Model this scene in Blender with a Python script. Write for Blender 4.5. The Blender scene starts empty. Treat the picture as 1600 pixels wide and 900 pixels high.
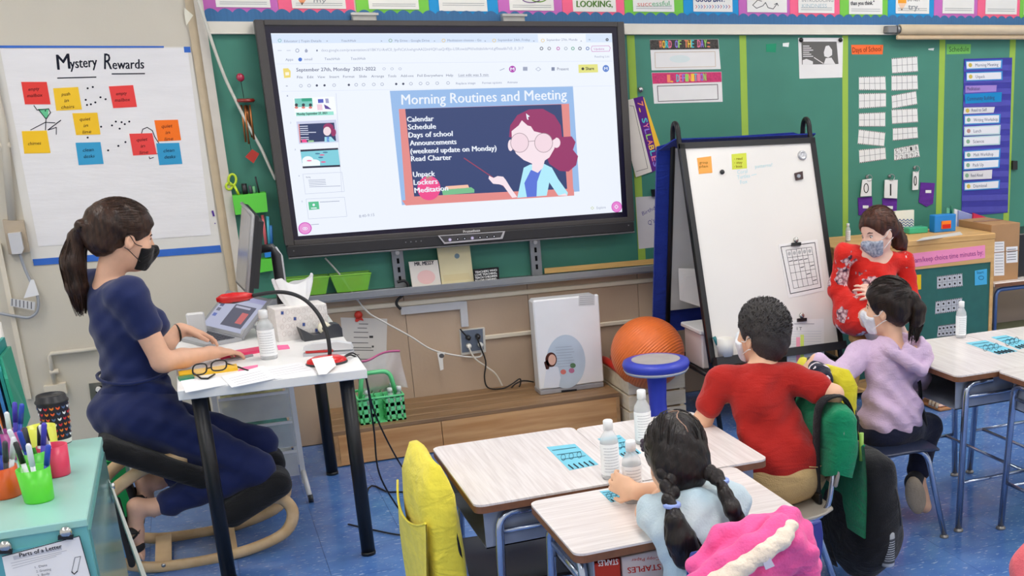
import bpy, bmesh, math, random
import numpy as np
from mathutils import Vector, Matrix
random.seed(7); np.random.seed(7)
SC = bpy.context.scene; COL = SC.collection
# ---------------- camera (solved from the photograph) ----------------
CAM = np.array([0.8735, -6.1594, 1.7568]); YAW, PIT, ROL = 0.4665, -0.2925, -0.0168
FPX, CX, CY = 1818.76, 1226.84, 669.36            # in 1600x900 pixels
def _axes():
    f = np.array([math.sin(YAW)*math.cos(PIT), math.cos(YAW)*math.cos(PIT), math.sin(PIT)])
    r = np.array([math.cos(YAW), -math.sin(YAW), 0.0]); u = np.cross(r, f)
    return math.cos(ROL)*r+math.sin(ROL)*u, -math.sin(ROL)*r+math.cos(ROL)*u, f
AR, AU, AF = _axes()
cam = bpy.data.cameras.new('camera'); camo = bpy.data.objects.new('camera', cam); COL.objects.link(camo)
cam.sensor_width = 36; cam.lens = FPX*36/1600; cam.shift_x = (800-CX)/1600; cam.shift_y = (CY-450)/1600
cam.clip_start = .05; cam.clip_end = 100
m = Matrix.Identity(4)
for i in range(3): m[i][0] = AR[i]; m[i][1] = AU[i]; m[i][2] = -AF[i]; m[i][3] = CAM[i]
camo.matrix_world = m; SC.camera = camo
# ---------------- world, light level ----------------
w = bpy.data.worlds.new('world'); SC.world = w; w.use_nodes = True
w.node_tree.nodes['Background'].inputs[0].default_value = (1.0, .98, .95, 1)
w.node_tree.nodes['Background'].inputs[1].default_value = 0.86
LAMP_STRENGTH = 12.5
SC.view_settings.view_transform = 'Standard'; SC.view_settings.look = 'None'
SC.view_settings.gamma = 1; SC.view_settings.use_curve_mapping = False
SC.view_settings.exposure = 0.0
# ---------------- pixel helpers: a pixel gives a direction, the plane it lies on gives the distance ----------------
def ray(x, y): return AF + AR*(x-CX)/FPX - AU*(y-CY)/FPX
class Pl:
    def __init__(s, o, n): s.o = np.array(o, float); n = np.array(n, float); s.n = n/np.linalg.norm(n)
    def p(s, x, y, off=0.0):
        d = ray(x, y); t = ((s.o-CAM)@s.n)/(d@s.n); return CAM + d*t + s.n*off
def PY(Y): return Pl((0, Y, 0), (0, -1, 0))
def PZ(Z): return Pl((0, 0, Z), (0, 0, 1))
def PX(X): return Pl((X, 0, 0), (1, 0, 0))
# ---------------- materials ----------------
def lin(c):
    c = c/255.0
    return c/12.92 if c <= .04045 else ((c+.055)/1.055)**2.4
_M = {}
def mat(rgb, rough=.5, metal=0.0, var=.06, scale=18, bump=0.0, bscale=60, emit=0, spec=.5, alpha=1.0, trans=0.0, coat=0, stretch=None, sheen=0, detail=2, c2=None):
    key = (tuple(rgb), rough, metal, var, scale, bump, bscale, emit, spec, alpha, trans, coat, stretch, sheen, detail, c2)
    if key in _M: return _M[key]
    M = bpy.data.materials.new('m_%d_%d_%d' % tuple(int(v) for v in rgb)); M.use_nodes = True
    nt = M.node_tree; b = nt.nodes['Principled BSDF']; L = nt.links.new
    base = [lin(v) for v in rgb]
    b.inputs['Roughness'].default_value = rough; b.inputs['Metallic'].default_value = metal
    b.inputs['Specular IOR Level'].default_value = spec
    if coat: b.inputs['Coat Weight'].default_value = coat; b.inputs['Coat Roughness'].default_value = .1
    if sheen: b.inputs['Sheen Weight'].default_value = sheen
    tc = nt.nodes.new('ShaderNodeTexCoord'); src = tc.outputs['Object']
    if stretch:
        mp = nt.nodes.new('ShaderNodeMapping'); mp.inputs['Scale'].default_value = stretch; L(src, mp.inputs[0]); src = mp.outputs[0]
    if var or c2:
        nz = nt.nodes.new('ShaderNodeTexNoise'); nz.inputs['Scale'].default_value = scale; nz.inputs['Detail'].default_value = detail
        L(src, nz.inputs['Vector'])
        rp = nt.nodes.new('ShaderNodeValToRGB'); rp.color_ramp.elements[0].position = .3; rp.color_ramp.elements[1].position = .7
        if c2:
            rp.color_ramp.elements[0].color = (*base, 1); rp.color_ramp.elements[1].color = (*[lin(v) for v in c2], 1)
        else:
            rp.color_ramp.elements[0].color = (*[min(1, v*(1-var)) for v in base], 1); rp.color_ramp.elements[1].color = (*[min(1, v*(1+var)) for v in base], 1)
        L(nz.outputs[0], rp.inputs[0]); L(rp.outputs[0], b.inputs['Base Color'])
        if emit: L(rp.outputs[0], b.inputs['Emission Color'])
    else:
        b.inputs['Base Color'].default_value = (*base, 1)
        if emit: b.inputs['Emission Color'].default_value = (*base, 1)
    if emit: b.inputs['Emission Strength'].default_value = emit
    if bump:
        n2 = nt.nodes.new('ShaderNodeTexNoise'); n2.inputs['Scale'].default_value = bscale; n2.inputs['Detail'].default_value = 4; L(src, n2.inputs['Vector'])
        bp = nt.nodes.new('ShaderNodeBump'); bp.inputs['Strength'].default_value = bump; bp.inputs['Distance'].default_value = .01
        L(n2.outputs[0], bp.inputs['Height']); L(bp.outputs[0], b.inputs['Normal'])
    if alpha < 1: b.inputs['Alpha'].default_value = alpha
    if trans: b.inputs['Transmission Weight'].default_value = trans; b.inputs['IOR'].default_value = 1.3
    _M[key] = M; return M
def scr(rgb, k=1.0):      # a pixel colour of a lit screen
    key = ('scr', tuple(rgb), k)
    if key in _M: return _M[key]
    M = bpy.data.materials.new('screen_glow'); M.use_nodes = True; b = M.node_tree.nodes['Principled BSDF']
    b.inputs['Base Color'].default_value = (.01, .01, .012, 1); b.inputs['Roughness'].default_value = .35
    b.inputs['Emission Color'].default_value = (*[lin(v) for v in rgb], 1); b.inputs['Emission Strength'].default_value = k
    _M[key] = M; return M
def ink(rgb): return mat(rgb, .8, var=0, spec=.1)
def paper(rgb): return mat(rgb, .85, var=.02, scale=9, spec=.15)
def plastic(rgb, rough=.35): return mat(rgb, rough, var=.03, scale=6)
def cloth(rgb, bump=.25, bscale=300, var=.10):
    M = mat(rgb, .9, var=var, scale=14, bump=bump, bscale=bscale, spec=.15, sheen=.15); nt = M.node_tree
    if 'creases' in nt.nodes: return M
    b1 = [n for n in nt.nodes if n.type == 'BUMP'][0]; tc = [n for n in nt.nodes if n.type == 'TEX_COORD'][0]
    nz = nt.nodes.new('ShaderNodeTexNoise'); nz.name = 'creases'; nz.inputs['Scale'].default_value = 16; nz.inputs['Detail'].default_value = 2; nz.inputs['Distortion'].default_value = 1.2
    mp = nt.nodes.new('ShaderNodeMapping'); mp.inputs['Rotation'].default_value = (.5, .6, .3); mp.inputs['Scale'].default_value = (.5, 1, 1.6); bp = nt.nodes.new('ShaderNodeBump'); bp.inputs['Strength'].default_value = .38; bp.inputs['Distance'].default_value = .02
    nt.links.new(tc.outputs['Object'], mp.inputs[0]); nt.links.new(mp.outputs[0], nz.inputs['Vector']); nt.links.new(nz.outputs[0], bp.inputs['Height']); nt.links.new(bp.outputs[0], b1.inputs['Normal']); return M
# ---------------- mesh builder ----------------
class MB:
    def __init__(s): s.v = []; s.f = []; s.smooth = []
    def add(s, vs, fs, sm=False):
        o = len(s.v); s.v += [tuple(float(c) for c in p) for p in vs]; s.f += [tuple(i+o for i in f) for f in fs]; s.smooth += [sm]*len(fs); return s
    def box(s, c, d, R=None, bev=0.0):
        hx, hy, hz = d[0]/2, d[1]/2, d[2]/2; c = np.array(c, float)
        if bev > 0:
            b = min(bev, hx*.98, hy*.98, hz*.98); vs = []; idx = {}
            for sx in (-1, 1):
                for sy in (-1, 1):
                    for sz in (-1, 1):
                        for k in range(3):
                            q = [sx*(hx-(0 if k == 0 else b)), sy*(hy-(0 if k == 1 else b)), sz*(hz-(0 if k == 2 else b))]
                            idx[sx, sy, sz, k] = len(vs); vs.append(q)
            fs = []
            for k in range(3):
                a, e = [i for i in range(3) if i != k]
                for sg in (-1, 1):
                    L = []
                    for p, q in ((-1, -1), (1, -1), (1, 1), (-1, 1)):
                        t = [0, 0, 0]; t[k] = sg; t[a] = p; t[e] = q; L.append(idx[t[0], t[1], t[2], k])
                    flip = (sg < 0) ^ (k == 1); fs.append(L[::-1] if flip else L)
            for k in range(3):
                a, e = [i for i in range(3) if i != k]
                for p in (-1, 1):
                    for q in (-1, 1):
                        t0 = [0, 0, 0]; t0[a] = p; t0[e] = q; t0[k] = -1; t1 = list(t0); t1[k] = 1
                        fs.append([idx[(*t0, a)], idx[(*t1, a)], idx[(*t1, e)], idx[(*t0, e)]])
            for sx in (-1, 1):
                for sy in (-1, 1):
                    for sz in (-1, 1): fs.append([idx[sx, sy, sz, k] for k in range(3)])
        else:
            vs = [(x, y, z) for x in (-hx, hx) for y in (-hy, hy) for z in (-hz, hz)]
            fs = [(0, 1, 3, 2), (4, 6, 7, 5), (0, 4, 5, 1), (2, 3, 7, 6), (0, 2, 6, 4), (1, 5, 7, 3)]
        vs = np.array(vs)
        if R is not None: vs = vs @ np.array(R).T
        return s.add(vs+c, fs)
    def bx(s, x0, x1, y0, y1, z0, z1, bev=0.0):
        return s.box(((x0+x1)/2, (y0+y1)/2, (z0+z1)/2), (abs(x1-x0), abs(y1-y0), abs(z1-z0)), None, bev)
    def ring(s, c, t, n, r, u0=None, sq=None):
        t = np.array(t, float); t /= np.linalg.norm(t)
        u = np.array(u0 if u0 is not None else ((0, 0, 1) if abs(t[2]) < .9 else (1, 0, 0)), float); u -= t*(u@t); u /= np.linalg.norm(u); v = np.cross(t, u)
        ra, rb = (r, r) if np.isscalar(r) else r
        return [np.array(c)+u*ra*math.cos(2*math.pi*i/n)+v*rb*math.sin(2*math.pi*i/n) for i in range(n)], u
    def tube(s, pts, r, n=8, caps=True, closed=False, u0=None):
        pts = [np.array(p, float) for p in pts]; m = len(pts); rs = r if isinstance(r, (list, tuple, np.ndarray)) and len(r) == m else [r]*m
        vs = []; u = u0
        for i, p in enumerate(pts):
            a = pts[i-1] if (i > 0 or closed) else p; b = pts[(i+1) % m] if (i < m-1 or closed) else p
            t = b-a
            if np.linalg.norm(t) < 1e-9: t = np.array((0, 0, 1.))
            rg, u = s.ring(p, t, n, rs[i], u); vs += rg
        fs = []
        for i in range(m if closed else m-1):
            j = (i+1) % m
            for k in range(n): fs.append((i*n+k, i*n+(k+1) % n, j*n+(k+1) % n, j*n+k))
        s.add(vs, fs, True)
        if caps and not closed:
            o = len(s.v)-m*n; s.f.append(tuple(o+k for k in range(n))[::-1]); s.f.append(tuple(o+(m-1)*n+k for k in range(n))); s.smooth += [False, False]
        return s
    def cyl(s, a, b, r, n=16, r2=None): return s.tube([a, b], [r, r if r2 is None else r2], n)
    def lathe(s, c, prof, n=24, axis=(0, 0, 1), sx=1, sy=1):
        ax = np.array(axis, float); ax /= np.linalg.norm(ax); u = np.array((1, 0, 0.) if abs(ax[0]) < .9 else (0, 1., 0)); u -= ax*(u@ax); u /= np.linalg.norm(u); v = np.cross(ax, u)
        vs = []; c = np.array(c, float)
        for r, z in prof:
            for k in range(n): a = 2*math.pi*k/n; vs.append(c+ax*z+u*r*sx*math.cos(a)+v*r*sy*math.sin(a))
        fs = []
        for i in range(len(prof)-1):
            for k in range(n): fs.append((i*n+k, i*n+(k+1) % n, (i+1)*n+(k+1) % n, (i+1)*n+k))
        s.add(vs, fs, True); return s
    def ell(s, c, r, R=None, n=16, m=10):
        vs = []; fs = []
        for i in range(m+1):
            th = math.pi*i/m
            for k in range(n): a = 2*math.pi*k/n; vs.append((r[0]*math.sin(th)*math.cos(a), r[1]*math.sin(th)*math.sin(a), r[2]*math.cos(th)))
        for i in range(m):
            for k in range(n): fs.append((i*n+k, (i+1)*n+k, (i+1)*n+(k+1) % n, i*n+(k+1) % n))
        vs = np.array(vs)
        if R is not None: vs = vs @ np.array(R).T
        return s.add(vs+np.array(c), fs, True)
    def poly(s, pts): return s.add(pts, [tuple(range(len(pts)))])
    def slab(s, pts, off):            # polygon pts extruded by vector off (pts = far face)
        n = len(pts); off = np.array(off, float); pts = [np.array(p, float) for p in pts]
        fs = [tuple(range(n))[::-1], tuple(range(n, 2*n))]+[(i, (i+1) % n, n+(i+1) % n, n+i) for i in range(n)]
        return s.add(pts+[p+off for p in pts], fs)
    def grid(s, fn, nu, nv, sm=True, closed_u=False):
        vs = [fn(i/(nu if closed_u else nu-1), j/(nv-1)) for j in range(nv) for i in range(nu)]; fs = []
        for j in range(nv-1):
            for i in range(nu if closed_u else nu-1): k = (i+1) % nu; fs.append((j*nu+i, j*nu+k, (j+1)*nu+k, (j+1)*nu+i))
        return s.add(vs, fs, sm)
    def xf(s, M): s.v = [tuple(Matrix(M) @ Vector(p)) for p in s.v]; return s
    def mesh(s, name, mt):
        me = bpy.data.meshes.new(name); me.from_pydata(s.v, [], s.f)
        me.polygons.foreach_set('use_smooth', s.smooth); me.materials.append(mt)
        bm = bmesh.new(); bm.from_mesh(me); bmesh.ops.recalc_face_normals(bm, faces=bm.faces); bm.to_mesh(me); bm.free(); me.update(); return me
def link(name, me, parent=None, loc=(0, 0, 0)):
    o = bpy.data.objects.new(name, me); COL.objects.link(o); o.location = loc
    if parent is not None:
        o.parent = parent
        if parent.get('_w'): o.location = -Vector(root_loc(parent))
    return o
def root_loc(p): return p['_w']
def tag(o, label=None, cat=None, group=None, kind=None):
    if label: o['label'] = label
    if cat: o['category'] = cat
    if group: o['group'] = group
    if kind: o['kind'] = kind
    return o
def thing(name, label, cat, loc=(0, 0, 0), group=None, world=True, rz=0):
    """Empty at a thing's base. world=True: its parts are written in world coordinates."""
    o = bpy.data.objects.new(name, None); COL.objects.link(o); o.location = loc; o.rotation_euler = (0, 0, rz); o.empty_display_size = .05
    if world: o['_w'] = tuple(float(c) for c in loc)
    return tag(o, label, cat, group)
def part(name, mb, mt, parent, label=None):
    o = link(name, mb.mesh(name, mt), parent)
    if label: o['label'] = label
    return o
def solo(name, mb, mt, label, cat, group=None, kind=None):
    """a thing that is one mesh; origin at its base centre"""
    v = np.array(mb.v); c = np.array([(v[:, 0].min()+v[:, 0].max())/2, (v[:, 1].min()+v[:, 1].max())/2, v[:, 2].min()])
    mb.v = [tuple(p) for p in v-c]; o = link(name, mb.mesh(name, mt), None, c); o['_w'] = tuple(float(x) for x in c)
    return tag(o, label, cat, group, kind)
def struct(name, mb, mt, label=None): o = link(name, mb.mesh(name, mt)); return tag(o, label, None, None, 'structure')
def copy_tree(o, parent=None):
    c = o.copy(); COL.objects.link(c); c.parent = parent
    for ch in list(o.children): copy_tree(ch, c)
    return c
# ---------------- flat print on planes ----------------
_T = {}
def textmesh(body, shear=0.0):
    k = (body, shear)
    if k not in _T:
        cu = bpy.data.curves.new('t', 'FONT'); cu.body = body; cu.resolution_u = 2; cu.shear = shear
        o = bpy.data.objects.new('t', cu); COL.objects.link(o)
        me = bpy.data.meshes.new_from_object(o); v = [(p.co.x, p.co.y) for p in me.vertices]; f = [tuple(p.vertices) for p in me.polygons]
        bpy.data.objects.remove(o); bpy.data.meshes.remove(me); bpy.data.curves.remove(cu); _T[k] = (v, f)
    return _T[k]
class Art:
    """flat print: shapes given in photo pixels, laid on the plane of the sheet, one mesh for each ink"""
    def __init__(s, pl, base=.0008): s.pl = pl; s.m = {}; s.o = base
    def g(s, mt): return s.m.setdefault(mt.name, (mt, MB()))[1]
    def up(s, d=.0003): s.o += d
    def poly(s, pts, mt): s.g(mt).poly([s.pl.p(x, y, s.o) for x, y in pts])
    def rect(s, x0, y0, x1, y1, mt, sl=0.0, sv=0.0): s.poly([(x0, y0), (x1, y0+sl*(x1-x0)), (x1+sv*(y1-y0), y1+sl*(x1-x0)), (x0+sv*(y1-y0), y1)], mt)
    def ell(s, x, y, rx, ry, mt, n=24): s.poly([(x+rx*math.cos(2*math.pi*i/n), y+ry*math.sin(2*math.pi*i/n)) for i in range(n)], mt)
    def line(s, pts, w, mt):
        for (x0, y0), (x1, y1) in zip(pts, pts[1:]):
            dx, dy = x1-x0, y1-y0; L = math.hypot(dx, dy) or 1; nx, ny = -dy/L*w/2, dx/L*w/2; ex, ey = dx/L*w*.3, dy/L*w*.3
            s.poly([(x0+nx-ex, y0+ny-ey), (x1+nx+ex, y1+ny+ey), (x1-nx+ex, y1-ny+ey), (x0-nx-ex, y0-ny-ey)], mt)
    def ringline(s, x, y, rx, ry, w, mt, n=28): s.line([(x+rx*math.cos(2*math.pi*i/n), y+ry*math.sin(2*math.pi*i/n)) for i in range(n+1)], w, mt)
    def text(s, body, x0, y0, x1, y1, h, mt, shear=0.0, bold=0):
        """baseline from pixel (x0,y0) to (x1,y1), cap height h pixels"""
        v, f = textmesh(body, shear)
        if not v: return
        wx = max(p[0] for p in v); wn = min(p[0] for p in v); k = 1/(wx-wn)
        dx, dy = x1-x0, y1-y0; L = math.hypot(dx, dy); ux, uy = -dy/L, dx/L
        for b in ([0] if not bold else [-bold, bold]):
            s.g(mt).add([s.pl.p(x0+dx*(p[0]-wn)*k-ux*p[1]/.70*h+b, y0+dy*(p[0]-wn)*k-uy*p[1]/.70*h+b*.3, s.o+b*.0001) for p in v], f)
    def scribble(s, x0, y0, x1, y1, h, mt, n=8, w=1.0, seed=1):
        R = random.Random(seed); pts = []
        for i in range(n*2+1): t = i/(n*2); pts.append((x0+(x1-x0)*t, y0+(y1-y0)*t-(h*(.35+.65*R.random()) if i % 2 else h*.1*R.random())))
        s.line(pts, w, mt)
    def build(s, parent, name='print'):
        for mt, mb in s.m.values(): part(name, mb, mt, parent)['kind'] = 'stuff'
def sheet(name, pl, px, mt, label, cat, group=None, t=.002, lift=.0):
    """a thin flat thing lying on a plane, outline given in pixels; returns (object, its front plane)"""
    mb = MB(); mb.slab([pl.p(x, y, lift) for x, y in px], pl.n*t); o = solo(name, mb, mt, label, cat, group)
    return o, Pl(pl.o+pl.n*(t+lift), pl.n)
def sheetpart(name, pl, px, mt, parent, t=.002, lift=0.0):
    mb = MB(); mb.slab([pl.p(x, y, lift) for x, y in px], pl.n*t); part(name, mb, mt, parent); return Pl(pl.o+pl.n*(t+lift), pl.n)
# ---------------- smooth solid modelling: distance field on a grid, skinned by surface nets ----------------
class Sdf:
    def __init__(s, lo, hi, h):
        s.lo = np.array(lo, float); s.h = h; s.n = np.ceil((np.array(hi)-s.lo)/h).astype(int)+1; s.d = np.full(tuple(s.n), 1.0, np.float32)
    def sub(s, lo, hi):
        a = np.clip(np.floor((np.array(lo)-s.lo)/s.h).astype(int), 0, s.n-1); b = np.clip(np.ceil((np.array(hi)-s.lo)/s.h).astype(int)+1, 1, s.n)
        if (b <= a).any(): return None
        sl = tuple(slice(i, j) for i, j in zip(a, b))
        g = np.meshgrid(*[s.lo[i]+s.h*np.arange(a[i], b[i]) for i in range(3)], indexing='ij', sparse=True)
        return sl, g
    def put(s, fn, lo, hi, k, op='u'):
        m = max(k, 0)+3*s.h; r = s.sub(np.array(lo)-m, np.array(hi)+m)
        if r is None: return s
        sl, g = r; d2 = fn(*g).astype(np.float32); d1 = s.d[sl]
        if op == 's': d2 = -d2
        if op == 'u':
            if k > 0: t = np.clip(.5+.5*(d1-d2)/k, 0, 1); s.d[sl] = d1*(1-t)+d2*t-k*t*(1-t)
            else: s.d[sl] = np.minimum(d1, d2)
        else:
            if k > 0: t = np.clip(.5-.5*(d1-d2)/k, 0, 1); s.d[sl] = d1*(1-t)+d2*t+k*t*(1-t)
            else: s.d[sl] = np.maximum(d1, d2)
        return s
    def cone(s, a, b, r1, r2=None, k=.02, op='u', flat=None):
        """round cone; flat=(axis vector, factor) squeezes the section along an axis"""
        a = np.array(a, float); b = np.array(b, float); r2 = r1 if r2 is None else r2; ba = b-a; L = max(ba@ba, 1e-9); R = max(r1, r2)
        def fn(x, y, z):
            px, py, pz = x-a[0], y-a[1], z-a[2]; t = np.clip((px*ba[0]+py*ba[1]+pz*ba[2])/L, 0, 1)
            dx, dy, dz = px-t*ba[0], py-t*ba[1], pz-t*ba[2]
            if flat is not None:
                ax, fac = flat; q = (dx*ax[0]+dy*ax[1]+dz*ax[2])*(fac-1); dx = dx+q*ax[0]; dy = dy+q*ax[1]; dz = dz+q*ax[2]
            d = np.sqrt(dx*dx+dy*dy+dz*dz)-(r1+t*(r2-r1)); return d if flat is None else d/max(1, flat[1]**.5)
        return s.put(fn, np.minimum(a, b)-R, np.maximum(a, b)+R, k, op)
    def chain(s, pts, rs, k=.02, op='u', flat=None):
        for i in range(len(pts)-1): s.cone(pts[i], pts[i+1], rs[i], rs[i+1], k, op, flat)
        return s
    def ell(s, c, r, R=None, k=.02, op='u'):
        c = np.array(c, float); r = np.array(r, float); R = np.eye(3) if R is None else np.array(R, float); ext = np.sqrt(((R*r)**2).sum(1))
        def fn(x, y, z):
            px, py, pz = x-c[0], y-c[1], z-c[2]
            q = [(px*R[0][i]+py*R[1][i]+pz*R[2][i]) for i in range(3)]
            k0 = np.sqrt(sum((q[i]/r[i])**2 for i in range(3))); k1 = np.sqrt(sum((q[i]/r[i]**2)**2 for i in range(3)))+1e-9
            return k0*(k0-1)/k1
        return s.put(fn, c-ext, c+ext, k, op)
    def box(s, c, hd, R=None, rad=.01, k=.0, op='u'):
        c = np.array(c, float); hd = np.array(hd, float); R = np.eye(3) if R is None else np.array(R, float); ext = np.abs(R) @ hd
        def fn(x, y, z):
            px, py, pz = x-c[0], y-c[1], z-c[2]
            q = [np.abs(px*R[0][i]+py*R[1][i]+pz*R[2][i])-(hd[i]-rad) for i in range(3)]
            o = np.sqrt(sum(np.maximum(v, 0)**2 for v in q)); return o+np.minimum(np.maximum(np.maximum(q[0], q[1]), q[2]), 0)-rad
        return s.put(fn, c-ext, c+ext, k, op)
    def keep(s, fn):                      # intersect the whole field with fn(x,y,z)<0
        g = np.meshgrid(*[s.lo[i]+s.h*np.arange(s.n[i]) for i in range(3)], indexing='ij', sparse=True); s.d = np.maximum(s.d, fn(*g).astype(np.float32)); return s
    def warp(s, fn):                      # add small relief (folds)
        g = np.meshgrid(*[s.lo[i]+s.h*np.arange(s.n[i]) for i in range(3)], indexing='ij', sparse=True); s.d = s.d+fn(*g).astype(np.float32); return s
    def surf(s):
        d = s.d; ins = d < 0; nx, ny, nz = d.shape
        c = np.zeros((nx-1, ny-1, nz-1), np.int8)
        for i in (0, 1):
            for j in (0, 1):
                for k in (0, 1): c += ins[i:nx-1+i, j:ny-1+j, k:nz-1+k]
        mk = (c > 0) & (c < 8); idx = np.full(mk.shape, -1, np.int32); ce = np.argwhere(mk); idx[mk] = np.arange(len(ce))
        acc = np.zeros((len(ce), 3)); cnt = np.zeros(len(ce)); cor = [(i, j, k) for i in (0, 1) for j in (0, 1) for k in (0, 1)]
        for a in cor:
            for ax in range(3):
                if a[ax]: continue
                b = list(a); b[ax] = 1; va = d[ce[:, 0]+a[0], ce[:, 1]+a[1], ce[:, 2]+a[2]]; vb = d[ce[:, 0]+b[0], ce[:, 1]+b[1], ce[:, 2]+b[2]]
                cr = (va < 0) != (vb < 0); t = np.where(cr, va/np.where(cr, va-vb, 1), 0); p = np.array(a, float)[None].repeat(len(ce), 0); p[:, ax] += t
                acc[cr] += p[cr]; cnt[cr] += 1
        v = s.lo+s.h*(ce+acc/np.maximum(cnt, 1)[:, None]); F = []
        for ax in range(3):
            o = [i for i in range(3) if i != ax]; A = np.moveaxis(ins, ax, 0); cr = A[:-1] != A[1:]; cr[:, 0, :] = False; cr[:, -1, :] = False; cr[:, :, 0] = False; cr[:, :, -1] = False
            e = np.argwhere(cr); sg = A[:-1][cr]; I = np.moveaxis(idx, ax, 0)
            q = np.stack([I[e[:, 0], e[:, 1]-1, e[:, 2]-1], I[e[:, 0], e[:, 1], e[:, 2]-1], I[e[:, 0], e[:, 1], e[:, 2]], I[e[:, 0], e[:, 1]-1, e[:, 2]]], 1)
            fl = sg if ax != 1 else ~sg; q[~fl] = q[~fl][:, ::-1]; F.append(q)
        return v, np.concatenate(F)
    def smoothed(s, it=2):
        v, f = s.surf(); n = len(v)
        e = np.concatenate([f[:, [0, 1]], f[:, [1, 2]], f[:, [2, 3]], f[:, [3, 0]]]); e = np.concatenate([e, e[:, ::-1]])
        dg = np.bincount(e[:, 0], minlength=n)[:, None]
        for _ in range(it):
            a = np.stack([np.bincount(e[:, 0], v[e[:, 1], k], n) for k in range(3)], 1)/np.maximum(dg, 1); v = v*.4+a*.6
        return v, f
def meshnp(name, v, f, mt):
    me = bpy.data.meshes.new(name); n = len(f); me.vertices.add(len(v)); me.vertices.foreach_set('co', v.astype(np.float32).ravel())
    me.loops.add(n*4); me.loops.foreach_set('vertex_index', f.astype(np.int32).ravel()); me.polygons.add(n)
    me.polygons.foreach_set('loop_start', np.arange(0, n*4, 4, dtype=np.int32)); me.polygons.foreach_set('use_smooth', np.ones(n, bool)); me.update(calc_edges=True); me.validate(); me.materials.append(mt); return me
def sdfpart(name, S, mt, parent, it=2):
    v, f = S.smoothed(it); return link(name, meshnp(name, v, f, mt), parent)
def sdfsolo(name, S, mt, label, cat, group=None, it=2):
    v, f = S.smoothed(it); c = np.array([(v[:, 0].min()+v[:, 0].max())/2, (v[:, 1].min()+v[:, 1].max())/2, v[:, 2].min()])
    o = link(name, meshnp(name, v-c, f, mt), None, c); o['_w'] = tuple(float(x) for x in c); return tag(o, label, cat, group)
def RZ(a): c, s = math.cos(a), math.sin(a); return np.array([[c, -s, 0], [s, c, 0], [0, 0, 1.]])
def nrm(v): v = np.array(v, float); return v/np.linalg.norm(v)
def folds(amp, fx, fy, fz, seed=0):
    ph = np.random.RandomState(seed).rand(6)*6.28
    return lambda x, y, z: amp*(np.sin(fx*x+.4*fz*z+ph[0])*np.sin(fy*y-.5*fx*x+ph[1])*.6+np.sin(fz*z+.6*fy*y+.7*fx*x+ph[2])*.4+.25*np.sin(2.1*fz*z-1.7*fx*x+1.3*fy*y+ph[3]))
# =============== THE ROOM ===============
WALL = PY(0.0)
M_wall = mat((206, 199, 183), .7, var=.03, scale=3, bump=.05, bscale=120)
M_low = mat((186, 163, 140), .65, var=.05, scale=4, bump=.06, bscale=60)
M_cream = mat((222, 212, 192), .55, var=.03)
fl = MB(); fl.bx(-3, 9, -9, .1, -.06, -.004); FLOOR = struct('floor', fl, mat((60, 84, 130), .6))
def tile_mat():
    M = bpy.data.materials.new('vinyl_tile'); M.use_nodes = True; nt = M.node_tree; b = nt.nodes['Principled BSDF']; L = nt.links.new
    tc = nt.nodes.new('ShaderNodeTexCoord'); oi = nt.nodes.new('ShaderNodeObjectInfo')
    ad = nt.nodes.new('ShaderNodeVectorMath'); ad.operation = 'ADD'; L(tc.outputs['Object'], ad.inputs[0])
    sc = nt.nodes.new('ShaderNodeVectorMath'); sc.operation = 'SCALE'; sc.inputs[3].default_value = 1; L(oi.outputs['Location'], sc.inputs[0]); L(sc.outputs[0], ad.inputs[1])
    big = nt.nodes.new('ShaderNodeTexNoise'); big.inputs['Scale'].default_value = 9; big.inputs['Detail'].default_value = 3; L(ad.outputs[0], big.inputs['Vector'])
    r1 = nt.nodes.new('ShaderNodeValToRGB'); r1.color_ramp.elements[0].position = .35; r1.color_ramp.elements[1].position = .7
    r1.color_ramp.elements[0].color = (lin(76), lin(114), lin(178), 1); r1.color_ramp.elements[1].color = (lin(92), lin(132), lin(192), 1); L(big.outputs[0], r1.inputs[0])
    mp = nt.nodes.new('ShaderNodeMapping'); mp.inputs['Scale'].default_value = (20, 62, 1); mp.inputs['Rotation'].default_value = (0, 0, .3); L(ad.outputs[0], mp.inputs[0])
    fl_ = nt.nodes.new('ShaderNodeTexNoise'); fl_.inputs['Scale'].default_value = 1.6; fl_.inputs['Detail'].default_value = 2; L(mp.outputs[0], fl_.inputs['Vector'])
    r2 = nt.nodes.new('ShaderNodeValToRGB'); r2.color_ramp.elements[0].position = .635; r2.color_ramp.elements[1].position = .67
    r2.color_ramp.elements[0].color = (0, 0, 0, 1); r2.color_ramp.elements[1].color = (.75, .75, .75, 1); L(fl_.outputs[0], r2.inputs[0])
    mx = nt.nodes.new('ShaderNodeMix'); mx.data_type = 'RGBA'; mx.inputs[7].default_value = (lin(170), lin(190), lin(215), 1)
    L(r2.outputs[0], mx.inputs[0]); L(r1.outputs[0], mx.inputs[6]); L(mx.outputs[2], b.inputs['Base Color'])
    b.inputs['Roughness'].default_value = .17; b.inputs['Specular IOR Level'].default_value = .45
    return M
tm = MB(); tm.bx(-.1518, .1518, -.1518, .1518, -.004, 0); tme = tm.mesh('floor_tile', tile_mat())
SX, SY = 1.157, PZ(0).p(472, 790)[1]
for i in range(-4, 13):
    for j in range(-12, 5):
        x = SX+(i+.5)*.3048; y = SY+(j+.5)*.3048
        if y < -.0:
            if j < -10 and (i < 3): continue
            t = link('floor_tile', tme, FLOOR, (x, y, 0))
rest = MB()
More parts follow.
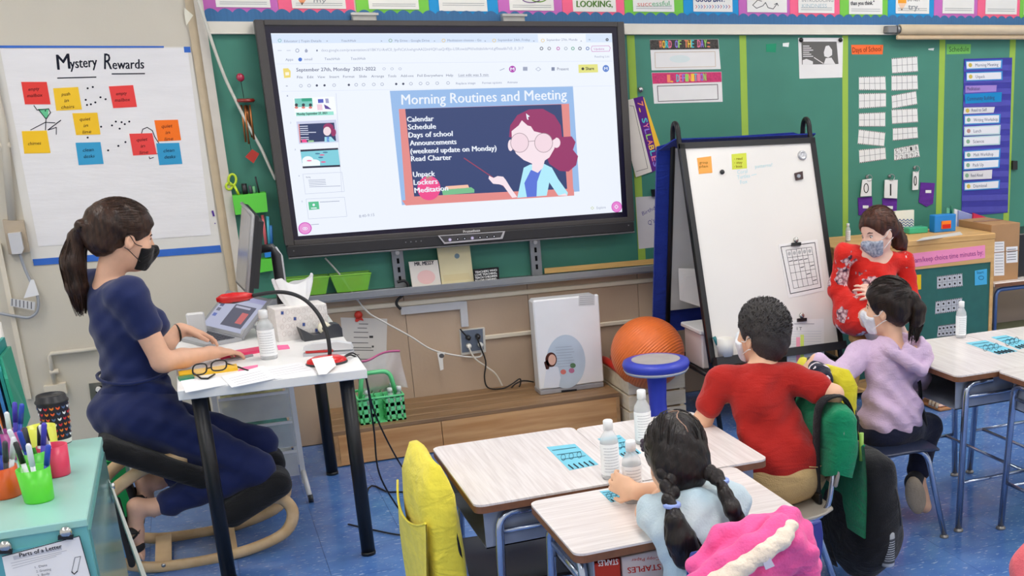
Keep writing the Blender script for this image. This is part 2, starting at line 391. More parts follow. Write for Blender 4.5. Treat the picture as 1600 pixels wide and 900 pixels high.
# plain tiles further out
for i in range(-14, 26):
    for j in range(-27, 8):
        x = SX+(i+.5)*.3048; y = SY+(j+.5)*.3048
        if y > -.0 or x > 8.8 or x < -2.8 or y < -8.8: continue
        if -4 <= i < 13 and -12 <= j < 5 and not (j < -10 and i < 3): continue
        rest.bx(x-.1518, x+.1518, y-.1518, y+.1518, -.004, 0)
o = part('floor_tile', rest, tile_mat(), FLOOR); o['kind'] = 'stuff'
wb = MB(); wb.bx(1.0, 9, .012, .2, 0, 3.1); WB = struct('wall_back', wb, M_cream)
# wall panels under the chalk tray, joints seen in the photograph
pxs = [1.0, WALL.p(641, 560)[0], WALL.p(826, 480)[0], WALL.p(998, 480)[0], 4.3, 5.5, 6.7, 9]
for a, b in zip(pxs, pxs[1:]):
    q = MB(); q.bx(a+.0015, b-.0015, 0, .012, 0, .765); part('wall_panel', q, M_low, WB)
wl = MB(); wl.bx(-3, 1.0, 0, .2, 0, 3.1); struct('wall_left', wl, M_wall)
q = MB(); q.bx(1.0, 1.035, -.012, .012, 0, 3.1); struct('trim_1', q, mat((196, 178, 148), .5, var=.05))
q = MB(); q.bx(1.035, 1.072, -.03, .012, 0, 3.1); struct('trim_2', q, mat((205, 198, 186), .45, var=.03))
zt = WALL.p(780, 460)[2]
q = MB(); q.bx(1.072, 9, -.014, 0, zt-.013, zt+.013, .004); struct('trim_3', q, M_cream)
z2 = WALL.p(795, 523)[2]
q = MB(); q.bx(WALL.p(756, 527)[0], 6, -.014, 0, z2-.012, z2+.012, .004); struct('trim_4', q, M_cream)
q = MB(); q.bx(-3, 9, -9, .2, 3.1, 3.2); CEIL = struct('ceiling', q, mat((235, 233, 228), .9))
for i, x in enumerate((-.6, 2.0, 4.6, 7.0)):
    for y in (-1.5, -3.9, -6.6):
        t = thing('ceiling_light', 'recessed rectangular fluorescent ceiling light above the classroom', 'ceiling light', (x, y, 3.1), 'ceiling lights')
        q = MB()
        for a, b, c, d in ((-.32, -.3, -.62, .62), (.3, .32, -.62, .62), (-.3, .3, -.62, -.6), (-.3, .3, .6, .62)): q.bx(x+a, x+b, y+c, y+d, 3.06, 3.1)
        part('frame', q, plastic((230, 230, 228)), t)
        q = MB(); q.bx(x-.3, x+.3, y-.6, y+.6, 3.07, 3.085); part('diffuser', q, mat((255, 250, 242), .5, var=0, emit=LAMP_STRENGTH), t)
# ---------------- chalkboard ----------------
def board_mat():
    M = mat((64, 132, 113), .55, var=.10, scale=2.2, detail=4); return M
q = MB(); q.bx(1.072, 9, 0, .011, .767, 1.987); solo('chalkboard', q, board_mat(), 'long green chalkboard across the back wall behind the display', 'chalkboard')
q = MB(); q.bx(1.072, 9, -.02, .012, 1.99, 2.043, .004); q.bx(1.072, 9, -.028, .012, 1.988, 1.996, .002); struct('trim_5', q, mat((224, 219, 206), .4, var=.02))
q = MB(); q.bx(1.072, 9, -.09, 0, .758, .766); q.bx(1.072, 9, -.094, -.086, .742, .775, .002); q.bx(1.072, 9, -.088, 0, .735, .742)
struct('trim_6', q, mat((158, 160, 162), .35, .55, var=.04))
# lime paper strips down the board
STR = [((979, 54), (991, 54), 'beside the display'), ((1155, 54), (1165.5, 54), 'behind the easel'), ((1316, 56), (1325, 56), 'beside the days of school cards'), ((1468, 65), (1477, 65), 'left of the pocket chart'), ((1578, 66), (1587, 66), 'right of the pocket chart')]
for a, b, wh in STR:
    x0 = WALL.p(*a)[0]; x1 = WALL.p(*b)[0]; q = MB(); q.bx(x0, x1, -.0012, 0, .79, 1.985)
    solo('paper_strip', q, paper((160, 194, 84)), 'narrow lime paper strip down the chalkboard '+wh, 'paper strip', 'lime strips on the chalkboard')
# bits of old tape
for (x, y, w_, h_, c) in ((1228, 70, 10, 7, (235, 238, 235)), (1205, 75, 16, 14, (50, 150, 112)), (1455, 77, 9, 4, (225, 230, 228))):
    sheet('tape_scrap', WALL, [(x-w_/2, y-h_/2+1), (x+w_/2, y-h_/2), (x+w_/2-1, y+h_/2), (x-w_/2, y+h_/2-1)], paper(c), {10: 'torn white tape scrap left on the chalkboard', 16: 'faded green tape square on the chalkboard', 9: 'small white tape scrap by the day cards'}[w_], 'tape', None, .001)
# ---------------- poster row and scalloped border above the board ----------------
PUR, PNK, GRN, BLU = (203, 115, 190), (250, 112, 146), (128, 205, 84), (52, 154, 214)
cols = [(318, 437, PUR, 338, 423, 11), (437, 556, PNK, 457, 541, 13), (558, 672, GRN, 577, 655, 14), (672, 780, BLU, 687, 762, 17), (780, 880, PUR, 797, 866, 16), (880, 977, PNK, 896, 963, 18), (977, 1069, GRN, 990, 1054, 18), (1069, 1155, BLU, 1084, 1145, 18), (1155, 1235, PUR, 1168, 1230, 19), (1235, 1313, PNK, 1248, 1304, 20), (1313, 1388, GRN, 1327, 1379, 22), (1388, 1460, BLU, 1400, 1452, 21), (1460, 1528, PUR, 1473, 1522, 21), (1528, 1594, PNK, 1540, 1589, 22), (1594, 1655, GRN, 1600, 1648, 23)]
what = ['purple paper with a lined note, leftmost of the row', 'pink paper with a pencil drawing on its sheet', 'green paper with two printed rules', 'blue paper with three ruled lines', 'purple paper with a green swirl drawing', 'pink paper reading LOOKING', 'green paper reading successful', 'blue paper reading GOOD DAY with arrows', 'purple paper with a looping arrow', 'pink paper with pale outlined letters', 'green paper reading than you think', 'blue paper with a pencil reading try', 'purple paper with fine grey print', 'pink paper, second from the right edge', 'green paper at the right edge of the photo']
K = ink((50, 52, 58)); G_ = ink((150, 155, 158))
for (x0, x1, c, a, b, yb), wt in zip(cols, what):
    X0 = WALL.p(x0, 24)[0]; X1 = WALL.p(x1, 24)[0]
    t = thing('poster', 'quotation poster above the chalkboard, '+wt, 'poster', ((X0+X1)/2, 0, 2.06), 'poster row above the chalkboard')
    q = MB(); q.bx(X0+.001, X1-.001, .006, .010, 2.06, 2.46); part('backing', q, paper(c), t)
    XA = WALL.p(a, yb)[0]; XB = WALL.p(b, yb)[0]; ZB = WALL.p(a, yb)[2]
    q = MB(); q.bx(XA, XB, .002, .0045, ZB, 2.42); part('sheet', q, paper((238, 236, 230)), t)
    A = Art(PY(.002)); s = (b-a)/80
    if x0 == 437: A.poly([(466, 0), (478, 0), (472, 8)], ink((240, 160, 110))); A.poly([(470, 4), (474, 4), (472, 8)], K); A.text('my', 490, 4, 510, 4, 7, G_)
    elif x0 == 780: A.ringline(830, -2, 14, 6, 1.6, ink((150, 110, 170))); A.ringline(842, -3, 12, 6, 1.6, ink((140, 190, 80)))
    elif x0 == 880: A.text('LOOKING,', 901, 11, 957, 11, 10, ink((90, 130, 60)), bold=.5)
    elif x0 == 977: A.text('succ', 996, 10, 1018, 9.5, 8, ink((225, 160, 150)), bold=.25); A.text('essful.', 1019, 9.5, 1049, 9, 8, ink((140, 190, 150)), bold=.25)
    elif x0 == 1069:
        A.text('GOOD DAY!', 1087, 3, 1132, 3, 9, ink((50, 70, 120)), bold=.4)
        for i in range(13): A.line([(1087+i*4.3, 8), (1089+i*4.3, 10.5), (1087+i*4.3, 13)], 1, ink([(210, 120, 130), (120, 170, 200), (120, 120, 190)][i % 3]))
    elif x0 == 1155: A.line([(1190, 2), (1184, 0), (1176, 8), (1182, 13), (1192, 9), (1196, 4), (1200, 12), (1208, 14), (1214, 6)], 1, K); A.line([(1210, 7), (1214, 5), (1216, 9)], 1, K)
    elif x0 == 1235: A.text('INTRODUCING', 1253, 3, 1302, 3, 5, G_); A.text('KINDNESS', 1253, 12, 1292, 12, 6, ink((180, 200, 205)))
    elif x0 == 1313: A.text('than you think."', 1329, 8, 1366, 7.5, 6.5, K, bold=.2)
    elif x0 == 1388: A.poly([(1403, -5), (1416, -5), (1416, 5), (1403, 5)], ink((246, 168, 60))); A.poly([(1403, 5), (1416, 5), (1409, 17)], ink((244, 205, 170))); A.poly([(1407.5, 14), (1410.5, 14), (1409, 17)], K); A.text('DO NOT', 1418, 2, 1438, 2, 5, K); A.text('try.', 1419, 15, 1436, 15, 9, G_, bold=.3)
    A.up()
    for k in range(2 if x0 not in (1069, 1155, 880) else 0): A.line([(a+5*s, yb-5-3*k-(4 if x0 == 672 else 0)), (b-6*s, yb-4.6-3*k-(4 if x0 == 672 else 0))], .7, G_)
    A.build(t)
X0 = WALL.p(319, 30)[0]; per = .0605; n = int((7.2-X0)/per)
q = MB(); top = []
for i in range(n*6+1):
    u = i/6; top.append((X0+u*per, 2.083+.017*abs(math.sin(math.pi*u))**.8))
vs = []; fs = []
for x, z in top: vs += [(x, -.001, 2.04), (x, -.001, z), (x, -.0035, 2.04), (x, -.0035, z)]
for i in range(len(top)-1):
    a = 4*i; b = a+4; fs += [(a+2, b+2, b+3, a+3), (a, a+1, b+1, b), (a+1, a+3, b+3, b+1), (a, b, b+2, a+2)]
q.add(vs, fs); solo('scalloped_border', q, mat((60, 110, 158), .75, var=.08, scale=120, stretch=(1, 1, .05)), 'long blue scalloped paper border along the top of the chalkboard', 'paper border')
# roll-down map tube on the rail at the right
t = thing('roller_screen', 'cream rolled-up pull-down screen with grey end bracket hanging on the top rail', 'roller screen', (6, -.06, 1.93))
xa = PY(-.06).p(1405, 48)[0]
q = MB(); q.cyl((xa, -.06, 2.016), (8.5, -.06, 2.016), .029, 20); part('roll', q, mat((222, 202, 170), .5, var=.03), t)
q = MB(); q.bx(xa-.02, 8.5, -.068, -.052, 1.960, 1.986, .006); part('bottom_bar', q, mat((205, 180, 145), .5), t)
q = MB(); q.bx(xa-.085, xa-.02, -.075, -.022, 1.995, 2.037, .005); q.cyl((xa-.022, -.06, 2.016), (xa, -.06, 2.016), .024, 14); part('end_bracket', q, mat((140, 140, 140), .35, .7), t)
# =============== INTERACTIVE DISPLAY ===============
TY = -.1172; TV = PY(TY)
tv = thing('interactive_display', 'large wall-mounted interactive display showing a morning routines slide', 'display', (2.14, -.1, .97))
BLK = mat((44, 43, 44), .4, var=.05, scale=40); DK = mat((26, 25, 28), .3, var=.05)
q = MB(); q.bx(1.29, 3.0, -.104, -.03, 1.0, 2.03, .01); part('housing', q, DK, tv)
x0, x1, z0, z1 = 1.267, 3.022, 1.028, 2.047; a0, a1, c0, c1 = 1.306, 2.985, 1.052, 2.022
q = MB()
for b in ((x0, a0, z0, z1), (a1, x1, z0, z1), (a0, a1, z0, c0), (a0, a1, c1, z1)): q.bx(b[0], b[1], -.125, -.04, b[2], b[3], .003)
part('bezel', q, mat((70, 66, 64), .4, var=.04), tv)
q = MB(); q.bx(a0, a1, TY+.001, -.09, c0, c1); part('glass_border', q, mat((16, 10, 40), .2, var=0), tv)
q = MB(); q.bx(1.272, 3.016, -.135, -.04, .972, 1.03, .006); sb = part('speaker_bar', q, mat((40, 38, 40), .5, var=.1, scale=200), tv)
q = MB(); q.bx(1.272, 3.016, -.139, -.1, .966, .974, .002); part('lower_edge', q, mat((120, 120, 122), .35, .6), sb)
FP = PY(-.139)
q = MB(); q.slab([FP.p(x, y) for x, y in ((684, 368), (789, 361), (785, 373), (694, 381))], (0, -.004, 0)); cp = part('control_panel', q, mat((205, 203, 205), .3, .5), tv)
FP2 = PY(-.143); A = Art(FP2); A.poly([(687, 369), (786, 362.5), (782, 371), (695, 378.5)], mat((70, 68, 70), .35)); A.up()
for i, x in enumerate((703, 715, 726, 738, 750, 761, 772)): A.ell(x, 374.5-(x-703)*.075, 2.4, 2.4, ink((205, 190, 230) if i in (0, 3) else (40, 40, 44))); A.up(); A.ell(x, 374.5-(x-703)*.075, 1.0, 1.0, ink((235, 235, 240))); A.up(-.0003)
A.build(cp, 'button')
A = Art(PY(-.135)); A.text('Promethean', 724, 364, 750, 361.8, 4.2, ink((215, 212, 210)), bold=.15); A.up(.0002)
for x, y in ((634, 378.5), (642, 377.8), (650, 377.2), (658, 376.5), (459, 392), (982, 352)): A.ell(x, y, 1.1, 1.1, ink((120, 120, 122)))
A.build(tv, 'lettering')
for xp in (572, 807):
    X = TV.p(xp, 26)[0]; q = MB(); q.bx(X-.055, X+.055, -.07, -.012, 2.02, 2.085, .004); q.bx(X-.062, X+.062, -.09, -.07, 2.072, 2.082); part('top_bracket', q, mat((190, 188, 182), .35, .5), tv)
for xp in (622, 838):
    X = PY(-.03).p(xp, 410)[0]; br = MB(); br.bx(X-.028, X+.028, -.034, -.004, .768, 1.03); b = part('wall_bracket', br, mat((150, 153, 156), .35, .6), tv)
    s = MB()
    for z in (.80, .845, .89): s.bx(X-.006, X+.006, -.0355, -.034, z, z+.026)
    part('slot', s, ink((20, 20, 22)), b)
    s = MB(); s.cyl((X, -.034, .945), (X, -.042, .945), .011, 10); part('bolt', s, mat((200, 200, 200), .3, .8), b)
# ---- what the screen shows (lit pixels) ----
A = Art(TV, .0006)
S = lambda r, g, b: scr((r, g, b), 1.0)
white = S(236, 242, 252)
sm = MB(); sm.slab([TV.p(x, y) for x, y in ((423, 52), (956, 52), (972, 331), (466, 369))], (0, -.0005, 0)); SCR = part('screen', sm, white, tv)
def sy(x, y): # y at column x for a level line whose left end is at height y near x=430
    return y
def lvl(y): return -(y-52)*.00024   # slope of level lines on the screen at that height
A.poly([(423.3, 53), (955.7, 53), (956.6, 66), (425, 67.5)], S(214, 228, 248)); A.up()
A.poly([(840, 53.2), (915, 53.2), (915.5, 65.8), (841, 66)], S(238, 243, 253)); A.up()
T1 = S(128, 138, 165); T2 = S(158, 166, 188); T3 = S(96, 104, 130)
for tx, x0, x1, y in (('Educator | Topin Details', 444, 502, 66), ('TeachHub', 533, 556, 65.5), ('My Drive - Google Drive', 617, 671, 65.3), ('Meditation choices - Go', 699, 752, 64.8), ('September 24th, Friday', 778, 828, 64.3), ('September 27th, Monda', 854, 902, 64)): A.text(tx, x0, y, x1, y-.4, 3.6, T1)
for x in (511, 596, 679, 758, 834, 908): A.text('x', x-1.3, 65, x+1.3, 65, 2.6, T3)
A.text('+', 919, 63.5, 923, 63.5, 3, T3)
for x, c in ((437, (60, 170, 160)), (610, (90, 150, 90)), (693, (230, 190, 60)), (772, (230, 190, 60)), (848, (230, 190, 60))): A.ringline(x, 63.3, 2.4, 2.4, .7, S(*c), 12)
A.ringline(948.5, 62, 1.6, 1.6, 1.3, S(50, 50, 60), 12)
A.line([(434, 79), (440, 79)], .7, T2); A.line([(448, 79), (454, 79)], .7, T2); A.ringline(464.5, 79, 2.6, 2.6, .8, T1, 12); A.poly([(476, 79), (478.5, 76), (481, 79), (480, 82), (477, 82)], T2); A.ell(495.3, 79, 1.2, 1.5, T3)
A.text('docs.google.com/presentation/d/1BKYU-RnfC0_fprFtCzUoehgmAA22mHQf1uaQrf0Jo-U3RowdzMd/edit#slide=id.gf0eaa6b7d3_0_317', 502, 80.5, 818, 77.5, 4.2, T2)
for x, c in ((846, (60, 60, 70)), (858, (130, 130, 140)), (872, (190, 60, 160)), (884, (170, 180, 190)), (895, (70, 160, 120)), (906, (60, 60, 80)), (918, (60, 100, 170))): A.ringline(x, 75.8, 2.2, 2.2, 1, S(*c), 12)
A.line([(925, 72), (951, 71.6), (953.5, 74.5), (952, 80), (925, 80.6), (923.5, 76), (925, 72)], .7, S(200, 110, 180)); A.text('Update', 928, 78, 944, 77.8, 3.2, S(190, 90, 170))
A.text('Apps', 446, 95, 458, 94.8, 4, T1); A.text('nmail', 475.5, 94.5, 488, 94.2, 4, T1); A.text('TeachHub', 507, 94, 531, 93.6, 4, T1); A.text('TeachHub', 548, 93.6, 571, 93.2, 4, T1); A.ell(469, 93, 3, 3, S(60, 110, 200)); A.text('Reading List', 929, 90, 952, 89.6, 3.2, T2)
A.line([(432, 100), (957, 95.5)], .5, S(214, 222, 236))
A.poly([(442, 107), (450, 106.5), (454, 111), (454, 121), (444, 122)], S(236, 214, 110)); A.up(); A.poly([(445.5, 113), (451.5, 112.6), (451.8, 117.4), (446, 118)], S(250, 244, 220))
A.text('September 27th, Monday  2021-2022', 463, 111.8, 587, 110, 5.6, S(84, 90, 118), bold=.12)
for x in (600, 612.5, 625): A.ringline(x, 107.5, 2.2, 1.8, .6, T2, 8)
for tx, x0, x1 in (('File', 464, 473), ('Edit', 480, 490), ('View', 496, 508), ('Insert', 515, 530), ('Format', 536, 554), ('Slide', 561, 573), ('Arrange', 580, 600), ('Tools', 606, 619), ('Add-ons', 626, 646), ('Poll Everywhere', 652, 692), ('Help', 697, 708), ('Last edit was 5 min', 716.5, 763)): A.text(tx, x0, 122.5-(x0-464)*.013, x1, 122.5-(x1-464)*.013, 3.9, T3)
A.line([(716, 120.2), (764, 119.6)], .4, T2)
for x, c in ((448, 1), (470, 0), (483, 0), (495, 2), (507, 2), (522, 0), (545, 2), (556.5, 0), (568, 0), (584, 0), (597, 0), (619, 2), (630, 2), (642, 0), (657, 0), (668, 0), (683, 0), (700, 0)):
    y = 136-(x-448)*.019
    if c == 2: A.ell(x, y-1.5, 2, 2, S(60, 66, 90), 6)
    elif c == 1: A.text('+', x-2, y, x+2, y, 3, T3)
    else: A.ringline(x, y-1.5, 2.4, 2.2, .6, T1, 8)
A.text('Replace image', 712.5, 132, 743, 131.3, 3.4, T1); A.text('Format options', 753.5, 131.2, 784, 130.5, 3.4, T1); A.text('Animate', 792.5, 130.3, 808.5, 130, 3.4, T1)
A.line([(440, 143), (961, 134)], .5, S(216, 224, 238))
A.line([(781, 110), (788, 107)], .8, T1); A.ell(800.5, 108, 5.3, 5.3, S(178, 70, 178)); A.up(); A.text('M', 797.5, 110.5, 803.5, 110.4, 5, white, bold=.2); A.up(-.0003)
A.rect(817, 104.5, 824, 110.5, T2); A.ringline(841, 108, 4, 3, .7, T2, 4); A.rect(861.5, 105, 866.5, 110.5, T1); A.text('Present', 870.5, 110, 888.5, 109.7, 4.6, T3)
A.poly([(903.5, 101), (933.5, 100.3), (934.5, 113), (904, 114)], S(226, 224, 128)); A.up(); A.text('Share', 915, 109.5, 928, 109.2, 4.8, S(60, 60, 50), bold=.2); A.ell(910.5, 107.5, 2.2, 2.2, S(60, 60, 50)); A.up(-.0003)
A.ell(946.5, 107, 5, 5.5, S(92, 130, 205)); A.up(); A.text('M', 944, 109.4, 949, 109.3, 4.6, white, bold=.15); A.up(-.0003)
# thumbnail column
A.line([(525, 146), (534, 300)], 1.0, S(214, 220, 236))
A.poly([(458, 153), (522, 151), (526, 178), (461, 181)], S(246, 250, 255)); A.up()
A.poly([(460, 154), (487.5, 153), (489, 166.5), (461.5, 167.5)], S(120, 200, 190)); A.up(); A.poly([(471, 153.8), (487, 153.2), (487.6, 158), (471.5, 158.6)], S(40, 160, 130))
for x in (463, 474, 485): A.ell(x, 164, 2.5, 2.5, S(40, 50, 60)); A.ell(x, 168, 2.8, 1.8, S(220, 120, 110))
A.poly([(496.5, 155), (505, 154.7), (505.5, 160.5), (497, 161)], S(80, 90, 190)); A.poly([(508, 154), (513, 154), (514, 161), (509, 161)], S(160, 160, 200)); A.poly([(495, 163), (503, 162.8), (504, 172), (496, 172)], S(240, 205, 220)); A.poly([(506, 163), (512, 166), (518, 171), (508, 170)], S(90, 60, 150))
A.poly([(462, 176), (521, 174), (521.5, 179.5), (463, 181.5)], S(150, 226, 208)); A.up(); A.text('Monday September 27, 2021', 464, 180, 511, 178, 3.6, S(20, 60, 60), bold=.25)
A.poly([(463, 190), (525, 187), (529, 222), (467, 225)], S(205, 210, 235)); A.up(); A.poly([(466, 194), (522, 191.5), (525, 220), (468.5, 223)], S(34, 50, 96)); A.up(); A.poly([(466, 194), (467.6, 194), (470, 223), (468.5, 223)], S(220, 130, 130))
for k, y in enumerate((197.5, 200.8, 204, 207, 210, 215, 218)): A.line([(468.5+k*.3, y), (468.5+k*.3+(24 if k == 3 else 12), y-.4)], 1.2, S(215, 220, 240))
A.ell(513, 199, 8, 6.5, S(150, 40, 98)); A.ell(521, 207, 4, 6, S(150, 40, 98)); A.up(); A.ell(511, 205, 6, 7, S(240, 220, 226)); A.up(); A.poly([(507, 214), (517, 213.5), (524, 221), (507, 222)], S(160, 220, 236)); A.poly([(510, 214), (514, 214), (514.5, 221.5), (510.5, 221.5)], S(80, 110, 205)); A.poly([(471, 218), (478, 217.5), (480, 222.4), (472, 222.8)], S(240, 70, 140)); A.poly([(481, 219.5), (490, 219), (490.4, 222), (481.4, 222.4)], S(150, 195, 150))
A.poly([(469, 234), (528, 231), (531.5, 260.5), (473, 263)], S(24, 22, 52)); A.up(); A.poly([(469.5, 237), (528.3, 233.8), (531, 257.5), (472.6, 260)], S(126, 205, 220)); A.up(); A.ell(481, 251, 9, 7, S(240, 248, 252)); A.ell(491, 254, 9, 5, S(240, 248, 252)); A.poly([(472, 254), (500, 252), (500, 258.5), (472.6, 260)], S(240, 248, 252)); A.up()
for x, y, c in ((503, 242, (220, 110, 150)), (505, 253, (230, 100, 150)), (483, 251, (235, 130, 170)), (496, 240, (70, 130, 160)), (508, 238, (70, 130, 160)), (501, 246, (60, 120, 160))): A.ell(x, y, 4, 1.2, S(*c))
for y0, y1, o in ((272, 303, 0), (311, 342, 5)): A.line([(473+o, y0), (534+o*.8, y0-3), (538+o*.8, y1-4), (477+o, y1), (473+o, y0)], .6, S(196, 204, 222))
for k in range(5): A.line([(482+k*.4, 281.5+k*2.6), (482+k*.4+(26 if k < 4 else 48), 280.5+k*2.5)], .8, T2)
A.text('Morning', 478, 278, 485, 277.7, 2.4, T3)
A.poly([(481.5, 315.5), (497.5, 314.5), (499, 326.5), (483, 328)], S(84, 190, 140)); A.up(); A.ell(490, 320, 2, 2, white); A.poly([(485.5, 324.5), (494.5, 324), (494.8, 325.6), (486, 326)], white)
A.line([(500, 315.6), (530, 314)], .9, T2); A.line([(486, 351), (498, 350)], .8, T2)
for k, (x, y) in enumerate(((449, 150), (454, 192), (461, 234), (467, 275), (472, 315))): A.text(str(k+1), x-1, y+1, x+1, y+.9, 2.5, T2)
A.ell(476.5, 356.5, 10.5, 9.5, S(206, 80, 190)); A.up(); A.ell(476.5, 356.5, 9, 8.2, S(232, 150, 214)); A.up(); A.ringline(476.5, 357, 3.6, 2, .8, white, 14); A.ell(476.5, 357, 1.1, 1.1, white)
A.text('8:40-9:15', 561, 340, 585, 337.4, 4.4, T2)
A.text('Explore', 932, 326.5, 946, 325.5, 4, T2); A.ringline(925, 325, 2.4, 2.2, .6, S(190, 200, 130), 4)
A.ell(963, 323, 8.2, 8.6, S(206, 80, 190)); A.up(); A.ell(963, 323, 7.2, 7.6, S(230, 130, 208)); A.up(); A.ringline(962.5, 323, 2.6, 3, 1, white, 4)
# the slide
SL = S(150, 186, 232); A.o = .0012
A.poly([(609, 142), (895, 134.5), (905.5, 299), (628, 320.5)], SL); A.up()
FR = S(226, 138, 134)
A.poly([(623, 170.5), (889, 162), (896, 304), (634, 321)], FR); A.up()
A.poly([(633, 170.2), (877, 163), (886, 295), (647, 307)], S(44, 62, 112)); A.up()
A.poly([(628, 313), (896.5, 296), (897, 305.5), (634, 321)], S(226, 138, 134)); A.up()
A.text('Morning Routines and Meeting', 627.5, 163.5, 885.5, 155, 16, white, bold=.35)
for tx, x0, x1, y, y2 in (('Calendar', 636, 677.5, 190.5, 189), ('Schedule', 637.5, 681, 202.5, 201), ('Days of school', 638.5, 707, 215, 212.5), ('Announcements', 640.5, 713, 227.5, 225), ('(weekend update on Monday)', 641.5, 775.5, 240.2, 235), ('Read Charter', 642.5, 705.5, 252, 249.5), ('Unpack', 645.5, 679.5, 276.6, 275)): A.text(tx, x0, y, x1, y2, 8.2, white, bold=.4)
A.ell(670, 294, 18, 19, S(238, 72, 140)); A.ell(670, 278.5, 5, 3.5, S(110, 190, 140)); A.poly([(696, 291), (731, 288.5), (733, 293.5), (697, 296)], S(246, 192, 168)); A.poly([(690, 296), (736, 292.5), (741, 296), (741, 301), (692, 305)], S(118, 190, 140)); A.up()
A.text('Lockers', 646.5, 289, 683.5, 287, 8.2, white, bold=.4); A.text('Meditation', 648, 301.5, 700, 297.5, 8.2, white, bold=.4)
A.line([(725, 247), (768, 276), (792, 295)], 1.6, S(150, 60, 90)); A.up()
HA = S(150, 44, 100); SK = S(246, 226, 234)
A.poly([(795, 214), (797, 196), (808, 180), (826, 171), (848, 170), (866, 180), (876, 196), (878, 214), (893, 213), (899, 222), (895, 234), (903, 244), (900, 258), (888, 268), (874, 267), (858, 256), (852, 240), (800, 215)], HA); A.up()
# cardigan and top
A.poly([(828, 257), (850, 256), (862, 262), (872, 280), (887, 301), (886, 305.5), (872, 305.5), (858, 285), (854, 305.5), (808, 309), (812, 290), (818, 262)], S(176, 234, 250)); A.up()
A.poly([(829, 266), (846, 264), (839, 284), (838, 307), (823, 308), (819, 286)], S(86, 114, 214)); A.up()
A.poly([(831, 250), (851, 250), (848, 262), (840, 270), (831, 266)], SK); A.poly([(808, 308), (798, 294), (790, 281), (786, 276), (777, 275), (771, 278), (764, 274.5), (763, 279), (770, 287), (780, 288), (786, 290), (800, 309)], SK); A.poly([(873, 305), (883, 302), (886, 305.6), (872, 305.6)], SK)
A.ell(797.5, 227, 4.2, 9, SK); A.ell(869, 223, 6.2, 8, SK)
A.poly([(799, 205), (810, 196), (815, 188), (824, 196), (840, 200), (856, 208), (866, 216), (866, 232), (858, 246), (846, 254), (832, 256), (818, 250), (806, 240), (800, 226)], SK); A.up()
A.poly([(824, 189), (846, 190), (870, 205), (868, 216), (862, 220), (854, 210), (834, 205)], HA); A.up()
for x in (811.5, 849): A.ell(x, 223, 13.5, 14.5, S(242, 216, 226)); A.up(); A.ringline(x, 223, 14, 15, .8, S(150, 130, 140)); A.up(-.0003)
A.up(); A.line([(825.5, 221), (835, 220)], .8, S(150, 130, 140))
A.poly([(821.5, 177), (827.5, 182), (824.5, 183), (825.5, 187), (823.5, 187), (822.5, 184)], white)
A.build(SCR, 'pixels')
# =============== LEFT WALL: chart, tape, conduit ===============
WHITE = paper((236, 234, 232)); INK = ink((34, 36, 48))
t, P1 = sheet('chart_paper', WALL, [(-13, 73), (298, 73), (345, 385), (50, 408)], paper((222, 219, 212)), 'blank backing chart sheet taped behind the mystery rewards chart', 'chart paper', None, .0015, .0004)
t, P2 = sheet('chart_paper', P1, [(0, 76), (293, 75), (330, 367), (60, 385)], mat((232, 230, 230), .85, var=.03, scale=3, bump=.12, bscale=14, stretch=(1, 1, 6)), 'white chart titled Mystery Rewards covered with sticky notes', 'chart paper', None, .002)
A = Art(P2)
A.text('M', 90, 109, 110, 107, 24, INK, bold=.5); A.text('ystery', 110, 107, 152, 104, 16, INK, bold=.4); A.text('R', 163, 108, 175, 108, 25, INK, bold=.3); A.text('ewards', 176, 108, 225, 107, 15, INK, bold=.4)
A.line([(90, 122), (110, 121.5), (150, 120.5)], 1.8, INK); A.line([(175, 115.5), (226, 115)], 1.8, INK)
for x, y in ((137, 138), (145, 136), (134, 156), (136, 164), (142, 163), (149, 160), (157, 152), (165, 155), (158, 198), (175, 196), (181, 190), (190, 191), (195, 194), (187, 201), (202, 190), (137, 215), (196, 222), (185, 228), (169, 235)): A.ell(x, y, 1.7, 1.6, INK, 10)
A.poly([(60, 170), (76, 170), (75, 183), (71, 185)], ink((110, 200, 150))); A.up(); A.line([(53, 165), (58, 172), (76, 170), (79, 176), (76, 180), (73, 185), (71, 185), (60, 171)], 1.3, INK); A.line([(72, 185), (71, 203)], 1.2, INK); A.line([(48, 203), (71, 191), (86, 192)], 1.2, INK); A.line([(95, 188), (75, 203)], 1.5, INK); A.line([(76, 203), (88, 199), (88, 210)], 1.2, INK); A.ell(71, 173, 1.2, 1.2, INK, 8)
A.line([(221, 209), (223, 202), (230, 199), (238, 204), (242, 214), (249, 225)], 1.3, INK); A.line([(233, 245), (234, 248), (240, 246)], 1.2, INK); A.line([(238, 240), (246, 240)], 1, INK); A.line([(332, 330), (334, 337)], 3, ink((90, 60, 150))); A.ell(336, 349, 1, 1, ink((90, 60, 150)), 8)
A.build(t, 'marker_drawing')
